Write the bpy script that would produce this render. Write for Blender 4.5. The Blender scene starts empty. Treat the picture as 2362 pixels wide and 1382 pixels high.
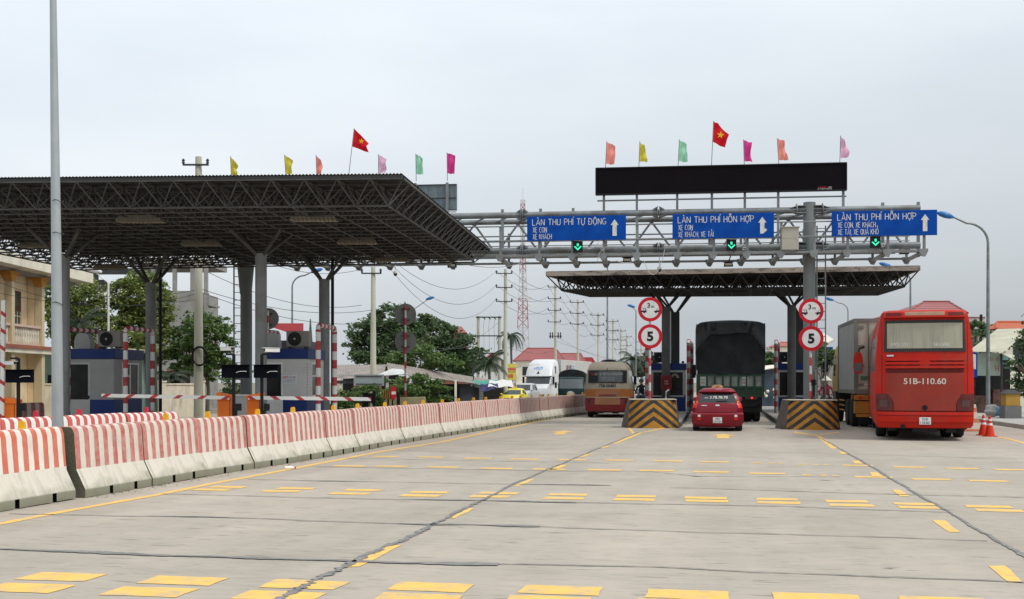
import bpy, bmesh, math, random
from math import sin, cos, pi, radians, atan2, sqrt, floor
from mathutils import Vector, Matrix
import numpy as np
random.seed(7); np.random.seed(7)
S = bpy.context.scene
COL = S.collection
# ---------------------------------------------------------------- camera (level, 41 mm, lens shifted up)
EYE = 1.55; F = 2700.0; CX = 1181.0; HZ = 882.0
cd = bpy.data.cameras.new('camera'); cam = bpy.data.objects.new('camera', cd); COL.objects.link(cam)
cd.sensor_width = 36; cd.lens = F / 2362 * 36; cd.shift_y = (HZ - 691) / 2362
cd.clip_start = .1; cd.clip_end = 6000
cam.location = (0, 0, EYE); cam.rotation_euler = (pi / 2, 0, 0)
S.camera = cam
# ---------------------------------------------------------------- sky and sun (bright overcast)
SUN_EL, SUN_AZ = radians(55), radians(120)
w = bpy.data.worlds.new('World'); S.world = w; w.use_nodes = True
nt = w.node_tree; nt.nodes.clear()
def N(nt, t, **k):
    n = nt.nodes.new(t)
    for a, b in k.items(): setattr(n, a, b)
    return n
out = N(nt, 'ShaderNodeOutputWorld'); bg = N(nt, 'ShaderNodeBackground'); bg2 = N(nt, 'ShaderNodeBackground')
add = N(nt, 'ShaderNodeAddShader')
sky = N(nt, 'ShaderNodeTexSky', sky_type='NISHITA', sun_disc=False)
sky.sun_elevation = SUN_EL; sky.sun_rotation = SUN_AZ; sky.dust_density = 4; sky.air_density = 1.0
nt.links.new(sky.outputs[0], bg.inputs[0]); bg.inputs[1].default_value = .016
# cloud deck: soft grey with faint large patches
tc = N(nt, 'ShaderNodeTexCoord'); mp = N(nt, 'ShaderNodeMapping'); mp.inputs['Scale'].default_value = (1.2, 1.2, 4)
nz = N(nt, 'ShaderNodeTexNoise'); nz.inputs['Scale'].default_value = 1.6; nz.inputs['Detail'].default_value = 5
rp = N(nt, 'ShaderNodeValToRGB')
rp.color_ramp.elements[0].position = .3; rp.color_ramp.elements[0].color = (.55, .60, .645, 1)
rp.color_ramp.elements[1].position = .72; rp.color_ramp.elements[1].color = (.70, .74, .77, 1)
sx = N(nt, 'ShaderNodeSeparateXYZ'); gr = N(nt, 'ShaderNodeMapRange')
gr.inputs[1].default_value = -.35; gr.inputs[2].default_value = .42; gr.inputs[3].default_value = 1.08; gr.inputs[4].default_value = .76
gz_ = N(nt, 'ShaderNodeMapRange')
gz_.inputs[1].default_value = .02; gz_.inputs[2].default_value = .34; gz_.inputs[3].default_value = .91; gz_.inputs[4].default_value = 1.42
mm = N(nt, 'ShaderNodeMath', operation='MULTIPLY'); vm = N(nt, 'ShaderNodeVectorMath', operation='SCALE')
nt.links.new(tc.outputs['Generated'], mp.inputs[0]); nt.links.new(mp.outputs[0], nz.inputs[0]); nt.links.new(nz.outputs[0], rp.inputs[0])
nt.links.new(tc.outputs['Generated'], sx.inputs[0]); nt.links.new(sx.outputs[0], gr.inputs[0]); nt.links.new(sx.outputs[2], gz_.inputs[0])
fz = N(nt, 'ShaderNodeMapRange'); fz.inputs[1].default_value = .05; fz.inputs[2].default_value = .3; fz.inputs[3].default_value = 0; fz.inputs[4].default_value = .75; nt.links.new(sx.outputs[2], fz.inputs[0])
lx_ = N(nt, 'ShaderNodeMix'); nt.links.new(fz.outputs[0], lx_.inputs[0]); nt.links.new(gr.outputs[0], lx_.inputs[2]); lx_.inputs[3].default_value = 1.0
nt.links.new(lx_.outputs[0], mm.inputs[0]); nt.links.new(gz_.outputs[0], mm.inputs[1])
nt.links.new(rp.outputs[0], vm.inputs[0]); nt.links.new(mm.outputs[0], vm.inputs['Scale'])
nt.links.new(vm.outputs[0], bg2.inputs[0]); bg2.inputs[1].default_value = 1.0
nt.links.new(bg.outputs[0], add.inputs[0]); nt.links.new(bg2.outputs[0], add.inputs[1]); nt.links.new(add.outputs[0], out.inputs[0])
ld = bpy.data.lights.new('sun', 'SUN'); ld.energy = 1.9; ld.angle = radians(12); ld.color = (1, .96, .9)
sun = bpy.data.objects.new('sun', ld); COL.objects.link(sun)
sun.rotation_euler = (pi / 2 - SUN_EL, 0, pi - SUN_AZ + 0)
d_ = Vector((sin(SUN_AZ) * cos(SUN_EL), cos(SUN_AZ) * cos(SUN_EL), sin(SUN_EL)))
sun.rotation_euler = d_.to_track_quat('Z', 'Y').to_euler(); sun.location = d_ * 60
S.view_settings.view_transform = 'Standard'; S.view_settings.look = 'None'; S.view_settings.exposure = 0; S.view_settings.gamma = 1
# ---------------------------------------------------------------- picture <-> place helpers
def gz(Y):                                  # the road falls gently beyond the plaza
    t = min(max((Y - 58) / 30, 0), 1); t = t * t * (3 - 2 * t)
    return -.38 * t
def Q(px, py, Y): return Vector(((px - CX) / F * Y, Y, EYE + (HZ - py) / F * Y))
def G(px, py):
    Y = EYE * F / (py - HZ); return Vector(((px - CX) / F * Y, Y, 0))
def XW(px, Y): return (px - CX) / F * Y
def ZW(py, Y): return EYE + (HZ - py) / F * Y
# ---------------------------------------------------------------- mesh helper
class MB:
    def __init__(s): s.v = []; s.f = []; s.m = []
    def add(s, vs, fs, mi=0):
        o = len(s.v); s.v += [tuple(p) for p in vs]
        for f in fs: s.f.append(tuple(o + i for i in f)); s.m.append(mi)
        return s
    def box(s, x0, x1, y0, y1, z0, z1, mi=0):
        return s.add([(x0,y0,z0),(x1,y0,z0),(x1,y1,z0),(x0,y1,z0),(x0,y0,z1),(x1,y0,z1),(x1,y1,z1),(x0,y1,z1)],
                     [(0,3,2,1),(4,5,6,7),(0,1,5,4),(1,2,6,5),(2,3,7,6),(3,0,4,7)], mi)
    def hexa(s, lo, hi, mi=0):              # eight points: bottom ring, top ring
        return s.add(list(lo) + list(hi), [(0,3,2,1),(4,5,6,7),(0,1,5,4),(1,2,6,5),(2,3,7,6),(3,0,4,7)], mi)
    def tube(s, p0, p1, r0, r1=None, n=8, caps=True, mi=0):
        p0 = Vector(p0); p1 = Vector(p1); r1 = r0 if r1 is None else r1
        d = (p1 - p0)
        if d.length < 1e-6: return s
        q = d.to_track_quat('Z', 'Y'); vs = []
        for p, r in ((p0, r0), (p1, r1)):
            for k in range(n):
                a = 2 * pi * (k + .5) / n; vs.append(p + q @ Vector((cos(a) * r, sin(a) * r, 0)))
        fs = [(k, (k + 1) % n, n + (k + 1) % n, n + k) for k in range(n)]
        if caps: fs += [tuple(range(n - 1, -1, -1)), tuple(range(n, 2 * n))]
        return s.add(vs, fs, mi)
    def path(s, pts, r, n=8, mi=0, caps=True):
        pts = [Vector(p) for p in pts]; m = len(pts)
        rs = r if isinstance(r, (list, tuple)) else [r] * m
        vs = []; up = Vector((.13, .17, 1)).normalized()
        for i, p in enumerate(pts):
            t = (pts[min(i + 1, m - 1)] - pts[max(i - 1, 0)]).normalized()
            a = t.cross(up)
            if a.length < .05: a = t.cross(Vector((1, 0, 0)))
            a.normalize(); b = a.cross(t)
            for k in range(n):
                g = 2 * pi * k / n; vs.append(p + a * cos(g) * rs[i] + b * sin(g) * rs[i])
        fs = [(i*n+k, (i+1)*n+k, (i+1)*n+(k+1)%n, i*n+(k+1)%n) for i in range(m-1) for k in range(n)]
        if caps: fs += [tuple(range(n)), tuple(range(m*n-1, (m-1)*n-1, -1))]
        return s.add(vs, fs, mi)
    def bar(s, p0, p1, w, h=None, mi=0):    # square bar
        h = h or w; p0 = Vector(p0); p1 = Vector(p1); d = (p1 - p0).normalized()
        up = Vector((0, 0, 1)) if abs(d.z) < .95 else Vector((0, 1, 0))
        a = d.cross(up).normalized() * w / 2; b = a.cross(d).normalized() * h / 2
        lo = [p0 - a - b, p0 + a - b, p0 + a + b, p0 - a + b]; hi = [p + (p1 - p0) for p in lo]
        return s.hexa(lo, hi, mi)
    def prism(s, poly, lo, hi, ax='y', mi=0, scale=1, mside=None):       # polygon (a,b) extruded along ax
        def P(a, b, c): return {'y': (a, c, b), 'x': (c, a, b), 'z': (a, b, c)}[ax]
        n = len(poly); ca = sum(p[0] for p in poly) / n; cb = sum(p[1] for p in poly) / n
        p2 = [(ca + (a - ca) * scale, cb + (b - cb) * scale) for a, b in poly]
        vs = [P(a, b, lo) for a, b in p2] + [P(a, b, hi) for a, b in poly]
        s.add(vs, [tuple(range(n)), tuple(range(2 * n - 1, n - 1, -1))], mi)
        return s.add(vs, [(i, n + i, n + (i + 1) % n, (i + 1) % n) for i in range(n)], mi if mside is None else mside)
    def lathe(s, prof, c=(0, 0, 0), n=16, ax='z', mi=0):
        vs = []; c = Vector(c)
        for r, h in prof:
            for k in range(n):
                a = 2 * pi * k / n
                p = {'z': (r*cos(a), r*sin(a), h), 'y': (r*cos(a), h, r*sin(a)), 'x': (h, r*cos(a), r*sin(a))}[ax]
                vs.append(c + Vector(p))
        m = len(prof)
        fs = [(i*n+k, i*n+(k+1)%n, (i+1)*n+(k+1)%n, (i+1)*n+k) for i in range(m-1) for k in range(n)]
        if m > 2 and prof[0][0] > 1e-4: fs.append(tuple(range(n - 1, -1, -1)))
        if m > 2 and prof[-1][0] > 1e-4: fs.append(tuple(range((m-1)*n, m*n)))
        return s.add(vs, fs, mi)
    def sheet(s, pts, th=.04, mi=0):        # thick sheet from a planar-ish loop of 3D points
        pts = [Vector(p) for p in pts]; nrm = (pts[1] - pts[0]).cross(pts[2] - pts[0]).normalized() * th
        n = len(pts); return s.add(pts + [p + nrm for p in pts], [tuple(range(n - 1, -1, -1)), tuple(range(n, 2*n))] + [(i, (i+1)%n, n+(i+1)%n, n+i) for i in range(n)], mi)
    def xf(s, M, start=0):
        s.v[start:] = [tuple(M @ Vector(p)) for p in s.v[start:]]; return s
    def build(s, name, mats, parent=None, loc=None, sharp=35, bevel=0, recalc=False):
        me = bpy.data.meshes.new(name); vs = s.v
        if loc is not None and parent is None: vs = [(a - loc[0], b - loc[1], c - loc[2]) for a, b, c in vs]
        me.from_pydata(vs, [], s.f)
        if not isinstance(mats, (list, tuple)): mats = [mats]
        for m in mats: me.materials.append(m)
        me.polygons.foreach_set('material_index', s.m)
        if recalc:
            b = bmesh.new(); b.from_mesh(me); bmesh.ops.remove_doubles(b, verts=b.verts, dist=1e-5)
            bmesh.ops.recalc_face_normals(b, faces=b.faces); b.to_mesh(me); b.free()
        me.update()
        if sharp: me.shade_smooth(); me.set_sharp_from_angle(angle=radians(sharp))
        o = bpy.data.objects.new(name, me); COL.objects.link(o)
        if loc is not None: o.location = loc
        if parent: o.parent = parent
        if bevel:
            md = o.modifiers.new('bevel', 'BEVEL'); md.width = bevel; md.segments = 2; md.limit_method = 'ANGLE'; md.angle_limit = radians(40)
        return o
def tag(o, label=None, cat=None, group=None, kind=None):
    if label: o['label'] = label
    if cat: o['category'] = cat
    if group: o['group'] = group
    if kind: o['kind'] = kind
    return o
def thing(name, loc, label, cat, rz=0, group=None):
    o = bpy.data.objects.new(name, None); COL.objects.link(o); o.empty_display_size = .2
    o.location = loc; o.rotation_euler = (0, 0, rz); return tag(o, label, cat, group)
def kids(o): return [c for c in bpy.data.objects if c.parent == o]
def copy_tree(o, parent=None, top=True):
    c = o.copy(); COL.objects.link(c)
    if parent: c.parent = parent
    for ch in kids(o): copy_tree(ch, c, False)
    return c
ORD = ['first','second','third','fourth','fifth','sixth','seventh','eighth','ninth','tenth','eleventh','twelfth','thirteenth','fourteenth','fifteenth','sixteenth','seventeenth','eighteenth','nineteenth','twentieth']
def ordn(i):
    if i < 20: return ORD[i]
    return 'twenty-' + ORD[i - 20] if i < 29 else ('thirtieth' if i == 29 else 'thirty-' + ORD[i - 30])
# ---------------------------------------------------------------- materials
MATS = {}
def mat(name, col, rough=.6, metal=0, var=.12, scale=3, bump=0, dirt=None, dirt_amt=.5, dirt_scale=1.2, emit=0, alpha=None, spec=None, stretch=(1, 1, 1), fine=0, coat=0, trans=0):
    if name in MATS: return MATS[name]
    m = bpy.data.materials.new(name); m.use_nodes = True; t = m.node_tree; b = t.nodes['Principled BSDF']
    L = t.links.new
    b.inputs['Roughness'].default_value = rough; b.inputs['Metallic'].default_value = metal
    b.inputs['Specular IOR Level'].default_value = .28 if spec is None else spec
    if coat: b.inputs['Coat Weight'].default_value = coat * .5; b.inputs['Coat Roughness'].default_value = .08
    if trans: b.inputs['Transmission Weight'].default_value = trans
    tc = N(t, 'ShaderNodeTexCoord'); mp = N(t, 'ShaderNodeMapping'); mp.inputs['Scale'].default_value = stretch
    L(tc.outputs['Object'], mp.inputs[0])
    nz = N(t, 'ShaderNodeTexNoise'); nz.inputs['Scale'].default_value = scale; nz.inputs['Detail'].default_value = 6
    L(mp.outputs[0], nz.inputs[0])
    hs = N(t, 'ShaderNodeMapRange'); hs.inputs[1].default_value = .3; hs.inputs[2].default_value = .7
    hs.inputs[3].default_value = 1 - var; hs.inputs[4].default_value = 1 + var
    L(nz.outputs[0], hs.inputs[0])
    cm = N(t, 'ShaderNodeVectorMath', operation='SCALE'); cm.inputs[0].default_value = col[:3]
    L(hs.outputs[0], cm.inputs['Scale'])
    last = cm.outputs[0]
    if dirt:
        n2 = N(t, 'ShaderNodeTexNoise'); n2.inputs['Scale'].default_value = dirt_scale; n2.inputs['Detail'].default_value = 9; n2.inputs['Roughness'].default_value = .65
        L(mp.outputs[0], n2.inputs[0])
        r2 = N(t, 'ShaderNodeMapRange'); r2.inputs[1].default_value = .48; r2.inputs[2].default_value = .66; r2.inputs[3].default_value = 0; r2.inputs[4].default_value = dirt_amt
        L(n2.outputs[0], r2.inputs[0])
        mx = N(t, 'ShaderNodeMix', data_type='RGBA'); L(r2.outputs[0], mx.inputs[0]); L(last, mx.inputs[6]); mx.inputs[7].default_value = (*dirt, 1)
        last = mx.outputs[2]
    L(last, b.inputs['Base Color'])
    rr = N(t, 'ShaderNodeMapRange'); rr.inputs[3].default_value = max(rough - .12, .03); rr.inputs[4].default_value = min(rough + .12, 1)
    L(nz.outputs[0], rr.inputs[0]); L(rr.outputs[0], b.inputs['Roughness'])
    if bump:
        n3 = N(t, 'ShaderNodeTexNoise'); n3.inputs['Scale'].default_value = fine or scale * 6; n3.inputs['Detail'].default_value = 5; L(mp.outputs[0], n3.inputs[0])
        bp = N(t, 'ShaderNodeBump'); bp.inputs['Strength'].default_value = bump; bp.inputs['Distance'].default_value = .02
        L(n3.outputs[0], bp.inputs['Height']); L(bp.outputs[0], b.inputs['Normal'])
    if emit: b.inputs['Emission Color'].default_value = (*col, 1); b.inputs['Emission Strength'].default_value = emit
    MATS[name] = m; return m
def leafmat(name, c1, c2, c3):
    m = bpy.data.materials.new(name); m.use_nodes = True; t = m.node_tree; b = t.nodes['Principled BSDF']; L = t.links.new
    g = N(t, 'ShaderNodeNewGeometry'); r = N(t, 'ShaderNodeValToRGB'); e = r.color_ramp.elements
    e[0].color = (*c1, 1); e[1].color = (*c3, 1); x = e.new(.55); x.color = (*c2, 1)
    L(g.outputs['Random Per Island'], r.inputs[0]); L(r.outputs[0], b.inputs['Base Color']); b.inputs['Roughness'].default_value = .5
    tr = N(t, 'ShaderNodeBsdfTranslucent'); L(r.outputs[0], tr.inputs[0]); mx = N(t, 'ShaderNodeMixShader'); mx.inputs[0].default_value = .3
    o = t.nodes['Material Output']; L(b.outputs[0], mx.inputs[1]); L(tr.outputs[0], mx.inputs[2]); L(mx.outputs[0], o.inputs[0])
    return m
def stripes(name, c1, c2, axis, period, slant=0, slant_axis=0, duty=.5, rough=.6, wear=.25, dirt=(.2,.18,.15), dirt_amt=.35, offset=0, wob=.015, wscale=6):
    # hard painted stripes along one object axis, worn by noise
    m = bpy.data.materials.new(name); m.use_nodes = True; t = m.node_tree; b = t.nodes['Principled BSDF']; L = t.links.new
    b.inputs['Roughness'].default_value = rough
    tc = N(t, 'ShaderNodeTexCoord'); sx = N(t, 'ShaderNodeSeparateXYZ'); L(tc.outputs['Object'], sx.inputs[0])
    nz = N(t, 'ShaderNodeTexNoise'); nz.inputs['Scale'].default_value = wscale; L(tc.outputs['Object'], nz.inputs[0])
    def M(op, a, bb):
        n = N(t, 'ShaderNodeMath', operation=op)
        for i, v in enumerate((a, bb)):
            if isinstance(v, (int, float)): n.inputs[i].default_value = v
            else: L(v, n.inputs[i])
        return n.outputs[0]
    a = sx.outputs[axis]
    if slant: a = M('ADD', a, M('MULTIPLY', sx.outputs[slant_axis], slant))
    a = M('ADD', a, M('MULTIPLY', M('SUBTRACT', nz.outputs[0], .5), wob))
    fr = M('FRACT', M('DIVIDE', M('ADD', a, offset + 100 * period), period), 0)
    st = M('LESS_THAN', fr, duty)
    n2 = N(t, 'ShaderNodeTexNoise'); n2.inputs['Scale'].default_value = 9; n2.inputs['Detail'].default_value = 8; L(tc.outputs['Object'], n2.inputs[0])
    wr = N(t, 'ShaderNodeMapRange'); wr.inputs[1].default_value = .35; wr.inputs[2].default_value = .75; wr.inputs[3].default_value = 1; wr.inputs[4].default_value = 1 - wear
    L(n2.outputs[0], wr.inputs[0]); st2 = M('MULTIPLY', st, wr.outputs[0])
    mx = N(t, 'ShaderNodeMix', data_type='RGBA'); L(st2, mx.inputs[0]); mx.inputs[6].default_value = (*c2, 1); mx.inputs[7].default_value = (*c1, 1)
    n3 = N(t, 'ShaderNodeTexNoise'); n3.inputs['Scale'].default_value = 2.3; n3.inputs['Detail'].default_value = 9; L(tc.outputs['Object'], n3.inputs[0])
    dr = N(t, 'ShaderNodeMapRange'); dr.inputs[1].default_value = .5; dr.inputs[2].default_value = .75; dr.inputs[3].default_value = 0; dr.inputs[4].default_value = dirt_amt
    L(n3.outputs[0], dr.inputs[0])
    m2 = N(t, 'ShaderNodeMix', data_type='RGBA'); L(dr.outputs[0], m2.inputs[0]); L(mx.outputs[2], m2.inputs[6]); m2.inputs[7].default_value = (*dirt, 1)
    L(m2.outputs[2], b.inputs['Base Color'])
    MATS[name] = m; return m
galv = mat('galvanised_steel', (.25, .27, .275), .5, .35, .18, 2.5, dirt=(.13, .105, .08), dirt_amt=.65)
galv2 = mat('grey_painted_steel', (.24, .26, .262), .5, .1, .1, 2, dirt=(.15, .13, .11), dirt_amt=.55)
dgrey = mat('dark_grey_paint', (.05, .05, .053), .6, .05, .2, 2)
truss_m = mat('weathered_truss_steel', (.09, .088, .083), .6, .1, .3, 3, dirt=(.08, .07, .06))
black = mat('black_plastic', (.006, .006, .007), .45, 0, .2, 5)
rubber = mat('tyre_rubber', (.018, .018, .018), .85, 0, .25, 8)
white = mat('white_paint', (.74, .74, .72), .45, 0, .06, 3)
conc = mat('weathered_concrete', (.36, .35, .32), .85, 0, .15, 2, bump=.3, dirt=(.12, .12, .1), dirt_amt=.5)
pole_c = mat('pole_concrete', (.54, .53, .43), .85, 0, .12, 1.5, bump=.2, dirt=(.25, .26, .14), dirt_amt=.5, stretch=(1, 1, .2))
chrome = mat('bright_metal', (.6, .6, .6), .25, .9, .1, 3)
navy = mat('booth_blue', (.005, .025, .14), .45, 0, .15, 1.5, dirt=(.02, .04, .12), dirt_amt=.3)
boothgrey = mat('booth_grey_panel', (.40, .405, .40), .5, 0, .06, 1.5, dirt=(.25, .25, .24), dirt_amt=.25)
glass = mat('dark_glass', (.02, .025, .028), .08, 0, .3, 1, spec=.8)
red_p = mat('red_paint', (.45, .012, .02), .5, 0, .1, 3)
orange_m = mat('orange_paint', (.78, .17, .015), .45, 0, .08, 2, dirt=(.3, .1, .03), dirt_amt=.25)
amber = mat('amber_plastic', (.8, .42, .02), .35, 0, .08, 3)
redrefl = mat('red_reflector', (.55, .03, .06), .35, 0, .08, 3)
sign_w = mat('sign_white', (.66, .67, .66), .45, 0, .08, 4)
sign_b = mat('sign_blue', (.003, .06, .33), .5, 0, .12, 2.5, dirt=(.008, .09, .40), dirt_amt=.3, spec=.08)
txt_w = mat('sign_lettering_white', (.62, .62, .58), .5, 0, .2, 9)
txt_k = mat('lettering_black', (.015, .015, .018), .5, 0, .2, 9)
# ---------------------------------------------------------------- lettering
def arc(cx, cy, rx, ry, a0, a1, n=8): return [(cx + rx * cos(radians(a0 + (a1 - a0) * i / n)), cy + ry * sin(radians(a0 + (a1 - a0) * i / n))) for i in range(n + 1)]
O_ = arc(.3, .5, .3, .5, 90, 450, 18)
GL = {'L': (.45, [[(0,1),(0,0),(.45,0)]]), 'A': (.6, [[(0,0),(.3,1),(.6,0)],[(.1,.32),(.5,.32)]]), 'N': (.54, [[(0,0),(0,1)],[(0,1),(.54,0)],[(.54,0),(.54,1)]]),
 'T': (.54, [[(0,1),(.54,1)],[(.27,1),(.27,0)]]), 'H': (.52, [[(0,0),(0,1)],[(.52,0),(.52,1)],[(0,.52),(.52,.52)]]),
 'U': (.52, [[(0,1)] + arc(.26,.26,.26,.26,180,360,10) + [(.52,1)]]), 'P': (.5, [[(0,0),(0,1),(.26,1)] + arc(.26,.74,.24,.26,90,-90,8) + [(0,.48)]]),
 'I': (.0, [[(0,0),(0,1)]]), 'D': (.55, [[(0,0),(0,1),(.22,1)] + arc(.22,.5,.33,.5,90,-90,10) + [(0,0)]]), 'O': (.6, [O_]),
 'G': (.58, [arc(.3,.5,.3,.5,50,330,14) + [(.56,.45)], [(.34,.45),(.58,.45)]]), 'X': (.52, [[(0,0),(.52,1)],[(0,1),(.52,0)]]),
 'E': (.44, [[(.44,1),(0,1),(0,0),(.44,0)],[(0,.52),(.38,.52)]]), 'C': (.54, [arc(.3,.5,.3,.5,50,310,14)]), 'K': (.5, [[(0,0),(0,1)],[(.48,1),(0,.42)],[(.14,.58),(.52,0)]]),
 'Q': (.6, [O_, [(.36,.25),(.6,-.08)]]), ',': (.06, [[(.04,.06),(0,-.14)]]), ' ': (.28, []), 'R': (.5, [[(0,0),(0,1),(.26,1)] + arc(.26,.74,.24,.26,90,-90,8) + [(0,.48)], [(.24,.48),(.5,0)]]),
 '.': (.05, [[(0,0),(0,.09)]]), '-': (.3, [[(0,.45),(.3,.45)]]), 'M': (.64, [[(0,0),(0,1),(.32,.35),(.64,1),(.64,0)]]), 'B': (.5, [[(0,0),(0,1),(.26,1)] + arc(.26,.76,.22,.24,90,-90,6) + [(0,.52)], [(.24,.52)] + arc(.26,.26,.24,.26,90,-90,6) + [(0,0)]]), 'S': (.5, [arc(.26,.74,.24,.26,30,270,8) + arc(.26,.25,.24,.25,90,-150,8)]),
 'Y': (.54, [[(0,1),(.27,.5),(.54,1)],[(.27,.5),(.27,0)]]), 'V': (.56, [[(0,1),(.28,0),(.56,1)]])}
ACC = {'À': ('A', 'g'), 'Á': ('A', 'a'), 'Ả': ('A', 'h'), 'Í': ('I', 'a'), 'Ự': ('U', 'nd'), 'Đ': ('D', 'b'), 'Ộ': ('O', 'cd'), 'Ỗ': ('O', 'ct'), 'Ợ': ('O', 'nd'), 'Ổ': ('O', 'ch'), 'Ố': ('O', 'ca'), 'Ệ': ('E', 'cd')}
def accent(k, w, up=0):
    c = w / 2
    return {'g': [[(c-.14,1.32+up),(c+.06,1.12+up)]], 'a': [[(c+.16,1.34+up),(c-.04,1.12+up)]], 'h': [arc(c,1.3+up,.09,.09,160,-60,6)+[(c,1.1+up)]],
            'n': [[(w-.06,.97),(w+.07,1.0),(w+.1,1.16)]], 'd': [[(c,-.12),(c,-.24)]], 'b': [[(-.14,.5),(.24,.5)]], 'c': [[(c-.16,1.08),(c,1.24),(c+.16,1.08)]],
            't': [[(c-.18,1.3),(c-.07,1.4),(c+.06,1.31),(c+.18,1.41)]]}[k]
def stroke_text(mb, s, x0, z0, h, width=None, y=0, sw=.11, mi=0, gap=.2, lift=.0006):
    # flat lettering facing -y; height h, optionally fitted to a width
    polys = []; x = 0
    for ch in s:
        base, ac = ACC.get(ch, (ch, ''))
        if base not in GL: x += .3; continue
        wd, st = GL[base]; st = list(st)
        for i, k in enumerate(ac): st += accent(k, wd, .24 if (i > 0 and k in 'gah') else 0)
        polys += [[(x + a, b) for a, b in p] for p in st]; x += wd + gap
    tot = x - gap; sx = (width / tot) if width else h
    for i, p in enumerate(polys):
        p = [(a * sx, b * h) for a, b in p]; p = [q for j, q in enumerate(p) if j == 0 or (abs(q[0]-p[j-1][0]) + abs(q[1]-p[j-1][1])) > 1e-5]
        n = len(p); closed = n > 3 and abs(p[0][0]-p[-1][0]) + abs(p[0][1]-p[-1][1]) < 1e-4; hw = sw * h / 2; lf = []; rt = []
        for j in range(n):
            a = p[j-1] if j > 0 else (p[-2] if closed else None); b = p[j+1] if j < n - 1 else (p[1] if closed else None); c = p[j]
            def nr(u, v):
                dx, dz = v[0]-u[0], v[1]-u[1]; l = sqrt(dx*dx+dz*dz); return (-dz/l, dx/l)
            if a is None: m_ = nr(c, b); k = 1
            elif b is None: m_ = nr(a, c); k = 1
            else:
                n1 = nr(a, c); n2 = nr(c, b); m_ = (n1[0]+n2[0], n1[1]+n2[1]); l = sqrt(m_[0]**2+m_[1]**2) or 1; m_ = (m_[0]/l, m_[1]/l); k = min(1 / max(m_[0]*n1[0]+m_[1]*n1[1], .4), 2)
            lf.append((c[0]+m_[0]*hw*k, c[1]+m_[1]*hw*k)); rt.append((c[0]-m_[0]*hw*k, c[1]-m_[1]*hw*k))
        yy = y - lift * (i % 5)
        vs = [(x0+q[0], yy, z0+q[1]) for q in lf] + [(x0+q[0], yy, z0+q[1]) for q in rt]
        mb.add(vs, [(j, n + j, n + j + 1, j + 1) for j in range(n - 1)], mi)
    return mb
def font_text(mb, s, x0, z0, h, width=None, y=0, bold=.0, mi=0, center=False):
    c = bpy.data.curves.new('t', 'FONT'); c.body = s; c.offset = bold
    o = bpy.data.objects.new('t', c); COL.objects.link(o)
    me = bpy.data.meshes.new_from_object(o.evaluated_get(bpy.context.evaluated_depsgraph_get()))
    vs = [v.co.copy() for v in me.vertices]; fs = [tuple(p.vertices) for p in me.polygons]
    bpy.data.objects.remove(o); bpy.data.curves.remove(c); bpy.data.meshes.remove(me)
    xa = min(v.x for v in vs); xb = max(v.x for v in vs); za = min(v.y for v in vs); zb = max(v.y for v in vs)
    k = h / (zb - za); kx = (width / (xb - xa)) if width else k; off = -(xb - xa) * kx / 2 if center else 0
    mb.add([(x0 + off + (v.x - xa) * kx, y, z0 + (v.y - za) * k) for v in vs], fs, mi); return mb
def scribble(mb, x0, x1, z0, h, y=0, words=3, seed=1, mi=0):
    # writing too small or worn to read in the photo: letter-sized marks without words
    r = random.Random(seed); x = x0; W_ = x1 - x0; cuts = sorted(r.random() for _ in range(words - 1))
    while x < x1 - h * .3:
        u = (x - x0) / W_
        if any(abs(u - c) < h * .35 / W_ for c in cuts): x += h * .5; continue
        w_ = h * r.uniform(.45, .7); k = r.randrange(4); s = h * .16
        mb.add([(x, y, z0), (x + s, y, z0), (x + s, y, z0 + h), (x, y, z0 + h)], [(0,1,2,3)], mi)
        if k != 1: mb.add([(x + w_ - s, y - .0003, z0), (x + w_, y - .0003, z0), (x + w_, y - .0003, z0 + h), (x + w_ - s, y - .0003, z0 + h)], [(0,1,2,3)], mi)
        zz = z0 + h * (0, .42, .84, .42)[k]; mb.add([(x, y - .0006, zz), (x + w_, y - .0006, zz), (x + w_, y - .0006, zz + s), (x, y - .0006, zz + s)], [(0,1,2,3)], mi)
        x += w_ + h * .22
    return mb
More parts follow.
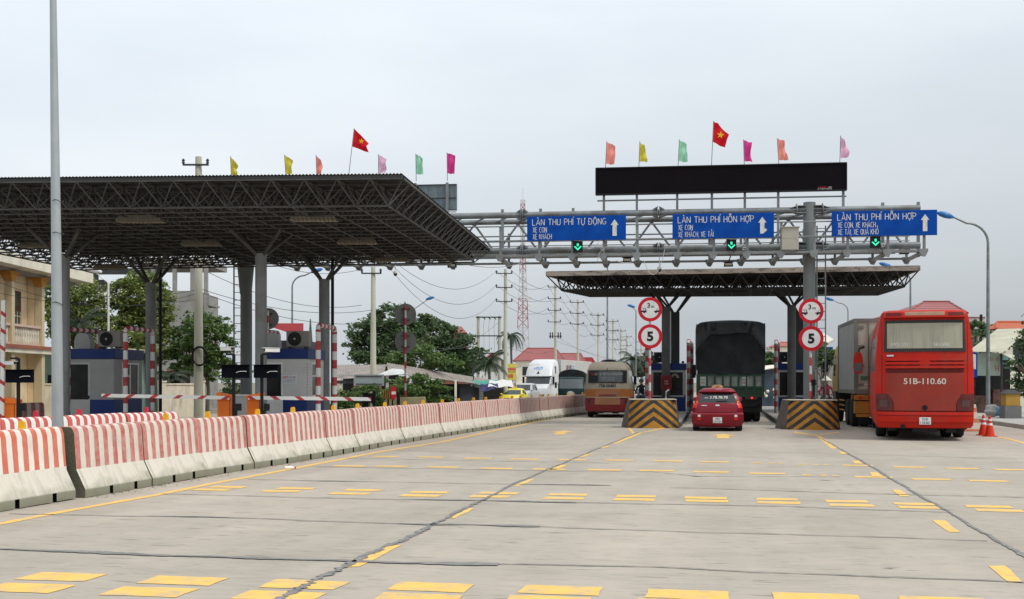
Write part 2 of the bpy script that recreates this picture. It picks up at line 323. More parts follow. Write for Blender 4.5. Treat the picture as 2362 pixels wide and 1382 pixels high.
# ================================================================ GROUND, ROAD, PAINT
def road_mat():
    m = bpy.data.materials.new('road_concrete'); m.use_nodes = True; t = m.node_tree; b = t.nodes['Principled BSDF']; L = t.links.new
    tc = N(t, 'ShaderNodeTexCoord'); mp = N(t, 'ShaderNodeMapping'); mp.inputs['Rotation'].default_value = (0, 0, radians(10.8)); L(tc.outputs['Object'], mp.inputs[0])
    def noise(sc, det=5, stretch=None, rough=.55):
        n = N(t, 'ShaderNodeTexNoise'); n.inputs['Scale'].default_value = sc; n.inputs['Detail'].default_value = det; n.inputs['Roughness'].default_value = rough
        if stretch:
            q = N(t, 'ShaderNodeMapping'); q.inputs['Scale'].default_value = stretch; L(mp.outputs[0], q.inputs[0]); L(q.outputs[0], n.inputs[0])
        else: L(mp.outputs[0], n.inputs[0])
        return n.outputs[0]
    def mr(v, a, bb, c, d):
        n = N(t, 'ShaderNodeMapRange'); 
        for i, x in enumerate((a, bb, c, d)): n.inputs[i + 1].default_value = x
        L(v, n.inputs[0]); return n.outputs[0]
    def mul(a, bb):
        n = N(t, 'ShaderNodeMath', operation='MULTIPLY'); L(a, n.inputs[0]); L(bb, n.inputs[1]); return n.outputs[0]
    big = mr(noise(.16, 4), .3, .7, .88, 1.08)
    mid = mr(noise(1.1, 8, rough=.7), .3, .7, .90, 1.06)
    broom = mr(noise(1, 5, (1.5, 24, 1), .7), .25, .75, .90, 1.07)
    lane = mr(noise(1, 3, (.9, .03, 1)), .35, .65, .93, 1.04)
    grit = mr(noise(85, 3, rough=.8), .3, .7, .92, 1.06)
    f = mul(mul(mul(big, mid), mul(broom, lane)), grit)
    # short dark scratches across the lanes
    scr = mr(noise(1, 2, (2.0, 15, 1), .45), .665, .70, 1, .58); f = mul(f, scr)
    scr2 = mr(noise(1, 3, (3.2, 26, 1), .7), .54, .70, 1, .74); f = mul(f, scr2)
    blot = mr(noise(.45, 7, (1, 2.2, 1), .65), .52, .72, 1, .88); f = mul(f, blot)
    sv = N(t, 'ShaderNodeVectorMath', operation='SCALE'); sv.inputs[0].default_value = (.445, .395, .33); L(f, sv.inputs['Scale'])
    # oily, darker concrete among the islands
    sp = N(t, 'ShaderNodeSeparateXYZ'); L(tc.outputs['Object'], sp.inputs[0]); far = mr(sp.outputs[1], 33, 46, 0, .5)
    st = mr(noise(.7, 6), .42, .62, .2, 1); fm = mul(far, st)
    mx = N(t, 'ShaderNodeMix', data_type='RGBA'); L(fm, mx.inputs[0]); L(sv.outputs[0], mx.inputs[6]); mx.inputs[7].default_value = (.25, .23, .2, 1)
    L(mx.outputs[2], b.inputs['Base Color']); b.inputs['Roughness'].default_value = .88; b.inputs['Specular IOR Level'].default_value = .25
    bp = N(t, 'ShaderNodeBump'); bp.inputs['Strength'].default_value = .25; bp.inputs['Distance'].default_value = .004; L(noise(60, 3), bp.inputs['Height']); L(bp.outputs[0], b.inputs['Normal'])
    return m
Rm = road_mat()
soil = mat('bare_soil', (.23, .2, .15), .95, 0, .2, .4, dirt=(.09, .12, .05), dirt_amt=.8, dirt_scale=.15)
def sheet_grid(name, xs, ys, z, m):
    mb = MB(); nx = len(xs)
    mb.v = [(x(y) if callable(x) else x, y, gz(y) + z) for y in ys for x in xs]
    for j in range(len(ys) - 1):
        for i in range(nx - 1): mb.f.append((j*nx+i, j*nx+i+1, (j+1)*nx+i+1, (j+1)*nx+i)); mb.m.append(0)
    return mb.build(name, m, sharp=0)
YS = [-30, -10, 0, 10, 20, 30, 40, 50, 58, 62, 66, 70, 74, 78, 82, 86, 88, 95, 110, 150, 220]
ground = tag(sheet_grid('ground', [-2500, -400, -60, 0, 60, 400, 2500], YS + [500, 1500, 4500], -.03, soil), kind='structure')
road = sheet_grid('road', [lambda y: -26 + (0 if y < 46 else min((y-46)*.9, 24)), -2 , 6, lambda y: min(18.6, 99) + (y - 38) * .19 if y > 20 else 18], [y for y in YS if y <= 220], 0, Rm)
tag(road, kind='structure')
# ---- paint
yel = mat('road_paint_yellow', (.80, .50, .13), .75, 0, .08, 6, dirt=(.47, .39, .27), dirt_amt=.8, dirt_scale=5)
seal_m = mat('bitumen_seal', (.20, .197, .19), .8, 0, .2, 8, dirt=(.3, .28, .25), dirt_amt=.7, dirt_scale=5)
DL = Vector((.19, 1, 0)).normalized(); DT = Vector((1, -.19, 0)).normalized()
def ragged(mb, poly, z=.004, j=.012, step=.12):
    vs = []
    n = len(poly)
    for i in range(n):
        a = Vector(poly[i]); b = Vector(poly[(i + 1) % n]); k = max(1, int((b - a).length / step))
        for q in range(k):
            p = a.lerp(b, q / k); vs.append((p.x + random.uniform(-j, j), p.y + random.uniform(-j, j), z))
    mb.add(vs, [tuple(range(len(vs)))])
mb = MB()
def strip(px, py, wx=.54, dy=.3, drop=0):
    c = G(px, py)
    if drop:                                # worn stripe: only bits of it remain
        for a, b in ((-.5, -.22), (-.02, .2), (.3, .5)):
            o = [c + DT * wx * a - DL * dy * .35, c + DT * wx * b - DL * dy * .3, c + DT * wx * b + DL * dy * .3, c + DT * wx * a + DL * dy * .4]; ragged(mb, o, j=.02)
        return
    o = [c - DT * wx / 2 - DL * dy / 2, c + DT * wx / 2 - DL * dy / 2, c + DT * wx / 2 + DL * dy / 2, c - DT * wx / 2 + DL * dy / 2]; ragged(mb, o)
for p in [(143,1331),(423,1340),(703,1349),(996,1355),(1294,1362),(1587,1372),(1883,1380),(2180,1389)]: strip(*p, .6, .36)
for p in [(60,1357),(345,1366),(645,1375),(960,1381),(1262,1387),(1570,1395)]: strip(*p, .6, .36)
for p in [(526,1124),(682,1127),(837,1131),(991,1136),(1151,1138),(1311,1141.5),(1467,1145),(1628,1149),(1792,1152),(1953,1157),(2113,1163),(2281,1169)]: strip(*p)
for p in [(490,1130),(648,1133.5),(806,1139),(969,1143.6),(1130,1145.6),(1300,1149.7),(1463,1152.7),(1631,1156),(1796,1160),(1963,1166),(2124,1171),(2307,1178)]: strip(*p)
for i, p in enumerate([(890,1053.5),(993,1055),(1103,1057.5),(1210,1059.6),(1320,1061),(1428,1062),(1542,1064),(1648,1066),(1774,1069),(1876,1072),(1978,1074),(2098,1078),(2219,1081),(2332,1084)]): strip(*p, .56, .3, drop=i in (8, 9))
for i, p in enumerate([(807,1075.5),(903,1076),(1022,1078),(1145,1081),(1267,1083),(1394,1084.5),(1515,1086),(1640,1089),(1770,1092.5),(1892,1097),(2015,1101),(2148,1106),(2281,1110)]): strip(*p, .6, .3, drop=i == 9)
mb.build('rumble_strip_paint', yel, road, sharp=0)
mb = MB()
def gp(poly, z=.004): ragged(mb, [G(*p) for p in poly], z, .01, .2)
def band(pts, wd, z=.004, j=.008):          # painted line along ground points
    P = [Vector(p) for p in pts]; Lf = []; Rt = []
    for i, p in enumerate(P):
        d = (P[min(i+1, len(P)-1)] - P[max(i-1, 0)]).normalized(); n = Vector((-d.y, d.x, 0)); Lf.append(p + n * (wd/2 + random.uniform(-j, j))); Rt.append(p - n * (wd/2 + random.uniform(-j, j)))
    vs = [(p.x, p.y, z) for p in Lf] + [(p.x, p.y, z) for p in Rt]; n = len(P)
    mb.add(vs, [(i, n+i, n+i+1, i+1) for i in range(n-1)])
def dens(pts, step=.4):
    o = []
    for a, b in zip(pts[:-1], pts[1:]):
        k = max(1, int((b - a).length / step)); o += [a.lerp(b, i / k) for i in range(k)]
    return o + [pts[-1]]
band(dens([Vector((-6.7, 9.5, 0))] + [G(*p) for p in [(0,1208.7),(126,1184),(362,1142),(495,1115),(648,1086.7),(800,1057.5),(881,1041.6),(1020,1019.6),(1139,994),(1257,968.8),(1300,961)]]), .15)
for q in [[(793,1308),(829,1308),(927,1258),(893,1258)], [(1034,1197),(1049,1196),(1096,1173.7),(1081,1172.7)], [(1183,1122),(1197,1122),(1235,1106),(1220,1106)],
          [(1266,1084),(1283,1083),(1311,1072.8),(1294,1072.8)], [(1332,1055),(1345,1054.5),(1369,1046.7),(1355,1046.7)], [(1382,1034),(1393,1034),(1409,1029),(1396,1029)],
          [(1413,1023.5),(1423,1023.5),(1484,998.5),(1474,998)], [(1447,986),(1452,985),(1464,999),(1458,1001)], [(1479,999),(1545,987),(1540,984),(1484,997)],
          [(2277,1306),(2319,1306),(2362,1344.5),(2326,1344.5)], [(2149,1200),(2177,1200),(2215,1228),(2190,1228)], [(2055,1130),(2076,1130),(2099,1145.5),(2077,1145.5)],
          [(2005.5,1090),(2024,1090),(2037,1100),(2011,1100)], [(1963.5,1063),(1980,1063),(1991,1070),(1974,1070)], [(1932,1042),(1945,1042),(1956,1048),(1942,1048)],
          [(1883,1006.5),(1894,1006.5),(1933,1035.5),(1918,1035.5)], [(1828,998),(1834,996),(1887,1004),(1887,1006.5)], [(1887,1005),(1890,1003),(1934,996),(1936,998)]]: gp(q)
# straight-ahead arrows in the lanes
for (px, py, ln) in ((1668, 1006, 0), (1295, 998, 0)):
    c = G(px, py); d = DL if px > 1500 else Vector((.1, 1, 0)).normalized(); t = Vector((d.y, -d.x, 0))
    ragged(mb, [c + t*a + d*b for a, b in [(-.17,-1.4),(.17,-1.4),(.17,.2),(.42,.2),(0,1.5),(-.42,.2),(-.17,.2)]])
if True:
    c = G(1295, 998)
band([G(2300,1008), G(2328,1013), G(2362,1022), G(2420,1040)], .14)
mb.build('lane_line_paint', yel, road, sharp=0)
# ---- sealed joints and cracks
mb = MB()
def seal(pts, wd, jit=.35, step=.1, wig=.02):
    P = dens([G(p[0], p[1]) for p in pts], step); n = len(P); Lf = []; Rt = []; ph = random.random() * 9
    ws = wd if callable(wd) else (lambda u: wd)
    for i, p in enumerate(P):
        d = (P[min(i+1, n-1)] - P[max(i-1, 0)]).normalized(); nn = Vector((-d.y, d.x, 0)); u = i / max(n-1, 1)
        c = p + nn * wig * (sin(i * step * 2.1 + ph) + .6 * sin(i * step * 5.3 + ph * 2)); ww = ws(u)
        Lf.append(c + nn * ww * .5 * (1 + random.uniform(-jit, jit))); Rt.append(c - nn * ww * .5 * (1 + random.uniform(-jit, jit)))
    vs = [(p.x, p.y, .008) for p in Lf] + [(p.x, p.y, .008) for p in Rt]; mb.add(vs, [(i, n+i, n+i+1, i+1) for i in range(n-1)])
def bumpw(base, pk): return lambda u: base + sum(a * math.exp(-((u - c) / s) ** 2) for a, c, s in pk)
seal([(-40,1267),(230,1276),(560,1288),(860,1298),(1150,1303)], bumpw(.04, [(.09,.25,.13),(.06,.55,.1),(.12,.95,.09),(.06,.75,.06)]), .3, .06)
seal([(1150,1303),(1500,1309),(1870,1325),(2400,1347)], .03, .5)
seal([(20,1186),(126,1188),(476,1193.4),(900,1208),(1037,1211),(1247,1215.5)], bumpw(.03, [(.04,.37,.07),(.1,.82,.05),(.14,.96,.04)]), .3, .08)
seal([(1247,1216),(1308,1219),(1500,1224.6),(1755,1232),(2150,1244),(2277,1248)], .03, .6)
seal([(370,1140),(900,1153),(1139,1155.5),(1332,1160)], bumpw(.03, [(.07,.7,.07),(.14,.88,.06),(.1,.97,.03)]), .3, .1)
seal([(1332,1160),(1500,1163),(1803,1169),(2193,1182.7)], .035, .6)
seal([(572,1106),(800,1111),(1100,1116),(1410,1120.5)], bumpw(.03, [(.05,.25,.08),(.08,.9,.1)]))
seal([(1547,1125),(1865,1135),(2120,1142.5),(2400,1149)], .035, .6)
seal([(724,1077),(900,1080),(1274,1087)], .045); seal([(1274,1087),(1500,1089),(1610,1099),(1938,1101)], .03, .6)
seal([(800,1057),(1105,1063.6),(1406,1068.7)], .04); seal([(912,1039),(1156,1046.7),(1600,1050)], .035)
seal([(1755,1043),(1938,1048),(2362,1059)], .035); seal([(1105,1016),(1240,1019.6)], .05); seal([(1274,1011),(1410,1014.5)], .04)
seal([(640,1388),(743,1330.6),(800,1303),(900,1258),(929,1250),(990,1214),(1118,1151.7)], lambda u: .068 - .015 * u, 1.0, .035, .012)
seal([(1118,1151.7),(1183,1117.8),(1267,1082),(1376,1036.5),(1443.5,1009),(1474,997.6)], lambda u: .05 - .01 * u, .4, .1, .01)
seal([(1895,1012),(1956,1046),(2011,1077),(2058,1106),(2120,1142.5),(2179,1177)], .05, .35, .1, .01)
seal([(2179,1177),(2266,1228),(2362,1285),(2450,1338)], lambda u: .03 + .035 * u, .5, .06, .01)
for x, y, l, ww in [(2052,1311.5,18,.03),(1606,1099,14,.05),(1905,1108,22,.06),(1063,1217,11,.025),(936,1248,8,.03),(1280,1229,60,.02),(1180,1252,20,.02),(930,1097,10,.03),(990,1098,8,.03),(1465,1213,10,.02),
                    (640,1212,12,.012),(555,1229,10,.012),(510,1214,14,.015),(1640,1060,13,.03),(1620,1016,12,.03),(1785,1018,9,.03),(2190,1177,14,.03),(1880,1129,12,.03),(1935,1131,10,.03),(1400,1050,9,.03),
                    (2250,1057,40,.06),(300,1248,7,.015),(1100,1296,8,.01),(1700,1262,16,.012),(1850,1290,10,.01),(2100,1285,9,.012),(230,1232,7,.012),(1920,1214,9,.012)]:
    seal([(x - l, y), (x, y + .5), (x + l, y + 1)], lambda u, ww=ww: ww * max(.15, 1 - abs(2*u-1)), .5, .06, .004)
mb.build('joint_sealant', seal_m, road, sharp=0)
# litter lying along the foot of the barrier
mb = MB()
for k in range(260):
    t = random.random(); a = G(*[(206,1148),(356,1123),(476,1098),(583,1081),(676,1068),(753,1056),(873,1031)][min(int(t*6), 5)]); b = G(*[(206,1148),(356,1123),(476,1098),(583,1081),(676,1068),(753,1056),(873,1031)][min(int(t*6)+1, 6)])
    p = a.lerp(b, (t*6) % 1) + Vector((abs(random.gauss(0.02, .14)), random.uniform(-.1, .1), .005)); r = random.uniform(.006, .022)
    mb.add([p + Vector((r*cos(g+random.random()), r*1.4*sin(g), random.uniform(0, .008))) for g in (0, 1.5, 3, 4.6)], [(0,1,2,3)])
tag(mb.build('dirt_and_leaf_litter', mat('leaf_litter', (.13, .09, .055), .9, 0, .4, 9), sharp=0), 'brown grit and dead leaves lying along the foot of the striped barrier', 'litter', kind='stuff')
# a crushed bottle on the edge line
o = thing('plastic_bottle', G(668,1083) + Vector((0,0,.03)), 'small white plastic bottle with a red cap lying on the yellow edge line', 'bottle', .3)
mb = MB(); mb.lathe([(0,-.09),(.03,-.085),(.032,.04),(.014,.08),(.014,.09)], n=12, ax='x'); mb.build('bottle_body', white, o); mb = MB(); mb.lathe([(.017,.088),(.017,.112),(0,.113)], n=10, ax='x'); mb.build('cap', red_p, o)
# pavement and kerb on the right
mb = MB(); kerb = [G(2288,978), G(2362,989), G(2500,1010)]; fa = Vector((18.2 + .19*30, 74, 0))
edge = [fa, Vector((19.2, 50, 0))] + kerb + [Vector((13.6, 20, 0))]
ou = [Vector((p.x + 26, p.y, 0)) for p in edge]
n = len(edge)
mb.add([(p.x, p.y, gz(p.y) - .03) for p in edge] + [(p.x, p.y, gz(p.y) + .13) for p in edge] + [(p.x, p.y, gz(p.y) + .13) for p in ou],
       [(i, i+1, n+i+1, n+i) for i in range(n-1)] + [(n+i, n+i+1, 2*n+i+1, 2*n+i) for i in range(n-1)])
tag(mb.build('pavement', mat('pavement_slabs', (.42, .41, .38), .9, 0, .12, 1.4, bump=.3, dirt=(.2, .19, .16), dirt_amt=.5), sharp=0), kind='structure')
mb = MB()
for i in range(n - 1):
    a, b = edge[i], edge[i+1]; k = max(1, int((b-a).length / 1.0))
    for q in range(k):
        p0 = a.lerp(b, (q + .02) / k); p1 = a.lerp(b, (q + .98) / k); d = (p1-p0).normalized(); nn = Vector((d.y, -d.x, 0)) 
        o = -nn * .12 if nn.x > 0 else nn * .12
        z = gz(p0.y); mb.hexa([p0 + o + Vector((0,0,z-.03)), p1 + o + Vector((0,0,z-.03)), p1 + Vector((0,0,z-.03)) - o*.3, p0 + Vector((0,0,z-.03)) - o*.3],
                               [p0 + o*.8 + Vector((0,0,z+.135)), p1 + o*.8 + Vector((0,0,z+.135)), p1 + Vector((0,0,z+.135)) - o*.3, p0 + Vector((0,0,z+.135)) - o*.3])
tag(mb.build('kerb_strip', conc, sharp=0), kind='structure')
# ================================================================ CONCRETE BARRIERS

def barrier_mat(name, red, wht, wear, base_dirt, two=True, edge=.395, per=.21):
    m = stripes(name, red, wht, 1, per, wear=wear, dirt=(.22, .19, .15), dirt_amt=.35, wob=.02)
    if two:                                  # below the paint edge: bare white-washed base, mossy at the foot
        t = m.node_tree; L = t.links.new; b = t.nodes['Principled BSDF']; src = b.inputs['Base Color'].links[0].from_socket
        tc = N(t, 'ShaderNodeTexCoord'); sx = N(t, 'ShaderNodeSeparateXYZ'); L(tc.outputs['Object'], sx.inputs[0])
        nz = N(t, 'ShaderNodeTexNoise'); nz.inputs['Scale'].default_value = 3; nz.inputs['Detail'].default_value = 8; L(tc.outputs['Object'], nz.inputs[0])
        a = N(t, 'ShaderNodeMath', operation='MULTIPLY_ADD'); L(nz.outputs[0], a.inputs[0]); a.inputs[1].default_value = .02; L(sx.outputs[2], a.inputs[2])
        g = N(t, 'ShaderNodeMath', operation='GREATER_THAN'); L(a.outputs[0], g.inputs[0]); g.inputs[1].default_value = edge
        hf = N(t, 'ShaderNodeMath', operation='MULTIPLY_ADD'); L(nz.outputs[0], hf.inputs[0]); hf.inputs[1].default_value = -.62; L(sx.outputs[2], hf.inputs[2])
        mr = N(t, 'ShaderNodeMapRange'); mr.inputs[1].default_value = -.33; mr.inputs[2].default_value = -.09; mr.inputs[3].default_value = .85; mr.inputs[4].default_value = 0; L(hf.outputs[0], mr.inputs[0])
        mo = N(t, 'ShaderNodeMix', data_type='RGBA'); L(mr.outputs[0], mo.inputs[0]); mo.inputs[6].default_value = (.70, .66, .57, 1); mo.inputs[7].default_value = (*base_dirt, 1)
        # dribbles down the whitewash, bare mossy toe
        wv = N(t, 'ShaderNodeTexNoise'); wv.inputs['Scale'].default_value = 1; wv.inputs['Detail'].default_value = 6; mpp = N(t, 'ShaderNodeMapping'); mpp.inputs['Scale'].default_value = (2, 16, 1.6); L(tc.outputs['Object'], mpp.inputs[0]); L(mpp.outputs[0], wv.inputs[0])
        ws = N(t, 'ShaderNodeMapRange'); ws.inputs[1].default_value = .52; ws.inputs[2].default_value = .72; ws.inputs[3].default_value = 0; ws.inputs[4].default_value = .5; L(wv.outputs[0], ws.inputs[0])
        mo2 = N(t, 'ShaderNodeMix', data_type='RGBA'); L(ws.outputs[0], mo2.inputs[0]); L(mo.outputs[2], mo2.inputs[6]); mo2.inputs[7].default_value = (.30, .28, .22, 1)
        tz = N(t, 'ShaderNodeMapRange'); tz.inputs[1].default_value = .105; tz.inputs[2].default_value = .125; tz.inputs[3].default_value = .9; tz.inputs[4].default_value = 0; L(sx.outputs[2], tz.inputs[0])
        mo3 = N(t, 'ShaderNodeMix', data_type='RGBA'); L(tz.outputs[0], mo3.inputs[0]); L(mo2.outputs[2], mo3.inputs[6]); mo3.inputs[7].default_value = (.20, .195, .135, 1); mo = mo3
        mx = N(t, 'ShaderNodeMix', data_type='RGBA'); L(g.outputs[0], mx.inputs[0]); L(mo.outputs[2], mx.inputs[6]); L(src, mx.inputs[7]); L(mx.outputs[2], b.inputs['Base Color'])
    b = m.node_tree.nodes['Principled BSDF']; t = m.node_tree
    n3 = N(t, 'ShaderNodeTexNoise'); n3.inputs['Scale'].default_value = 26; n3.inputs['Detail'].default_value = 5; bp = N(t, 'ShaderNodeBump'); bp.inputs['Strength'].default_value = .4; bp.inputs['Distance'].default_value = .01
    t.links.new(n3.outputs[0], bp.inputs['Height']); t.links.new(bp.outputs[0], b.inputs['Normal']); return m
bm_new = barrier_mat('barrier_paint_orange_red', (.60, .13, .07), (.74, .71, .63), .12, (.25, .24, .15), edge=.435)
bm_mid = barrier_mat('barrier_paint_faded_red', (.46, .10, .085), (.64, .58, .50), .45, (.2, .2, .11), per=.24)
bm_far = barrier_mat('barrier_paint_dull_red', (.23, .06, .05), (.42, .35, .30), .35, (.15, .15, .11), per=.25)
bm_rear = barrier_mat('barrier_paint_bright', (.55, .09, .075), (.76, .74, .69), .06, (.3, .3, .27), False)
moss = mat('mossy_concrete', (.13, .12, .085), .95, 0, .25, 5, bump=.5, dirt=(.05, .07, .025), dirt_amt=.8)
PROF = [(-.30,0),(-.30,.11),(-.165,.375),(-.13,.86),(-.105,.925),(-.07,.95),(.07,.95),(.105,.925),(.13,.86),(.165,.375),(.30,.11),(.30,0)]
def barrier_seg(name, p0, p1, m, slots=(.36, .73), prof=PROF, gap=.006, seg=14, reflector=None, label=None, group=None):
    p0 = Vector(p0); p1 = Vector(p1); d = p1 - p0; Ln = d.length; rz = -atan2(d.x, d.y); mb = MB()
    ys = sorted(set([gap, Ln - gap] + [y for s_ in slots for y in (Ln*s_ - .045, Ln*s_ + .045)] + [gap + .03, Ln - gap - .03])); npf = len(prof)
    for i, y in enumerate(ys):
        e = .965 if i in (0, len(ys) - 1) else 1
        mb.v += [(x * e, y, .003 + (z * (1 if z < .2 else (.995 if e < 1 else 1)))) for x, z in prof]
    inslot = lambda y: any(Ln*s_ - .05 < y < Ln*s_ + .05 for s_ in slots)
    for i in range(len(ys) - 1):
        ym = (ys[i] + ys[i+1]) / 2
        for k in range(npf - 1):
            if inslot(ym) and k in (0, npf - 2):
                # forklift slot: recess the foot
                a, b = i*npf, (i+1)*npf; sgn = 1 if k == 0 else -1; o = len(mb.v)
                foot, top = (k, k+1) if k == 0 else (k+1, k)
                A, B, C, D = mb.v[a+foot], mb.v[a+top], mb.v[b+top], mb.v[b+foot]; r = .14 * sgn
                q = [A, B, C, D, (A[0]+r, A[1], A[2]), (B[0]+r, B[1], B[2]), (C[0]+r, C[1], C[2]), (D[0]+r, D[1], D[2])]
                mb.v += q; fs = [(4,5,6,7), (0,1,5,4), (3,7,6,2), (1,2,6,5)]
                for f in fs: mb.f.append(tuple(o + x for x in f)); mb.m.append(1)
                continue
            mb.f.append((i*npf+k, i*npf+k+1, (i+1)*npf+k+1, (i+1)*npf+k)); mb.m.append(0)
    mb.f.append(tuple(range(npf - 1, -1, -1))); mb.m.append(2); mb.f.append(tuple((len(ys)-1)*npf + k for k in range(npf))); mb.m.append(2)
    loc = Vector((p0.x, p0.y, gz(p0.y)))
    o = mb.build(name, [m, black, moss], loc=None, sharp=28); o.location = loc; o.rotation_euler = (random.uniform(-.006, .006), random.uniform(-.012, .012), rz)
    tag(o, label, 'road barrier', group)
    if reflector:
        r = MB(); y = Ln * random.uniform(.25, .6)
        r.prism([(-.045,.0),(.045,.0),(.04,.085),(.02,.105),(-.02,.105),(-.04,.085)], -.02, .02, 'y')
        rr = r.build('reflector', reflector, sharp=30); rr.location = (0, y, .952); rr.rotation_euler = (0, 0, random.uniform(-.3, .3)); rr.parent = o
    return o
foot = [G(*p) for p in [(-260,1232),(-110,1200.5),(0,1182),(177,1151.5)]]
# front row: follows the measured foot of the wall; the wall's axis is 0.3 m behind its foot
fpts = [G(*p) for p in [(200,1149),(356,1123),(476,1098),(583,1081),(676,1068),(753,1056),(815,1045),(873,1031),(935,1022),(1013,1009),(1095,996),(1172.6,984),(1257,967),(1349,955)]] + [Vector((5.2, 62, 0)), Vector((7.6, 70, 0)), Vector((9.6, 76, 0))]
def smooth_path(P, it=3):
    P = [Vector(p) for p in P]
    for _ in range(it): P = [P[0]] + [(P[i-1] + P[i]*2 + P[i+1]) / 4 for i in range(1, len(P)-1)] + [P[-1]]
    return P
def offset(P, o):
    R = []
    for i, p in enumerate(P):
        d = (P[min(i+1, len(P)-1)] - P[max(i-1, 0)]).normalized(); R.append(p + Vector((-d.y, d.x, 0)) * o)
    return R
def resample(P, step):
    R = [P[0]]; acc = 0
    for a, b in zip(P[:-1], P[1:]):
        L_ = (b - a).length; s_ = step - acc
        while s_ <= L_: R.append(a.lerp(b, s_ / L_)); s_ += step
        acc = L_ - (s_ - step)
    return R
# 2 near segments in fresh paint
f0 = offset([G(-110,1200.5), G(0,1181.5), G(177,1151.5)], .3)
FG = 'striped concrete barriers of the long front row'
A0 = f0[2]; dd = (f0[2] - f0[1]).normalized()
barrier_seg('concrete_barrier', A0 - dd * 1.75, A0, bm_new, reflector=amber, slots=(.28, .72), group=FG,
            label='striped concrete barrier with bright orange-red stripes, beside the tall steel lamp pole at the left')
barrier_seg('concrete_barrier', A0 - dd * 3.5, A0 - dd * 1.76, bm_new, reflector=amber, group=FG,
            label='bright striped concrete barrier cut off by the left edge of the photo')
pp = resample(offset(smooth_path(fpts, 2), .3), 1.82)
nb = len(pp) - 1
for i in range(nb):
    m = bm_mid if i < 13 else (bm_far if i > 15 else bm_mid)
    if i == 0: lb = 'faded striped concrete barrier with a mossy end, first to the right of the dark gap'
    elif i == nb - 1: lb = 'last far concrete barrier of the long striped front row'
    elif pp[i].y > 54: lb = 'distant dull striped barrier past the beige minibus, ' + ordn(nb - 1 - i) + ' before the row ends'
    else: lb = ('dull' if i > 15 else 'faded') + ' striped concrete barrier, ' + ordn(i) + ' to the right of the dark mossy gap'
    j = random.uniform(-.012, .012)
    barrier_seg('concrete_barrier', pp[i] + Vector((j, 0, 0)), pp[i+1] + Vector((j, 0, 0)), m, reflector=amber if i > 0 else None, label=lb, group=FG)
# rear row on the far side of the lamp pole
PR2 = [(-.30,0),(-.30,.11),(-.2,.36),(-.17,.7),(-.13,.87),(-.07,.94),(.03,.95),(.1,.92),(.13,.86),(.165,.40),(.30,.11),(.30,0)]
rear = [Vector((-9.9, 14.4, 0)), Vector((-8.6, 19.6, 0)), Vector((-7.45, 23.0, 0)), Vector((-6.62, 25.6, 0))]
rp = resample(smooth_path(rear, 1), 1.72)
for i in range(len(rp) - 1):
    lb = ['nearest', 'second nearest', 'third', 'fourth', 'fifth', 'sixth', 'seventh', 'eighth'][i]
    o = barrier_seg('concrete_barrier', rp[i], rp[i+1], bm_rear, prof=PR2, reflector=redrefl, label=lb + ' brightly striped barrier of the rear row behind the lamp pole' if i < len(rp) - 2 else 'end barrier of the bright rear row, just left of the orange gate cabinets', group='bright striped barriers of the rear row')
# brownish third row by the cream wall
q0 = Vector(((48-CX)/F*34, 34, 0)); q1 = Vector(((98-CX)/F*34.5, 34.5, 0))
barrier_seg('concrete_barrier', q0, q1, bm_far, label='brown-striped dirty barrier in front of the cream wall at the left')
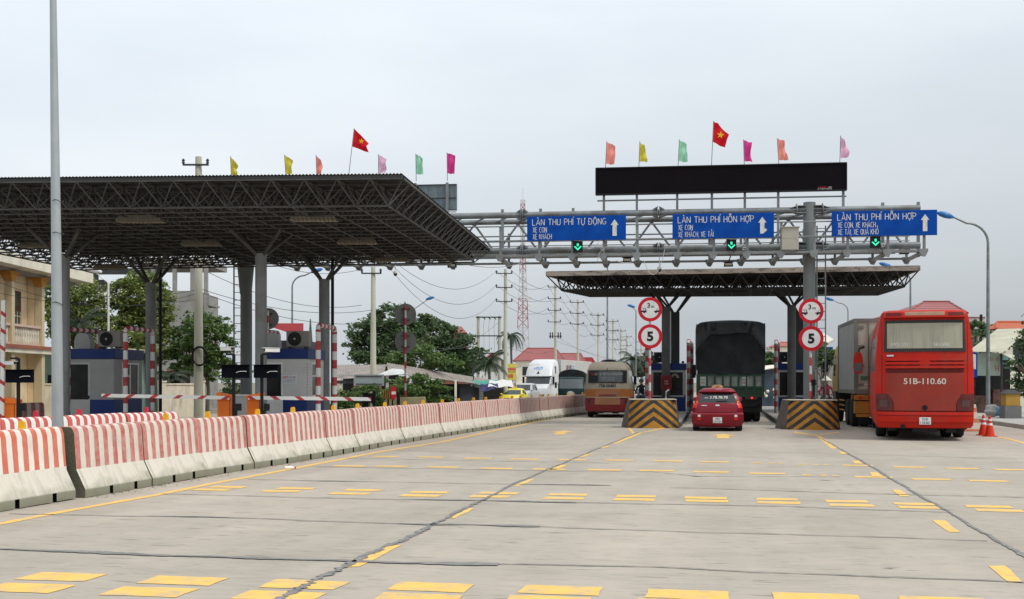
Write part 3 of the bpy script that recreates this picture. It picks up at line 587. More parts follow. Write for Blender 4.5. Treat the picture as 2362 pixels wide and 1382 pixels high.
# ================================================================ CANOPIES
HT, HB = 6.43, 5.84
def bil(c, u, v, z): # corners FL, FR, BR, BL
    a = Vector(c[0]).lerp(Vector(c[1]), u); b = Vector(c[3]).lerp(Vector(c[2]), u); p = a.lerp(b, v); return Vector((p.x, p.y, z))
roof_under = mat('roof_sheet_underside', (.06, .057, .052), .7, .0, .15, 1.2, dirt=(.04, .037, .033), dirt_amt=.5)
def canopy(name, label, top, bot, nu, nv, corr, cols, lights, rfr, fascia=None, rz=0, under=None, steel=None, extra=0, pipes=()):
    o = thing(name, (0, 0, 0), label, 'canopy', 0, 'canopies over the toll lanes')
    c0 = Vector(((top[0][0]+top[2][0])/2, (top[0][1]+top[2][1])/2, 0)); o.location = c0
    def sub(mb): mb.v = [(a - c0.x, b - c0.y, c) for a, b, c in mb.v]; return mb
    # corrugated roof sheet
    mb = MB(); n = corr; vs = []
    for v in (-.004, 1.004):
        for i in range(n * 2 + 1): p = bil(top, i / (2*n), v, HT + .09 + (.03 if i % 2 else 0)); vs.append(p)
    m2 = 2*n+1; mb.add(vs, [(i, i+1, m2+i+1, m2+i) for i in range(m2-1)])
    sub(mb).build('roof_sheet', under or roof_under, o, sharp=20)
    mb = MB()
    for j in range(nv * 2 + 1): mb.bar(bil(top, 0, j/(2*nv), HT + .045), bil(top, 1, j/(2*nv), HT + .045), .05, .07)
    sub(mb).build('purlins', dgrey, o)
    T = lambda i, j: bil(top, i/nu, j/nv, HT); Bn = lambda i, j: bil(bot, i/(nu-1), j/(nv-1), HB)
    mb = MB()
    for j in range(nv+1): mb.tube(T(0,j), T(nu,j), .03, n=4, caps=False)
    for i in range(nu+1): mb.tube(T(i,0), T(i,nv), .03, n=4, caps=False)
    for j in range(nv): mb.tube(Bn(0,j), Bn(nu-1,j), rfr, n=5, caps=False)
    for i in range(nu): mb.tube(Bn(i,0), Bn(i,nv-1), rfr, n=5, caps=False)
    for i in range(nu):
        for j in range(nv):
            b = Bn(i, j)
            for di in (0, 1):
                for dj in (0, 1): mb.tube(T(i+di, j+dj), b, .019 if not fascia else .035, n=3, caps=False)
    for j in range(extra):
        v = (j + .5) / extra; mb.tube(bil(bot, 0, v, HB - .02), bil(bot, 1, v, HB - .02), .05, n=4, caps=False)
    sub(mb).build('space_frame', steel or truss_m, o)
    for (x, y) in pipes:
        p = Vector((x, y, 0)) - c0; mb = MB(); mb.tube(p, p + Vector((0, 0, HB)), .055, n=10); mb.build('downpipe', black, o)
    if fascia:
        mb = MB()
        ed = [(0,0),(1,0),(1,1),(0,1)]
        for k in range(4):
            a = bil(top, *ed[k], 0); b = bil(top, *ed[(k+1) % 4], 0); L_ = int((b-a).length / 1.35) + 1
            d = (b-a).normalized(); nn = Vector((d.y, -d.x, 0)) * .06
            for q in range(L_):
                p = a.lerp(b, q/L_) + d*.008; r = a.lerp(b, (q+1)/L_) - d*.008
                lo = [p+nn, r+nn, r-nn, p-nn]; z0, z1 = HT - .02, HT + .2
                mb.hexa([x + Vector((0,0,z0)) for x in lo], [x + Vector((0,0,z1)) for x in lo])
        sub(mb).build('fascia', fascia, o)
    for (x, y, zt, r, rect, lift) in cols:
        p = Vector((x, y, 0)) - c0; mb = MB()
        if rect: mb.box(p.x - r, p.x + r, p.y - r, p.y + r, 0, zt)
        else:
            mb.tube(p, p + Vector((0,0,zt)), r, n=28); mb.tube(p + Vector((0,0,zt-.02)), p + Vector((0,0,zt+.015)), r*1.12, n=28); mb.tube(p + Vector((0,0,zt*.5)), p + Vector((0,0,zt*.5+.012)), r*1.012, n=28)
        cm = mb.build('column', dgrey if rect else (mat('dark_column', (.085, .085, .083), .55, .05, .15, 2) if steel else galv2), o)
        mb = MB()
        s = .72
        for a, b in ((-s, -s), (s, -s), (s, s), (-s, s)):
            mb.tube(Vector((p.x + a*.15, p.y + b*.15, zt)), Vector((p.x + a, p.y + b, HB)), .055, n=8)
        mb.build('strut', steel or truss_m, cm)
    for (px, py, Yl, ww) in lights:
        c = Q(px, py, Yl) - c0; l = MB(); hw, hd = ww/2, .26; z = HB - .1 + 0
        l.add([(c.x-hw,c.y-hd,z),(c.x+hw,c.y-hd,z),(c.x+hw,c.y+hd,z),(c.x-hw,c.y+hd,z),(c.x-hw*.8,c.y-hd*.6,z+.16),(c.x+hw*.8,c.y-hd*.6,z+.16),(c.x+hw*.8,c.y+hd*.6,z+.16),(c.x-hw*.8,c.y+hd*.6,z+.16)],
              [(4,5,6,7),(0,1,5,4),(1,2,6,5),(2,3,7,6),(3,0,4,7)])
        for q in range(11):
            x = c.x - hw + ww * (q + .5) / 11; l.box(x-.012, x+.012, c.y-hd+.02, c.y+hd-.02, z-.0, z+.07)
        for x in (-hw*.7, hw*.7): l.bar((c.x+x, c.y, z+.16), (c.x+x, c.y, z+.3), .03)
        l.build('light_fixture', steel if steel else mat('fixture_tan', (.30, .265, .21), .5, .1, .1, 3), o)
    return o
YF = lambda py, H: (H - EYE) * F / (HZ - py)
topL = [(-18.6, 28.9), (XW(930,28.0), 28.0), (XW(1130,43.1), 43.1), (-16.4, 45.6)]
botL = [(-18.15, 29.35), (XW(895,28.46), 28.46), (XW(1095,41.8), 41.8), (-16.5, 44.7)]
def lx(px, py): return (px, py, YF(py, HB - .1), 1.2)
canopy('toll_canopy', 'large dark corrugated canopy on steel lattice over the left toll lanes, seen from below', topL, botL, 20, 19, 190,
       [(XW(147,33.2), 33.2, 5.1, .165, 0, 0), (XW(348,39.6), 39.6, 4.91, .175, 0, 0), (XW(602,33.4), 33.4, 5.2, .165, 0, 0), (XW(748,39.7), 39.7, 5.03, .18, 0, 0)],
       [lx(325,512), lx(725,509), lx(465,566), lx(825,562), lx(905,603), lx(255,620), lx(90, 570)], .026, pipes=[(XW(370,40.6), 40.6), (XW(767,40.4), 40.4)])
tan_f = mat('stained_tan_fascia', (.36, .30, .25), .7, 0, .12, 1, dirt=(.06, .055, .05), dirt_amt=.9, dirt_scale=2.2, stretch=(.7, 1, 3))
topR = [(1.6, 53.6), (17.7, 50.9), (18.4, 58.4), (3.7, 59.4)]
botR = [(XW(1296,54.6), 54.6), (XW(2086,52.4), 52.4), (XW(2024,57.4), 57.4), (XW(1361,58.4), 58.4)]
canopy('toll_canopy', 'small far canopy with stained tan edge over the right toll lanes, beyond the sign gantry', topR, botR, 17, 4, 170,
       [(XW(1536,55.2), 55.2, 5.1, .2, 0, 0), (XW(1553,58.2), 57.6, 5.0, .2, 1, 0), (XW(1826,54.8), 54.8, 5.15, .2, 0, 0), (XW(1843,57.4), 57.4, 5.0, .2, 1, 0)],
       [(1440, 683, 54, 1.3), (1685, 676, 54.5, 1.4), (1905, 676, 54, 1.3)], .05, fascia=tan_f, under=mat('dark_canopy_sheet', (.035, .033, .03), .8), steel=mat('dark_canopy_steel', (.05, .048, .045), .7), extra=9)  # sheet and steel in darker tones than the left canopy
# ================================================================ SIGN GANTRY
GX0, GY0 = XW(1867, 42), 42.0
GR = -math.atan(.1215)
def gy(px): return 42 / (1 + 4.5e-5 * (px - 1867))
def gu(px, v=0):                             # picture column -> position along the gantry (plane at offset v behind the front chord)
    # local point (u, v) -> world: X = GX0 + u cos - v sin', Y = GY0 + ...
    c, s = cos(GR), sin(GR); k = (px - CX) / F
    # (GX0 + u c - v s) = k (GY0 + u s + v c)
    return (k * (GY0 + v * c) - GX0 + v * s) / (c - k * s)
gan = thing('sign_gantry', (GX0, GY0, 0), 'long grey pipe gantry with catwalk spanning the road and carrying the blue lane signs', 'gantry', GR)
U0, U1 = gu(568), gu(2122)
mb = MB()
for (z, v, r) in ((7.73, 0, .115), (7.73, 1.8, .1), (6.41, 0, .125), (6.41, 1.8, .1)): mb.tube((U0 - 1.2, v, z), (U1 - (0 if v == 0 else .5), v, z), r, n=16)
mb.build('chord_pipe', galv, gan)
mb = MB(); k = 0; x = U0
while x < U1 - .9:
    za, zb = (6.5, 7.65) if k % 2 else (7.65, 6.5)
    mb.tube((x, 1.8, za), (x + .85, 1.8, zb), .04, n=6, caps=False)
    mb.tube((x, 0.03, 6.41 if k % 2 else 6.43), (x + .85, 1.8, 6.41), .035, n=6, caps=False)
    mb.tube((x, 1.8, 7.73), (x + .85, 0, 7.73), .035, n=6, caps=False); x += .85; k += 1
mb.build('lattice_web', galv, gan)
# joint flanges
for px in (1205, 1519):
    u = gu(px)
    for z in (7.73, 6.41):
        mb = MB()
        for du in (-.03, .03): mb.tube((u + du - .012, 0, z), (u + du + .012, 0, z), .24, n=20)
        for a in range(8):
            q = a * pi / 4 + .2
            for sgn in (-1, 1): mb.add([(u+sgn*.04, .12*cos(q), z+.12*sin(q)), (u+sgn*.04, .23*cos(q), z+.23*sin(q)), (u+sgn*.24, .12*cos(q), z+.12*sin(q))], [(0,1,2)])
        mb.build('pipe_flange', galv, gan)
for u in (0, gu(568)):
    for z in (7.73, 6.41):
        for sgn in (-1, 1):
            mb = MB()
            for dz in (-.13, 0, .13):
                mb.add([(u+sgn*.15,-.2,z+dz),(u+sgn*.42,-.2,z+dz),(u+sgn*.72,-.1,z+dz*.4),(u+sgn*.72,.1,z+dz*.4),(u+sgn*.42,.2,z+dz),(u+sgn*.15,.2,z+dz)] + [(a,b,c+.02) for a,b,c in [(u+sgn*.15,-.2,z+dz),(u+sgn*.42,-.2,z+dz),(u+sgn*.72,-.1,z+dz*.4),(u+sgn*.72,.1,z+dz*.4),(u+sgn*.42,.2,z+dz),(u+sgn*.15,.2,z+dz)]],
                       [tuple(range(6)), tuple(range(11, 5, -1))] + [(i, (i+1) % 6, 6 + (i+1) % 6, 6 + i) for i in range(6)])
            mb.tube((u+sgn*.44,0,z), (u+sgn*.47,0,z), .24, n=16); mb.build('pipe_flange', galv, gan)
for nm, u, zt in (('pillar', 0, 8.0), ('pillar', gu(568), 7.9)):
    mb = MB(); mb.tube((u, 0, 0), (u, 0, zt), .215 if u == 0 else .22, n=32); mb.tube((u, 0, 0), (u, 0, .06), .42, n=24)
    if u < -5: mb.tube((u-.02, 0, 4.9), (u-.02, 0, 6.1), .221, .33, n=32); mb.tube((u-.02, 0, 6.1), (u-.02, 0, 7.8), .33, n=32)
    mb.build(nm, mat('pillar_grey', (.20, .225, .22), .55, .15, .1, 1.2, dirt=(.13, .12, .1), dirt_amt=.5, dirt_scale=.8, stretch=(2, 2, .5)), gan)
# stations: cross beams, posts, plates
pxs = [1099-75, 1159, 1247, 1322, 1393, 1469, 1562, 1642, 1718, 1795, 1870, 1945, 2036, 2118]
st = [gu(p) for p in pxs]; u = st[0] - 1.25
while u > U0 + .6: st.insert(0, u); u -= 1.25
LED = {1393, 1469, 1562, 1642, 1718, 1795, 1945}
for i, u in enumerate(st):
    p = MB(); inled = gu(1380) < u < gu(1950) and abs(u - gu(1870)) > .3
    zt = 8.42 if inled else 7.95
    p.bar((u, -.0, 6.0), (u, -.0, zt), .1 if not inled else .085)
    p.build('upright_post', galv2, gan)
    p = MB(); p.bar((u + .03, -.78, 6.0), (u + .03, -.78, 7.22), .085); p.build('railing_post', galv2, gan); p = MB(); p.bar((u, 1.95, 5.98), (u, 1.95, 7.3), .085)
    p.build('railing_post', galv2, gan)
    p = MB(); p.box(u - .09, u + .09, -.82, 2.0, 6.04, 6.12)
    for v, e in ((-.86, 0), (1.9, 0)):
        p.prism([(u-.15, 6.2), (u-.15, 6.1), (u-.06, 5.95), (u+.06, 5.93), (u+.15, 6.1), (u+.15, 6.2)], v, v + .12, 'y')
    p.build('bracket', galv2, gan)
mb = MB()
for v in (-.8, 1.95):
    mb.box(st[0] - .3, U1 + .05, v - .03, v + .03, 6.1, 6.18)
    for z in (6.68, 7.2): mb.tube((st[0] - .3, v - (.06 if v < 0 else -.06), z), (U1, v - (.06 if v < 0 else -.06), z), .026, n=6)
for z in (6.78, 6.95): mb.tube((st[0], 1.7, z), (U1, 1.7, z), .02, n=5)
mb.tube((gu(1378), -.02, 8.2), (gu(1952), -.02, 8.2), .03, n=6)
mb.build('catwalk_rail', galv2, gan)
mb = MB(); mb.box(st[0] - .3, U1, -.72, 0 - .2, 6.13, 6.16); mb.build('catwalk_floor', galv, gan)
# ladders on the pillars
for u in (gu(1897), gu(542)):
    mb = MB(); s = .15
    for du in (-s, s): mb.bar((u + du, .3, .2), (u + du, .3, 7.2), .045)
    z = .5
    while z < 7.1: mb.tube((u - s, .3, z), (u + s, .3, z), .014, n=5); z += .3
    for z in (1.5, 3.5, 5.5): mb.bar((u - s*1.0 if u > -5 else u + s, .3, z), ((0 if u > -5 else gu(568)), .05, z), .04)
    mb.build('ladder', galv2, gan)
def gloc(u, v, z):
    c, s = cos(GR), sin(GR); return Vector((GX0 + u*c - v*s, GY0 + u*s + v*c, z))
# boards on the gantry
def board(name, px0, px1, z0, z1, v, th, m, label, cat, back=False):
    u0, u1 = gu(px0, v), gu(px1, v); o = thing(name, gloc(u0, v, z0), label, cat, GR); mb = MB(); mb.box(0, u1-u0, -th, 0, 0, z1-z0)
    mb.build('panel', m, o, bevel=.006); return o, u1-u0
for (p0, p1, lines, lab, mk) in ((1216, 1444, ['LÀN THU PHÍ TỰ ĐỘNG', 'XE CON', 'XE KHÁCH'], 'blue sign reading LÀN THU PHÍ TỰ ĐỘNG, leftmost of three on the gantry', .58),
                             (1551, 1785, ['LÀN THU PHÍ HỖN HỢP', 'XE CON', 'XE KHÁCH, XE TẢI'], 'blue lane sign ending XE KHÁCH, XE TẢI, with a torn white arrow', .58),
                             (1918, 2161, ['LÀN THU PHÍ HỖN HỢP', 'XE CON, XE KHÁCH', 'XE TẢI, XE QUÁ KHỔ'], 'blue sign ending XE TẢI, XE QUÁ KHỔ at the gantry right end', .58)):
    o, W_ = board('lane_sign', p0, p1, 6.65, 7.53, -.93, .05, sign_b, lab, 'sign'); o['group'] = 'blue lane signs on the gantry'
    k = W_ / 3.6
    t = MB(); stroke_text(t, lines[0], .2*k, .56, .215, width=2.68*k, y=-.053, sw=.105); t.build('lettering', txt_w, o, sharp=0)
    w2 = {'XE CON': .50, 'XE KHÁCH': .68, 'XE KHÁCH, XE TẢI': 1.24, 'XE CON, XE KHÁCH': 1.28, 'XE TẢI, XE QUÁ KHỔ': 1.38}
    t = MB(); stroke_text(t, lines[1], .22*k, .305, .18, width=w2[lines[1]]*k, y=-.053, sw=.095); t.build('lettering', txt_w, o, sharp=0)
    t = MB(); stroke_text(t, lines[2], .22*k, .06, .18, width=w2[lines[2]]*k, y=-.053, sw=.095); t.build('lettering', txt_w, o, sharp=0)
    a = MB(); ax = 3.19*k; torn = 'torn' in lab
    a.add([(ax-.14,-.053,.53),(ax+.14,-.053,.53),(ax,-.053,.73)], [(0,1,2)])
    if torn: a.add([(ax-.075,-.0532,.14),(ax+.03,-.0532,.14),(ax+.09,-.0532,.2),(ax+.17,-.0535,.27),(ax+.075,-.0532,.34),(ax+.075,-.0532,.53),(ax-.075,-.0532,.53)], [tuple(range(7))])
    else: a.add([(ax-.075,-.0532,.14),(ax+.075,-.0532,.14),(ax+.075,-.0532,.53),(ax-.075,-.0532,.53)], [(0,1,2,3)])
    a.build('arrow', txt_w, o, sharp=0)
ledm = mat('led_board_face', (.006, .004, .006), .7, 0, .25, 1, spec=.08)
o, W_ = board('led_board', 1375, 1951, 8.4, 9.36, -.05, .16, ledm, 'long blank black electronic message board on posts above the blue signs', 'message board')
mb = MB()
for a, b, c, d in ((-.01, W_+.01, -.02, .02), (-.01, W_+.01, .94, .98)): mb.box(a, b, -.19, .01, c, d)
for x in (0, W_): mb.box(x-.02, x+.02, -.188, .008, 0, .96)
mb.build('frame', black, o)
mb = MB(); scribble(mb, W_-.98, W_-.66, .085, .04, y=-.164, words=1); mb.build('maker_lettering', redrefl, o, sharp=0)
mb = MB(); scribble(mb, W_-1.0, W_-.5, .03, .035, y=-.164, words=2); scribble(mb, W_-.62, W_-.5, .085, .04, y=-.164, words=1); mb.build('maker_lettering', txt_w, o, sharp=0)
# board for the other direction, seen from behind
ub = gu(1053, 1.6)
o = thing('led_board', gloc(gu(470, 1.6), 1.6, 7.95), 'grey back of a second message board standing behind the big left canopy', 'message board', GR); Wb = gu(1053, 1.6) - gu(470, 1.6)
mb = MB(); mb.box(0, Wb, 0, .16, .25, 1.26); mb.build('back_panel', mat('grey_sheet_back', (.15, .19, .21), .5, .2, .2, 2, dirt=(.25, .27, .27), dirt_amt=.4, dirt_scale=3, stretch=(4, 1, .6)), o)
mb = MB()
for z in (.25, .72, 1.24): mb.box(0, Wb, -.03, -.003, z-.015, z+.015)
mb.build('stiffener', dgrey, o)
mb = MB()
x = Wb - .35
while x > 0: mb.bar((x, -.08, -.3), (x, -.08, 1.3), .1); x -= 1.25
mb.box(Wb - 1.2, Wb, -.05, .0, .16, .19)
mb.build('post', galv2, o)
# lane-control lights, cabinet, cameras and floodlights on the gantry
grn = mat('lit_green_arrow', (.03, .72, .38), .4, emit=1.0, var=0)
for i, (px, py) in enumerate(((1333, 570), (1687, 566), (2019, 559))):
    u = gu(px, -.92); z = ZW(py, gy(px) - .92); o = thing('lane_signal', gloc(u, -.92, z), ['left', 'middle', 'right'][i] + ' lane signal with a green down arrow hanging under the ' + ['TỰ ĐỘNG sign', 'middle blue sign', 'right-end blue sign'][i], 'lane signal', GR, 'green arrow lane signals')
    mb = MB(); mb.box(-.17, .17, -.06, .1, -.185, .185); mb.box(-.19, .19, -.12, -.06, .186, .2); mb.build('housing', black, o)
    a = MB(); a.add([(-.035,-.063,.02),(.035,-.063,.02),(.035,-.063,.12),(-.035,-.063,.12)], [(0,1,2,3)])
    for s in (-1, 1): a.add([(0,-.0632-.0002*s,-.13),(s*.135,-.0632-.0002*s,.0),(s*.1,-.0632-.0002*s,.03),(0,-.0632-.0002*s,-.065)], [(0,1,2,3)] if s > 0 else [(3,2,1,0)])
    a.build('arrow', grn, o, sharp=0)
o = thing('control_cabinet', gloc(gu(1803, -.95), -.95, ZW(577, 41.2)), 'beige metal control cabinet hung on the gantry between two blue signs', 'cabinet', GR)
mb = MB(); mb.box(0, .59, 0, .25, 0, .79); mb.box(-.03, .62, -.05, .28, .79, .82); mb.build('body', mat('beige_enamel', (.42, .40, .33), .5, 0, .05, 2), o)
mb = MB(); mb.box(.01, .58, -.012, 0, .015, .40); mb.box(.01, .58, -.012, 0, .41, .78); mb.build('door', mat('beige_enamel', (0,0,0)), o, bevel=.004)
mb = MB(); mb.box(.53, .55, -.03, -.012, .36, .42); mb.build('handle', chrome, o)
flm = mat('flood_glass', (.5, .47, .38), .2, 0, .1, 3)
def flood(u, v, z, lab, lit=True):
    o = thing('floodlight', gloc(u, v, z), lab, 'floodlight', GR); mb = MB(); mb.prism([(-.17,0),(.17,0),(.14,.16),(-.14,.16)], -.12, .1, 'y'); mb.box(-.2, .2, -.14, .12, .161, .175); mb.bar((0,0,.17), (.1,.1,.42), .03); mb.build('housing', black, o)
    mb = MB(); mb.box(-.12, .12, -.128, -.121, .03, .11); mb.build('lens', flm, o); return o
flood(gu(1680, .9), .9, ZW(616, 43.4), 'black floodlight hanging under the gantry right of the small centre camera')
flood(gu(1447, 1.3), 1.3, ZW(604, 44.0), 'black floodlight under the gantry above the far canopy, left of the centre')
flood(gu(2085, 1.6), 1.6, ZW(588, 43.4), 'black floodlight near the right end of the gantry')
flood(gu(1043, 1.3), 1.3, ZW(618, 45.0), 'black floodlight beneath the corner of the big left canopy')
def dome(u, v, z, lab, drop=.25):
    o = thing('dome_camera', gloc(u, v, z), lab, 'camera', GR); mb = MB(); mb.tube((0,0,.1), (0,0,.1+drop), .018, n=6); mb.lathe([(.0,.12),(.06,.11),(.085,.06),(.085,.02)], n=14); mb.build('housing', white, o)
    mb = MB(); mb.lathe([(.075,.02),(.07,-.03),(.045,-.07),(0,-.085)], n=14); mb.build('lens', glass, o)
dome(gu(912, 1.2), 1.2, ZW(633, 45.2), 'white dome camera hanging by itself below the left canopy')
dome(gu(1521, 1.0), 1.0, ZW(622, 43.6), 'small white dome camera under the gantry centre', .9)
def boxcam(p, rz, lab, s=1, parent=None):
    o = thing('security_camera', p, lab, 'camera', rz); mb = MB(); mb.box(-.06*s, .06*s, -.2*s, .2*s, -.05*s, .05*s); mb.box(-.075*s, .075*s, -.26*s, .2*s, .05*s, .065*s); mb.build('housing', white, o, bevel=.008); mb = MB(); mb.box(-.045*s, .045*s, -.204*s, -.2*s, -.035*s, .035*s); mb.build('lens', glass, o); return o
for i, (px, py) in enumerate(((1389, 576), (1716, 575), (2036, 567))):
    boxcam(gloc(gu(px, -1.0), -1.0, ZW(py, gy(px) - 1)), GR, 'small white camera on the gantry railing just right of the ' + ['left', 'middle', 'right-hand'][i] + ' green arrow', .7)
mb = MB()
for (a, b, sag) in (((1355, 573), (1385, 552), .12), ((1700, 568), (1722, 548), .12), ((1520, 620), (1485, 600), .35), ((1521, 616), (1533, 575), .1), ((1040, 600), (1220, 603), .25), ((1420, 600), (1470, 598), .12), ((1378, 603), (1388, 580), -.1)):
    va = -.96; A = gloc(gu(a[0], va), va, ZW(a[1], gy(a[0]) + va)); B = gloc(gu(b[0], va), va, ZW(b[1], gy(b[0]) + va))
    mb.path([A.lerp(B, t/8) + Vector((0, 0, -sag * 4 * (t/8) * (1 - t/8))) for t in range(9)], .012, n=5)
c = gan.location; mb.v = [(x - c.x, y - c.y, z) for x, y, z in mb.v]; ob = mb.build('cable', mat('white_cable', (.5, .5, .48), .6), gan); ob.rotation_euler = (0, 0, -GR)
# ---------------------------------------------------------------- flags
def flagc(n, c): 
    m = mat('cloth_' + n, c, .8, 0, .06, 6)
    b = m.node_tree.nodes['Principled BSDF']; tr = N(m.node_tree, 'ShaderNodeBsdfTranslucent'); src = b.inputs['Base Color'].links[0].from_socket
    mx = N(m.node_tree, 'ShaderNodeMixShader'); mx.inputs[0].default_value = .35; L = m.node_tree.links.new; L(src, tr.inputs[0]); L(b.outputs[0], mx.inputs[1]); L(tr.outputs[0], mx.inputs[2]); L(mx.outputs[0], m.node_tree.nodes['Material Output'].inputs[0]); return m
FC = {'salmon': flagc('salmon', (.95, .34, .28)), 'yellow': flagc('yellow', (.72, .62, .07)), 'green': flagc('mint', (.38, .75, .53)), 'magenta': flagc('magenta', (.72, .06, .30)), 'pink': flagc('pink', (.85, .50, .66)), 'red': flagc('red', (.68, .012, .022)), 'star': flagc('star_yellow', (.85, .66, .04))}
def flag(col, base, top, topedge, botedge, fly, Y, label, star=None):
    p0 = Q(*base, Y); p1 = Q(*top, Y); o = thing('flag', p0, label, 'flag', 0, 'small flags flying above the message boards')
    mb = MB(); mb.tube((0,0,0), p1 - p0, .014, n=5); mb.build('flagpole', galv, o)
    # cloth: rows between hoist and fly edges
    hz0, hz1 = Vector(botedge), Vector(topedge); nr_, ncol = 10, 7; fl = [Vector(q) for q in fly]
    seg = [0]
    for a, b in zip(fl[:-1], fl[1:]): seg.append(seg[-1] + (b - a).length)
    def along(t):
        d = t * seg[-1]
        for i in range(len(fl) - 1):
            if d <= seg[i+1] + 1e-6: return fl[i].lerp(fl[i+1], (d - seg[i]) / max(seg[i+1] - seg[i], 1e-6))
        return fl[-1]
    ph = random.random() * 6
    mb = MB(); pts = []
    for r in range(nr_ + 1):
        a = hz1.lerp(hz0, r / nr_); b = along(r / nr_)
        for c in range(ncol + 1):
            q = a.lerp(b, c / ncol); dep = .10 * sin(c * 1.25 + r * .35 + ph) * (c / ncol) + .06 * sin(r * .9 + ph)* (c / ncol); pts.append(Q(q.x, q.y, Y) + Vector((0, dep, 0)) - p0)
    mb.add(pts, [(r*(ncol+1)+c, (r+1)*(ncol+1)+c, (r+1)*(ncol+1)+c+1, r*(ncol+1)+c+1) for r in range(nr_) for c in range(ncol)])
    cl = mb.build('cloth', FC[col], o, sharp=0); cl.data.shade_smooth()
    if star:
        mb = MB(); cx, cy, R_, tilt = star; P = [Q(cx + R_ * (1 if k % 2 == 0 else .4) * sin(tilt + k*pi/5), cy - R_ * (1 if k % 2 == 0 else .4) * cos(tilt + k*pi/5), Y) - p0 + Vector((0, -.11, 0)) for k in range(10)]
        c = Q(cx, cy, Y) - p0 + Vector((0, -.115, 0)); mb.add(P + [c], [(10, k, (k+1) % 10) for k in range(10)]); mb.build('star', FC['star'], cl, sharp=0)
R = 'over the black message board'
flag('salmon', (1396.5,388), (1399.5,326), (1399.5,328), (1397.5,378), [(1420,337),(1419,355),(1416.6,380)], gy(1397)-.1, 'salmon flag flying at the left end ' + R)
flag('yellow', (1473.6,387), (1476,326), (1476,330), (1474,373), [(1486,335),(1491,352),(1494,373)], gy(1473)-.1, 'yellow flag ' + R + ', second from its left end')
flag('green', (1564,386), (1567,322), (1567,323), (1565,372), [(1585,333),(1584,350),(1586,374)], gy(1564)-.1, 'mint green flag ' + R + ', just left of the tall red flag')
flag('red', (1641,385), (1645.8,279), (1645.6,280), (1643.5,327), [(1660,288),(1681,311),(1676,322),(1672,341)], gy(1641)-.1, 'red flag with a yellow star high ' + R, star=(1660.5,313,9,.15))
flag('magenta', (1717,384), (1715,322), (1715,323), (1717,372), [(1734,329),(1731,345),(1736,374)], gy(1717)-.1, 'magenta flag ' + R + ', just right of the tall red flag')
flag('salmon', (1796.5,382), (1793,319), (1793,320), (1797,370), [(1810,326),(1813,345),(1818,369)], gy(1796)-.1, 'salmon flag ' + R + ', second from its right end')
flag('pink', (1937,379), (1939,313), (1939,314), (1939,365), [(1947,325),(1958,340),(1959,352),(1956,363)], gy(1937)-.1, 'pale pink flag at the right end ' + R)
R = 'above the big left canopy'
YL = 45.2
flag('yellow', (534,420), (531.5,360), (532,362), (534,404), [(544,374),(549,382),(543,390),(549,399),(547,404)], YL+.6, 'ragged yellow flag ' + R + ', leftmost of the row')
flag('yellow', (660.5,420), (656,357), (656.5,358), (659,402), [(675,369),(674,386),(673.5,402)], YL+.2, 'broad yellow flag ' + R + ', second of the row')
flag('salmon', (731,420), (729,358), (729,359), (731,402), [(741,370),(743,384),(741,402)], YL, 'salmon flag ' + R + ', left of the tall red flag')
flag('red', (802,425), (817,296), (817,297), (812,338), [(838,318),(850,330),(845,337),(851,352)], YL-.2, 'red flag with a yellow star flying high ' + R, star=(834.5,327,7,.12))
flag('pink', (873,420), (873,356), (873,357), (873,399), [(892,367),(890,376),(892,388),(888,399)], YL-.4, 'pale pink flag ' + R + ', right of the tall red flag')
flag('green', (960,418), (959,355), (959,356), (960,402), [(968,359),(976,367),(975,385),(977,403)], YL-.6, 'mint green flag at the left end of the grey board behind the left canopy')
flag('magenta', (1032,417), (1031,352), (1031,353), (1031,400), [(1050,358),(1050,376),(1048,402)], YL-.8, 'magenta flag above the grey board behind the left canopy')
# ================================================================ TOLL ISLANDS, BLOCKS, BOOTHS
isl = mat('island_kerb_paint', (.075, .075, .075), .8, 0, .3, 2, dirt=(.2, .19, .17), dirt_amt=.6)
islt = mat('island_top_concrete', (.27, .26, .24), .85, 0, .15, 2, dirt=(.12, .11, .1), dirt_amt=.5)
def island(name, x, y, dirx, y1, wd, label, group):
    rz = -math.atan(dirx); L_ = y1 - y; o = thing(name, (x, y, 0), label, 'traffic island', rz, group)
    def ring(h, ins): return [(-wd/2+ins, .5), (-wd/2+.25+ins, 0+ins), (wd/2-.25-ins, 0+ins), (wd/2-ins, .5), (wd/2-ins, L_-ins), (-wd/2+ins, L_-ins)]
    mb = MB(); a = [(p[0], p[1], -.3) for p in ring(0, 0)] + [(p[0], p[1], .15) for p in ring(0, 0)] + [(p[0], p[1], .17) for p in ring(0, .03)]
    mb.add(a, [(i, (i+1) % 6, 6 + (i+1) % 6, 6 + i) for i in range(6)] + [(6+i, 6+(i+1) % 6, 12+(i+1) % 6, 12+i) for i in range(6)]); mb.build('kerb', isl, o)
    mb = MB(); mb.add([(p[0], p[1], .17) for p in ring(0, .03)], [tuple(range(6))]); mb.build('island_top', islt, o, sharp=0)
    return o
KD = .17
I1 = (4.95, 40.4); I2 = (9.95, 39.2)
island('toll_island', I1[0], I1[1], KD, 68, 1.75, 'long kerbed toll island under the far canopy, behind the left chevron block', 'toll islands'); island('toll_island', I2[0], I2[1], KD+.01, 68, 1.8, 'long kerbed toll island carrying the gantry pillar, behind the right chevron block', 'toll islands')
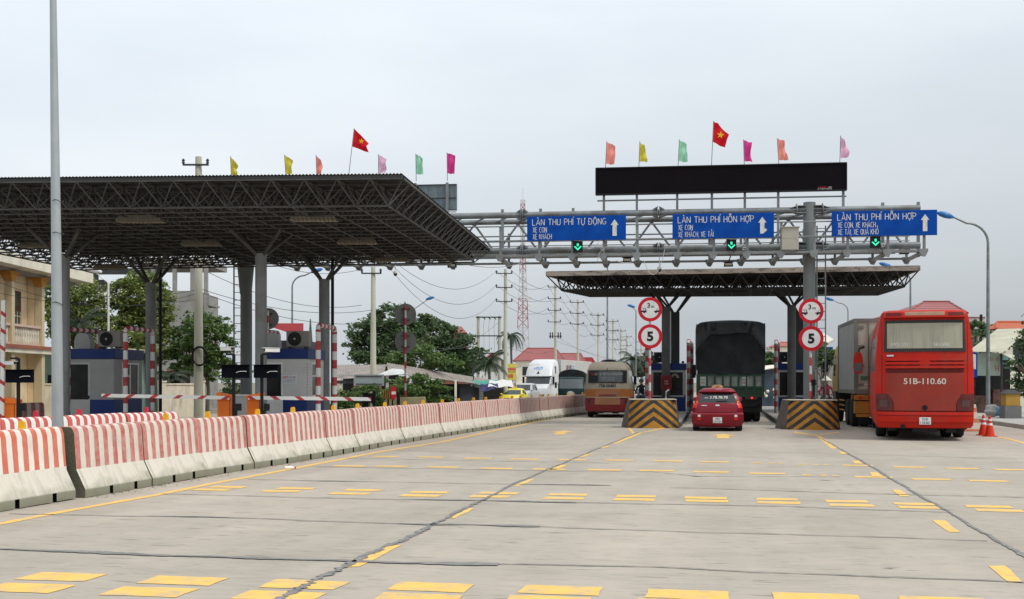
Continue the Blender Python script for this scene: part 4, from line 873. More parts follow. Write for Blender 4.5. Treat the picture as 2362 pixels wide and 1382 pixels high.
# chevron blocks
chev_d = mat('chevron_dark', (.045, .045, .047), .75, 0, .3, 3, dirt=(.16, .11, .06), dirt_amt=.5)
chev_y = mat('chevron_orange', (.47, .225, .03), .7, 0, .25, 3, dirt=(.12, .08, .04), dirt_amt=.75, dirt_scale=2.5)
blk_c = mat('block_side_concrete', (.12, .105, .09), .85, 0, .2, 3, dirt=(.07, .06, .05), dirt_amt=.6)
def chevron_block(x, y, dirx, label, W=1.62, H=.95, Lb=1.5):
    rz = -math.atan(dirx) * .5; o = thing('chevron_block', (x, y, 0), label, 'concrete block', rz, 'chevron-painted concrete blocks')
    nb = 24; D = lambda s: .42 * (abs(s) ** 3.2)                # nose bows back at both sides
    tx = lambda s, t: s * (W/2 + .10 * (1 - t)); 
    mb = MB()
    # body: plan ring, battered
    ring = lambda t: [(tx(-1 + 2*i/nb, t), D(-1 + 2*i/nb) + .10 * t, H*t) for i in range(nb+1)] + [(W/2 + .22*(1-t), Lb, H*t), (-W/2 - .22*(1-t), Lb, H*t)]
    r0, r1 = ring(0), ring(1); n = len(r0); mb.add(r0 + r1, [(i, (i+1) % n, n + (i+1) % n, n + i) for i in range(n)]); mb.add(r1, [tuple(range(n))]); body = mb.build('body', blk_c, o, sharp=50)
    # painted chevrons following the bowed face
    for dark, mm_ in ((1, chev_d), (0, chev_y)):
        mb = MB(); nc = 30
        for k in range(0, 11):
            if k % 2 != dark: continue
            zl, zh = (.28 + k * .155 - .155 if k else -2), .28 + k * .155
            for i in range(nc):
                sa, sb = -.95 + 1.9*i/nc, -.95 + 1.9*(i+1)/nc
                # each V falls away from the middle, steeper towards the edges
                f = lambda s: 1.02 * abs(s) + .25 * s * s
                q = [(sa, zl - f(sa)*.6), (sb, zl - f(sb)*.6), (sb, zh - f(sb)*.6), (sa, zh - f(sa)*.6)]
                q = [(s, min(max(z, .0), .985)) for s, z in q]
                if max(z for _, z in q) - min(z for _, z in q) < 1e-4 or (q[0][1] == q[3][1] and q[1][1] == q[2][1]): continue
                vs = [(tx(s, z), D(s) + .10*z - .004, H*z) for s, z in q]; mb.add(vs, [(0,1,2,3)])
        mb.build('chevron_paint', mm_, body, sharp=0)
    mb = MB(); mb.box(-W/2 + .02, W/2 - .02, .2, Lb, H, H + .03); mb.build('top_slab', mat('slab_edge', (.5, .44, .33), .8, dirt=(.2, .17, .13)), o, bevel=.01)
    return o
c = G(1508, 988); chevron_block(c.x, c.y, .1, 'orange and dark chevron block at the nose of the left toll island, beside the minibus')
c = G(1880, 992); chevron_block(c.x, c.y, .1, 'orange and dark chevron block in front of the gantry pillar, right of the hatchback')
# round prohibition signs on striped poles
pole_rw = stripes('pole_red_white', (.5, .02, .03), (.6, .6, .58), 2, .56, wear=.1, wob=.0, dirt_amt=.15)
pole_rw2 = stripes('pole_red_white_wide', (.36, .012, .02), (.62, .62, .6), 2, .50, wear=.1, wob=0, dirt_amt=.3, offset=.2)
pole_rw_h = stripes('bar_red_white', (.36, .012, .02), (.62, .62, .6), 1, .34, wear=.1, wob=0, dirt_amt=.3)
def disc(parent, z, kind, y=-.07, r=.415, flip=1):
    mb = MB(); mb.lathe([(0, 0), (r, 0), (r, .02), (0, .02)], (0, y, z), n=48, ax='y'); d = mb.build('sign_disc', mat('sign_red', (.50, .008, .02), .4, 0, .06, 3) if flip > 0 else mat('sign_back', (.20, .205, .20), .6, .2, .15, 3), parent, sharp=30, recalc=True)
    if flip < 0:
        mb = MB()
        for dz in (-.22, .2): mb.box(-.17, .17, y - .035, y - .002, z+dz-.015, z+dz+.015)
        mb.build('sign_bracket', dgrey, d); return d
    mb = MB(); mb.lathe([(0, 0), (r*.73, 0)], (0, y - .003, z), n=48, ax='y'); mb.f = [tuple(reversed(f)) for f in mb.f]; mb.build('sign_field', sign_w, d, sharp=0)
    mb = MB(); yy = y - .006
    if kind == '5': font_text(mb, '5', 0, z - .17, .34, width=.22, y=yy, bold=.05, center=True)
    else:
        font_text(mb, '3', -.05, z + .05, .17, y=yy, bold=.025, center=True); font_text(mb, 'm', .09, z + .05, .075, y=yy, bold=.02, center=True)
        P = lambda pts, s=1: mb.add([(a*s, yy, z + b) for a, b in pts], [tuple(range(len(pts)))])
        P([(-.31,-.10),(-.12,-.10),(-.12,-.045),(-.31,-.035)]); P([(-.16,-.045),(-.13,-.045),(-.15,.045),(-.29,.052),(-.29,.038),(-.165,.032)])
        mb.lathe([(0, 0), (.032, 0)], (-.20, yy-.0005, z-.105), n=14, ax='y'); P([(-.225,-.03),(-.215,-.03),(-.215,.045),(-.225,.045)])
        P([(.31,-.10),(.14,-.085),(.12,-.06),(.20,-.04),(.31,-.03)][::-1]); P([(.19,-.04),(.215,-.04),(.25,.04),(.29,.045),(.29,.032),(.255,.028)][::-1])
        mb.lathe([(0, 0), (.03, 0)], (.2, yy-.0005, z-.105), n=14, ax='y')
    mb.build('pictogram', txt_k, d, sharp=0); return d
def prohib(px, Y, z0, zs, lab, second=False, shadowpole=False, back=False, cat='road sign', x=None):
    o = thing('road_sign', Vector((XW(px, Y) if x is None else x, Y, z0)), lab, cat, 0)
    fl = -1 if back else 1
    mb = MB(); mb.tube((0,0,0), (0,0,zs[0] + .3 - z0), .04, n=14); 
    if back: mb.tube((0,0,0),(0,0,.02), .1)
    mb.build('pole', pole_rw, o)
    disc(o, zs[0] - z0, '3m', flip=fl, y=-.07 if not back else .05); disc(o, zs[1] - z0, '5', flip=fl, y=-.07 if not back else .05)
    return o
prohib(1499, 40.1, .98, (ZW(713.5, 40), ZW(776, 40)), 'pair of round red-rimmed signs, 3 m and 5, above the chevron block beside the minibus')
prohib(1870, 38.9, .98, (ZW(717.5, 38.8), ZW(781, 38.8)), 'pair of round red-rimmed signs, 3 m and 5, in front of the gantry pillar')
mb = MB(); p = Vector((XW(1873.5, 39.0), 38.84, .98)); mb.tube((0,0,0), (0,0,.5), .028, n=8); mb.lathe([(.09,0),(.03,.12)], n=10); mb.box(-.07,.07,-.05,.03,.47,.66)
tag(mb.build('marker_post', black, None), 'short black lamp post on the right chevron block, in front of the striped sign pole', 'post').location = p
prohib(935, 45.0, .95, (ZW(725, 45), ZW(787, 45)), 'grey backs of two round signs on a red-white pole over the beige end block', back=True)
prohib(618, 45.5, .5, (ZW(735, 45.5), ZW(797, 45.5)), 'grey backs of two round signs half hidden behind the canopy column', back=True)
# guard hoops and booths
pole_rw3 = stripes('pole_sooty_shaded_stripes', (.17, .01, .014), (.22, .215, .2), 2, .50, wear=.1, wob=0, dirt_amt=.4, offset=.2)  # darker stripes: soot and the canopy's shade both put into the colour
def hoop(p0, p1, H, label, r=.065, mt=None):
    p0 = Vector(p0); p1 = Vector(p1); d = p1 - p0; L_ = d.length; o = thing('guard_hoop', p0, label, 'bollard hoop', -atan2(d.x, d.y), 'red and white guard hoops beside the booths')
    for k, y in enumerate((0, L_)):
        mb = MB(); mb.tube((0, y, 0), (0, y, H - .14), r, n=16); mb.tube((0, y, H-.15), (0, y, H-.14), r*1.2, n=16); mb.build('leg', mt or pole_rw2, o)
    mb = MB(); c = .13; pts = [(0,0,H-.14)] + [(0, c - c*cos(a), H - c + c*sin(a) - .01) for a in (.4, .8, 1.2, pi/2)] + [(0, L_ - c + c*sin(a), H - c + c*cos(a) - .01) for a in (0, .4, .8, 1.2)] + [(0, L_, H-.14)]
    mb.path(pts, r, n=12); mb.build('top_bar', pole_rw_h, o); return o
def booth(p, rz, W, D_, label, skin, sk, details='left', s=1):
    # a metal cabin: end wall faces the camera (-y), long side faces +x
    o = thing('toll_booth', p, label, 'toll booth', rz, 'toll collection booths'); z0, z1, z2, z3 = 0, .90, 2.10, 2.40
    dx0, dx1 = -W/2 + .06, -W/2 + .52 * W                       # door on the end wall
    mb = MB()
    y = -D_/2
    mb.box(dx1, W/2, y, y+.06, z1, z2); mb.box(-W/2, dx0, y, y+.06, 0, z2); mb.box(-W/2, W/2, y + D_ - .06, y + D_, 0, z2)       # end walls
    mb.box(dx0, dx1, y, y+.06, 2.0, z2)
    mb.box(W/2-.06, W/2, y+.06, -y-.06, z1, .98); mb.box(W/2-.06, W/2, y+.06, -y-.06, 2.0, z2); mb.box(W/2-.06, W/2, y+.06, y+D_*.28, .98, 2.0); mb.box(W/2-.06, W/2, -y-D_*.12, -y-.06, .98, 2.0)
    mb.box(-W/2, -W/2+.06, y+.06, -y-.06, 0, .98); mb.box(-W/2, -W/2+.06, y+.06, -y-.06, 2.0, z2)
    mb.box(-W/2+.02, W/2-.02, y+.02, -y-.02, z2 - .03, z2 - .001)
    mb.build('cabin_wall', skin, o)
    mb = MB(); mb.box(dx1 + .0, W/2 + .003, y - .003, y + .0595, 0, z1); mb.box(W/2-.0595, W/2+.003, y+.06, -y-.0, 0, z1); mb.build('kick_panel', navy, o)
    mb = MB(); mb.box(-W/2-.05, W/2+.05, y-.05, -y+.05, z2, z3); mb.build('roof', navy, o, bevel=.012)
    mb = MB(); a, b = dx0, dx1
    for q in ((a, a+.06, 0, 2.0), (b-.06, b, 0, 2.0), (a+.06, b-.06, 1.94, 2.0), (a+.06, b-.06, .80, .90)): mb.box(q[0], q[1], y+.005, y+.05, q[2], q[3])
    mb.box(a+.06, b-.06, y+.012, y+.04, 0, .80); d = mb.build('door', sk, o)
    mb = MB(); mb.box(a+.06, b-.06, y+.02, y+.03, .90, 1.94); mb.build('door_pane', mat('dim_interior_glass', (.012, .012, .012), .25, 0, .6, 2, spec=.2), d)
    mb = MB(); mb.box(b-.055, b-.02, y-.03, y+.004, .92, 1.02); mb.build('handle', black, d)
    f = MB(); xs = W/2; ya, yb = y + D_*.28, -y - D_*.12
    for q in ((ya, yb, .98, 1.03), (ya, yb, 1.95, 2.0), (ya, ya+.05, 1.03, 1.95), (yb-.05, yb, 1.03, 1.95), ((ya+yb)/2-.025, (ya+yb)/2+.025, 1.03, 1.95)): f.box(xs-.055, xs+.004, q[0], q[1], q[2], q[3])
    f.box(xs-.05, xs+.002, ya+.05, (ya+yb)/2-.025, 1.58, 1.62)
    w_ = f.build('window', white if sk != boothgrey else sk, o); g = MB(); g.box(xs-.03, xs-.02, ya+.05, yb-.05, 1.03, 1.95); g.build('pane', glass, w_)
    f = MB(); xs = -W/2
    for q in ((ya, yb, .98, 1.03), (ya, yb, 1.95, 2.0), (ya, ya+.05, 1.03, 1.95), (yb-.05, yb, 1.03, 1.95)): f.box(xs-.004, xs+.055, q[0], q[1], q[2], q[3])
    w_ = f.build('window', sk, o); g = MB(); g.box(xs+.02, xs+.03, ya+.05, yb-.05, 1.03, 1.95); g.build('pane', glass, w_)
    return o
def aircon(p, rz, label, s=1, m=None):
    o = thing('air_conditioner', p, label, 'air conditioner', rz, 'air conditioner units on booth roofs'); mb = MB(); W, H, D_ = .72*s, .5*s, .3*s
    mb.box(-W/2, W/2, 0, D_, .05, .05 + H); mb.build('casing', m or mat('aircon_beige', (.25, .235, .21), .5, 0, .08, 2), o, bevel=.015)
    c = (-W*.12, 0, .05 + H/2); r = H*.43
    mb = MB(); mb.lathe([(r, -.008), (0, -.008)], c, n=28, ax='y', mi=0); g = mb.build('fan_grille', black, o, recalc=False)
    mb = MB()
    for q in (.4, .55, .7, .85, 1.0):
        mb.path([Vector(c) + Vector((cos(a)*r*q, -.014, sin(a)*r*q)) for a in [2*pi*i/24 for i in range(25)]], .004*s, n=4, caps=False)
    mb.lathe([(0, -.02), (r*.17, -.018), (r*.17, -.01)], c, n=14, ax='y'); mb.build('fan_guard', dgrey, g)
    mb = MB(); mb.lathe([(0, -.026), (r*.16, -.024)], c, n=14, ax='y'); mb.build('fan_hub', boothgrey, g)
    mb = MB(); mb.box(-W*.4, -W*.3, 0, D_, 0, .05); mb.box(W*.3, W*.4, 0, D_, 0, .05); mb.build('foot', black, o)
    return o
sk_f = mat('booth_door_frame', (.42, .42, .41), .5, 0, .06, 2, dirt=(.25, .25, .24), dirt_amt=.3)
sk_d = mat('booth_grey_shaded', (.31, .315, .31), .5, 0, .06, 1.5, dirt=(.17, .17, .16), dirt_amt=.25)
# left plaza islands
for px, Yc, lab in ((232, 34, 'toll island under the booth at the left, mostly hidden by barriers'), (668, 33, 'toll island under the blue-roofed booth left of centre, mostly hidden by barriers')):
    island('toll_island', XW(px, Yc), 30.2, .12, 47, 2.2, lab, 'toll islands')
zb = .15
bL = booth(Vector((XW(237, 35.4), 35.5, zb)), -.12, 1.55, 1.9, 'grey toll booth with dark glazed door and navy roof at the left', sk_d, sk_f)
bR = booth(Vector((XW(673, 35.4), 35.3, zb)), -.12, 1.5, 1.75, 'pale toll booth with open doorway, notice and bright blue base, left of centre', mat('booth_pale_panel', (.56, .56, .54), .5, 0, .06, 1.5, dirt=(.3, .3, .28), dirt_amt=.25), white)
for b in (bL, bR): b.location.z = .14
# notice on the right booth, sign lettering
mb = MB(); mb.box(.0, .45, -.885-.012, -.879, 1.37, 1.69); nt_ = mb.build('notice', sign_w, bR)
mb = MB(); scribble(mb, .04, .41, 1.64, .028, y=-.8985, words=4); scribble(mb, .25, .41, 1.53, .06, y=-.8985, words=2, seed=3); scribble(mb, .04, .41, 1.46, .03, y=-.8985, words=3, seed=4); scribble(mb, .04, .41, 1.41, .025, y=-.8985, words=4, seed=5); mb.build('notice_text', navy, nt_, sharp=0)
mb = MB(); scribble(mb, .03, .24, 1.52, .075, y=-.8985, words=2, seed=2); mb.build('notice_heading', redrefl, nt_, sharp=0)
mb = MB()
for k in range(14): mb.box(.752, .754, -.865, -.80, .82 + k*.085, .85 + k*.085)
mb.build('striped_tape', navy, bR)
aircon(Vector((XW(262, 35.2), 34.8, 2.55)), -.12, 'beige air conditioner with a dark fan on the roof of the left booth', .95)
aircon(Vector((XW(693, 35.2), 34.7, 2.55)), -.12, 'beige air conditioner with a dark fan on the roof of the blue-roofed right booth', .95)
mb = MB(); mb.prism([(-.24,0),(.24,0),(.24,.25),(.19,.4),(.1,.48),(-.1,.48),(-.19,.4),(-.24,.25)], -.2, .2, 'y')
for px, lab in ((195, 'round-topped grey roof tank beside the air conditioner of the left booth'), (628, 'round-topped grey roof tank half hidden by the column, on the right booth')):
    b_ = mb.build('roof_tank', boothgrey, None, bevel=.01); tag(b_, lab, 'tank'); b_.location = (XW(px, 35.6), 35.6, 2.56)
def V3(px, Y, z=.15): return Vector((XW(px, Y), Y, z))
hoop(V3(289.5, 33.2), V3(352, 34.9), 2.95, 'guard hoop right of the left booth, in front of its windows'); hoop(V3(157, 33.4), V3(228, 35.1), 2.93, 'guard hoop left of the left booth, just right of the tall lamp pole')
hoop(V3(734, 32.6), V3(772, 34.2), 3.0, 'bright guard hoop at the right corner of the blue-roofed booth', .07); hoop(V3(598, 35.9), V3(643, 37.6), 3.0, 'guard hoop behind the canopy column left of the blue-roofed booth')
# right-hand booths
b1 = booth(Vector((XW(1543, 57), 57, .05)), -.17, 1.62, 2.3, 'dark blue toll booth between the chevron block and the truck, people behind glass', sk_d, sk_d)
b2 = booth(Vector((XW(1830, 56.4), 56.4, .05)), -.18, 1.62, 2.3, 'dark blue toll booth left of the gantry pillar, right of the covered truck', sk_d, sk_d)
for o in (b1, b2):
    for ch in kids(o):                       # these cabins have a wide end window instead of a door
        if ch.name.startswith('door'):
            for g in kids(ch): bpy.data.objects.remove(g)
            bpy.data.objects.remove(ch)
    mb = MB(); mb.box(-.81, .04, -1.148, -1.1, 0, .78); mb.build('kick_panel', navy, o)
    f = MB()
    for q in ((-.76, .76, .8, .88), (-.76, .76, 1.98, 2.06), (-.76, -.7, .88, 1.98), (.7, .76, .88, 1.98)): f.box(q[0], q[1], -1.165, -1.1, q[2], q[3])
    w_ = f.build('window', boothgrey, o); g = MB(); g.box(-.7, .7, -1.157, -1.151, .88, 1.98); g.build('pane', MATS['dim_interior_glass'], w_)
    r = MB(); r.lathe([(0,0),(.06,0),(.07,.05),(.05,.1),(0,.11)], (-.68,-1.1,2.41), n=10); r.lathe([(0,0),(.06,0),(.07,.05),(.05,.1),(0,.11)], (.7,-1.1,2.41), n=10); r.build('roof_lamp', black, o)
mb = MB(); g = [(-.0,.0)]
for k in range(7):
    a0, a1 = pi*k/7, pi*(k+.55)/7; mb.add([(.32+.2*cos(a0), -1.16, 1.72+.2*sin(a0)), (.32+.2*cos(a1), -1.16, 1.72+.2*sin(a1)), (.32+.09*cos(a1), -1.16, 1.72+.09*sin(a1)), (.32+.09*cos(a0), -1.16, 1.72+.09*sin(a0))], [(0,1,2,3)])
mb.build('window_sticker', mat('sticker_cream', (.5, .42, .28), .6), b1, sharp=0)
aircon(Vector((XW(1523, 57), 56.6, 2.46)), -.17, 'dark air conditioner on the booth roof left of the covered truck', 1, dgrey); aircon(Vector((XW(1812, 56.2), 56.0, 2.46)), -.17, 'dark air conditioner on the booth roof left of the gantry pillar', 1, dgrey)
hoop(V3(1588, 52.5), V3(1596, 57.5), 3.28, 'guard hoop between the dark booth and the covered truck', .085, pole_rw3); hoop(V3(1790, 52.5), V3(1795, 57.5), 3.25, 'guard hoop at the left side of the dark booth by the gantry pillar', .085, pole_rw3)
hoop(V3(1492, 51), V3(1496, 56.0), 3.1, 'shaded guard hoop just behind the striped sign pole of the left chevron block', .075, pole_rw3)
# fire box on the canopy column, conduit
o = thing('fire_box', Vector((XW(1536, 54.8), 54.72, 1.2)), 'dark red fire hose box strapped to the canopy column behind the left chevron block', 'fire box'); mb = MB(); mb.box(-.24, .24, -.2, 0, 0, .67); mb.build('case', mat('dull_red', (.16, .015, .02), .5), o, bevel=.01)
mb = MB(); scribble(mb, -.1, .1, .36, .08, y=-.203, words=1, seed=6); scribble(mb, -.1, .1, .25, .08, y=-.203, words=1, seed=7); mb.build('lettering', boothgrey, o, sharp=0)
mb = MB(); mb.path([(0,0,0),(-.1,0,.35),(-.09,0,.6),(.02,0,.68)], .022, n=6); t_ = mb.build('hose', white, None); tag(t_, 'pale hose rising behind the left chevron block, right of the fire box', 'hose'); t_.location = (XW(1542, 44), 44, .6)
# ================================================================ GATE CABINETS, ARMS, SIGNALS
arm_m = stripes('arm_red_white', (.40, .015, .02), (.70, .70, .67), 0, .62, slant=1.4, slant_axis=2, duty=.24, wear=.08, wob=0, dirt_amt=.12)
def gate(px, Y, armdir, label, Ht=1.31, alen=0, raised=False, armpx=None, aH=1.1, soff=.05):
    w_ = .36; o = thing('barrier_gate', Vector((XW(px, Y), Y, .12)), label, 'barrier gate', 0, 'orange barrier gates of the left lanes'); mb = MB(); H = Ht - .12
    mb.box(-w_/2, w_/2, -.17, .17, 0, H - .12); a = -w_/2 - .02; b = w_/2 + .02
    hl, hr = (H - .02, H - .1) if armdir < 0 else (H - .1, H - .02)
    mb.hexa([(a,-.2,H-.2),(b,-.2,H-.2),(b,.2,H-.2),(a,.2,H-.2)], [(a,-.2,hl),(b,-.2,hr),(b,.2,hr),(a,.2,hl)]); mb.build('cabinet', orange_m, o, bevel=.01)
    mb = MB(); mb.box(w_/2-.045, w_/2-.03, -.176, -.17, 0, H-.22); mb.build('door_edge', dgrey, o)
    mb = MB(); z = aH - .12
    if raised: mb.box(-.05, .05, 0, .07, .0, 3.5)
    else: mb.box(0, alen, 0, .06, -.045, .045)
    ar = mb.build('boom_arm', arm_m, o)
    if raised: ar.location = (-.165, -.26, .05); ar.rotation_euler = (0, .015, 0)
    else: ar.location = (soff, -.27, z); ar.rotation_euler = (0, .012 if armdir > 0 else -.018, pi if armdir < 0 else 0)
    return o
gate(521, 30.6, -1, 'orange barrier gate whose lowered striped arm points left, left of two', alen=3.3, aH=1.15, soff=.16)
gate(589, 30.0, 1, 'orange barrier gate whose lowered striped arm points right toward the beige block', alen=3.12, aH=1.16, soff=-.13)
gate(27, 30.5, -1, 'orange barrier gate with its striped arm raised upright, at the left edge', Ht=1.2, raised=True)
bx = mat('signal_box_black', (.004, .005, .009), .7, 0, .3, 4, spec=.05)
def lanedisplay(px, Y, x0, x1, zt, zb_, ztop, label):
    o = thing('lane_display', Vector((XW(px, Y), Y, .12)), label, 'lane display', 0, 'black lane displays on posts by the gates'); mb = MB(); mb.bar((0,.06,0), (0,.06,ztop), .07); mb.bar((0,.06,ztop), (-.2 if px < 560 else .2,.06,ztop), .05); mb.tube((0,.06,.0),(0,.06,.03),.12); mb.build('post', black, o)
    mb = MB(); mb.box(x0, x1, -.1, .05, zb_, zt); mb.box(x0-.02, x1+.02, -.16, .06, zt, zt+.02); mb.build('display_box', bx, o, bevel=.006)
    mb = MB(); xm = (x0+x1)/2 + .03; zm = (zt+zb_)/2 - .01
    mb.path([(xm, -.105, zm-.015), (xm+.08, -.108, zm+.015), (xm+.22, -.108, zm+.02), (xm+.26,-.108, zm+.01)], .008, n=5); mb.build('cable_loop', white, o)
    mb = MB(); mb.box(.07, .2, -.05, .05, .72, .9); mb.box(.05,.1,-.03,.03,.55,.72); mb.build('sensor_box', black, o); return o
Yd = 29.2
lanedisplay(538, Yd, XW(513,Yd)-XW(538,Yd), XW(575,Yd)-XW(538,Yd), 1.85, 1.54, 2.13, 'black lane display on a post behind the left-pointing gate arm'); lanedisplay(603, Yd, XW(587,Yd)-XW(603,Yd), XW(643,Yd)-XW(603,Yd), 1.85, 1.54, 2.13, 'black lane display on a post in front of the blue-roofed booth door')
lanedisplay(40, Yd, XW(16,Yd)-XW(40,Yd), XW(77,Yd)-XW(40,Yd), 1.73, 1.42, 2.03, 'black lane display on a post at the left edge, in front of the cream wall')
boxcam(Q(523, 805, 29.2), 1.1, 'white camera on the post of the display left of the grey column', .85); boxcam(Q(627, 808, 29.0), -1.0, 'white camera on the post in front of the blue-roofed booth', .95); boxcam(Q(24, 838, 29.2), 1.1, 'white camera above the display at the left edge', .8)
o = thing('equipment_cabinet', V3(557, 33, .15), 'low grey equipment cabinet between the two orange gates', 'cabinet'); mb = MB(); mb.box(-.22,.22,0,.4,0,1.02); mb.build('body', boothgrey, o, bevel=.01); mb = MB(); mb.box(-.25,.25,-.03,.43,1.02,1.05); mb.build('lid', white, o); mb = MB(); mb.box(-.19,.19,-.01,0,.06,.96); mb.build('door', boothgrey, o, bevel=.004)
# beige end block of the opposite island with its little signs
blk = mat('beige_block', (.40, .35, .2), .85, 0, .15, 2, dirt=(.2, .19, .12), dirt_amt=.5, bump=.2)
o = thing('concrete_block', Vector((XW(925, 44), 44, 0)), 'mossy beige sloped concrete block under the grey backs of the round signs', 'concrete block'); mb = MB()
mb.hexa([(-.95,0,0),(.95,0,0),(.95,1.7,0),(-.95,1.7,0)], [(-.62,.3,.95),(.87,.3,.99),(.8,1.6,.99),(-.55,1.6,.95)]); mb.build('body', blk, o, bevel=.03)
def small_plate(px, py, w_, h_, Y, m, name, label, tilt=0):
    p = Q(px, py, Y); o = thing(name, Vector((p.x, Y, 0)), label, 'sign'); mb = MB(); mb.tube((0,.04,0), (0,.04,p.z+h_*.4), .03, n=8); mb.build('post', black, o); mb = MB(); mb.box(-w_/2, w_/2, -.02, 0, -h_/2, h_/2); q = mb.build('panel', m, o); q.location = (0,0,p.z); q.rotation_euler = (0, tilt, 0); return o
yb = stripes('plate_orange_black', (.02,.02,.02), (.5,.27,.03), 0, .07, wear=.1, wob=0, dirt_amt=.2)
small_plate(895, 911, .34, .30, 41, yb, 'hazard_plate', 'orange plate with black bars standing left of the red no-entry plate', .12)
o = thing('no_entry_sign', V3(906, 40.5, 0), 'narrow red no-entry disc seen nearly edge-on with a white bar', 'road sign', 1.25); mb = MB(); mb.lathe([(0,0),(.25,0),(.25,.02),(0,.02)], (0,-.03,1.18), n=32, ax='y'); mb.build('sign_disc', red_p, o, recalc=True); mb = MB(); mb.box(-.17,.17,-.034,-.031,1.13,1.23); mb.build('white_bar', sign_w, o); mb = MB(); mb.tube((0,.01,0),(0,.01,1.3),.025,n=8); mb.build('post', black, o)
for px, y_, lab, h in ((919, 40.4, 'black post standing right of the narrow red disc', 1.2), (863, 40, 'black post with a tan box right of the concrete utility pole', 1.25)):
    mb = MB(); mb.bar((0,0,0), (0,0,h), .11); 
    if px == 863: mb.bar((-.3,0.1,0), (-.3,.1,h-.05), .2); mb.box(-.22,-.05,-.05,.1,h-.4,h-.08)
    b_ = mb.build('guide_post', black, None); b_.location = V3(px, y_, 0); tag(b_, lab, 'post')
o = thing('road_sign', V3(848, 56, 0), 'back of a grey rectangular road sign on two striped posts before the shed', 'road sign', 0); mb = MB()
for x in (-.6, .62): mb = MB(); mb.tube((x,0,-.3),(x,0,1.5),.035,n=8); mb.build('post', pole_rw, o)
mb = MB(); mb = MB(); a_, b_2 = XW(816,56)-XW(848,56), XW(886,56)-XW(848,56); mb.box(a_, b_2, -.03,0,ZW(890,56),ZW(864,56)); mb.build('panel', mat('sign_back_grey', (.30,.35,.35), .6,.1,.1,2), o)
mb = MB()
for z in (ZW(886,56), ZW(868,56)): mb.box(a_+.1, b_2-.1, -.06, -.032, z-.02, z+.02)
mb.build('stiffener', dgrey, o)
# ================================================================ LAMP POSTS
lampb = mat('lamp_head_blue', (.03, .16, .42), .4, 0, .1, 3)
def lamppost(px, Y, headpx, headpy, label, r=.075, hl=.8, tone=None, curve=True):
    x = XW(px, Y); h = Q(headpx, headpy, Y); o = thing('street_lamp', Vector((x, Y, gz(Y))), label, 'street lamp', 0, 'street lamps'); b = gz(Y); dx = h.x - x; zt = h.z - b
    rise = min(abs(dx) * .55, 1.6); mb = MB(); pts = [(0,0,0),(0,0,zt-rise-.2)]; rs = [r, r*.62]
    if curve:
        for k in range(1, 9): a = pi/2*k/8; pts.append((dx*.5*(1-cos(a)), 0, zt-rise-.2+ (rise)*sin(a)*.85)); rs.append(r*.55)
        pts.append((dx*.8, 0, zt-.1)); rs.append(r*.4)
    else: pts.append((dx*.9,0,zt-.08)); rs.append(r*.4)
    mb.path(pts, rs, n=10); mb.build('pole', tone or galv, o)
    sg = 1 if dx > 0 else -1; mb = MB(); d = Vector((sg, 0, .28)).normalized(); c = Vector((dx, 0, zt)); a = c - d*hl/2; e = c + d*hl/2
    mb.path([a, a.lerp(e,.2), a.lerp(e,.5), a.lerp(e,.8), e], [.045,.11,.14,.11,.03], n=10); mb.build('lamp_head', tone or lampb, o); return o
lamppost(2279, 52, 2180, 496, 'nearest curved street lamp with blue head, beside the red coach', r=.1)
lamppost(2100, 72, 2042, 611, 'street lamp whose blue head shows between gantry and far canopy', r=.09); lamppost(1956, 101, 1913, 690, 'curved street lamp just right of the gantry ladder', r=.08)
lamppost(953, 105, 992, 688, 'street lamp leaning its blue head right over the tree left of the truck', r=.09, curve=False); lamppost(674, 77, 731, 624, 'tall curved street lamp behind the blue-roofed booth', r=.09)
lamppost(1467, 112, 1456, 706, 'distant street lamp left of the round signs', r=.085, curve=False); lamppost(1401, 92, 1390, 590, 'tall thin street lamp right of the beige minibus roof, top hidden by the far canopy', r=.09)
lamppost(250, 50, 214, 622, 'thin white lamp post in front of the leafy trees behind the left booth', r=.065, tone=white, curve=False)
o = thing('lamp_pole', Vector((XW(133, 16.6), 16.6, 0)), 'tall tapered steel pole rising out of the photo beside the near barriers', 'lamp pole'); mb = MB()
mb.path([(0,0,0),(0,0,1),(-.02,0,3.5),(-.065,0,7),(-.08,0,9.5)], [.082,.079,.068,.046,.04], n=28); mb.build('pole', mat('galvanised_pole', (.36,.40,.41), .5, .3, .1, 3, dirt=(.5,.5,.48), dirt_amt=.35, dirt_scale=9, stretch=(1,1,.35)), o); mb = MB()
for z, t in ((4.1,.03), (3.65,.02), (2.66,.025)): mb.path([(.077*cos(a), .077*sin(a), z + t*sin(a*1.7)) for a in [2*pi*k/20 for k in range(21)]], .005, n=4)
mb.build('tie_wire', black, o)
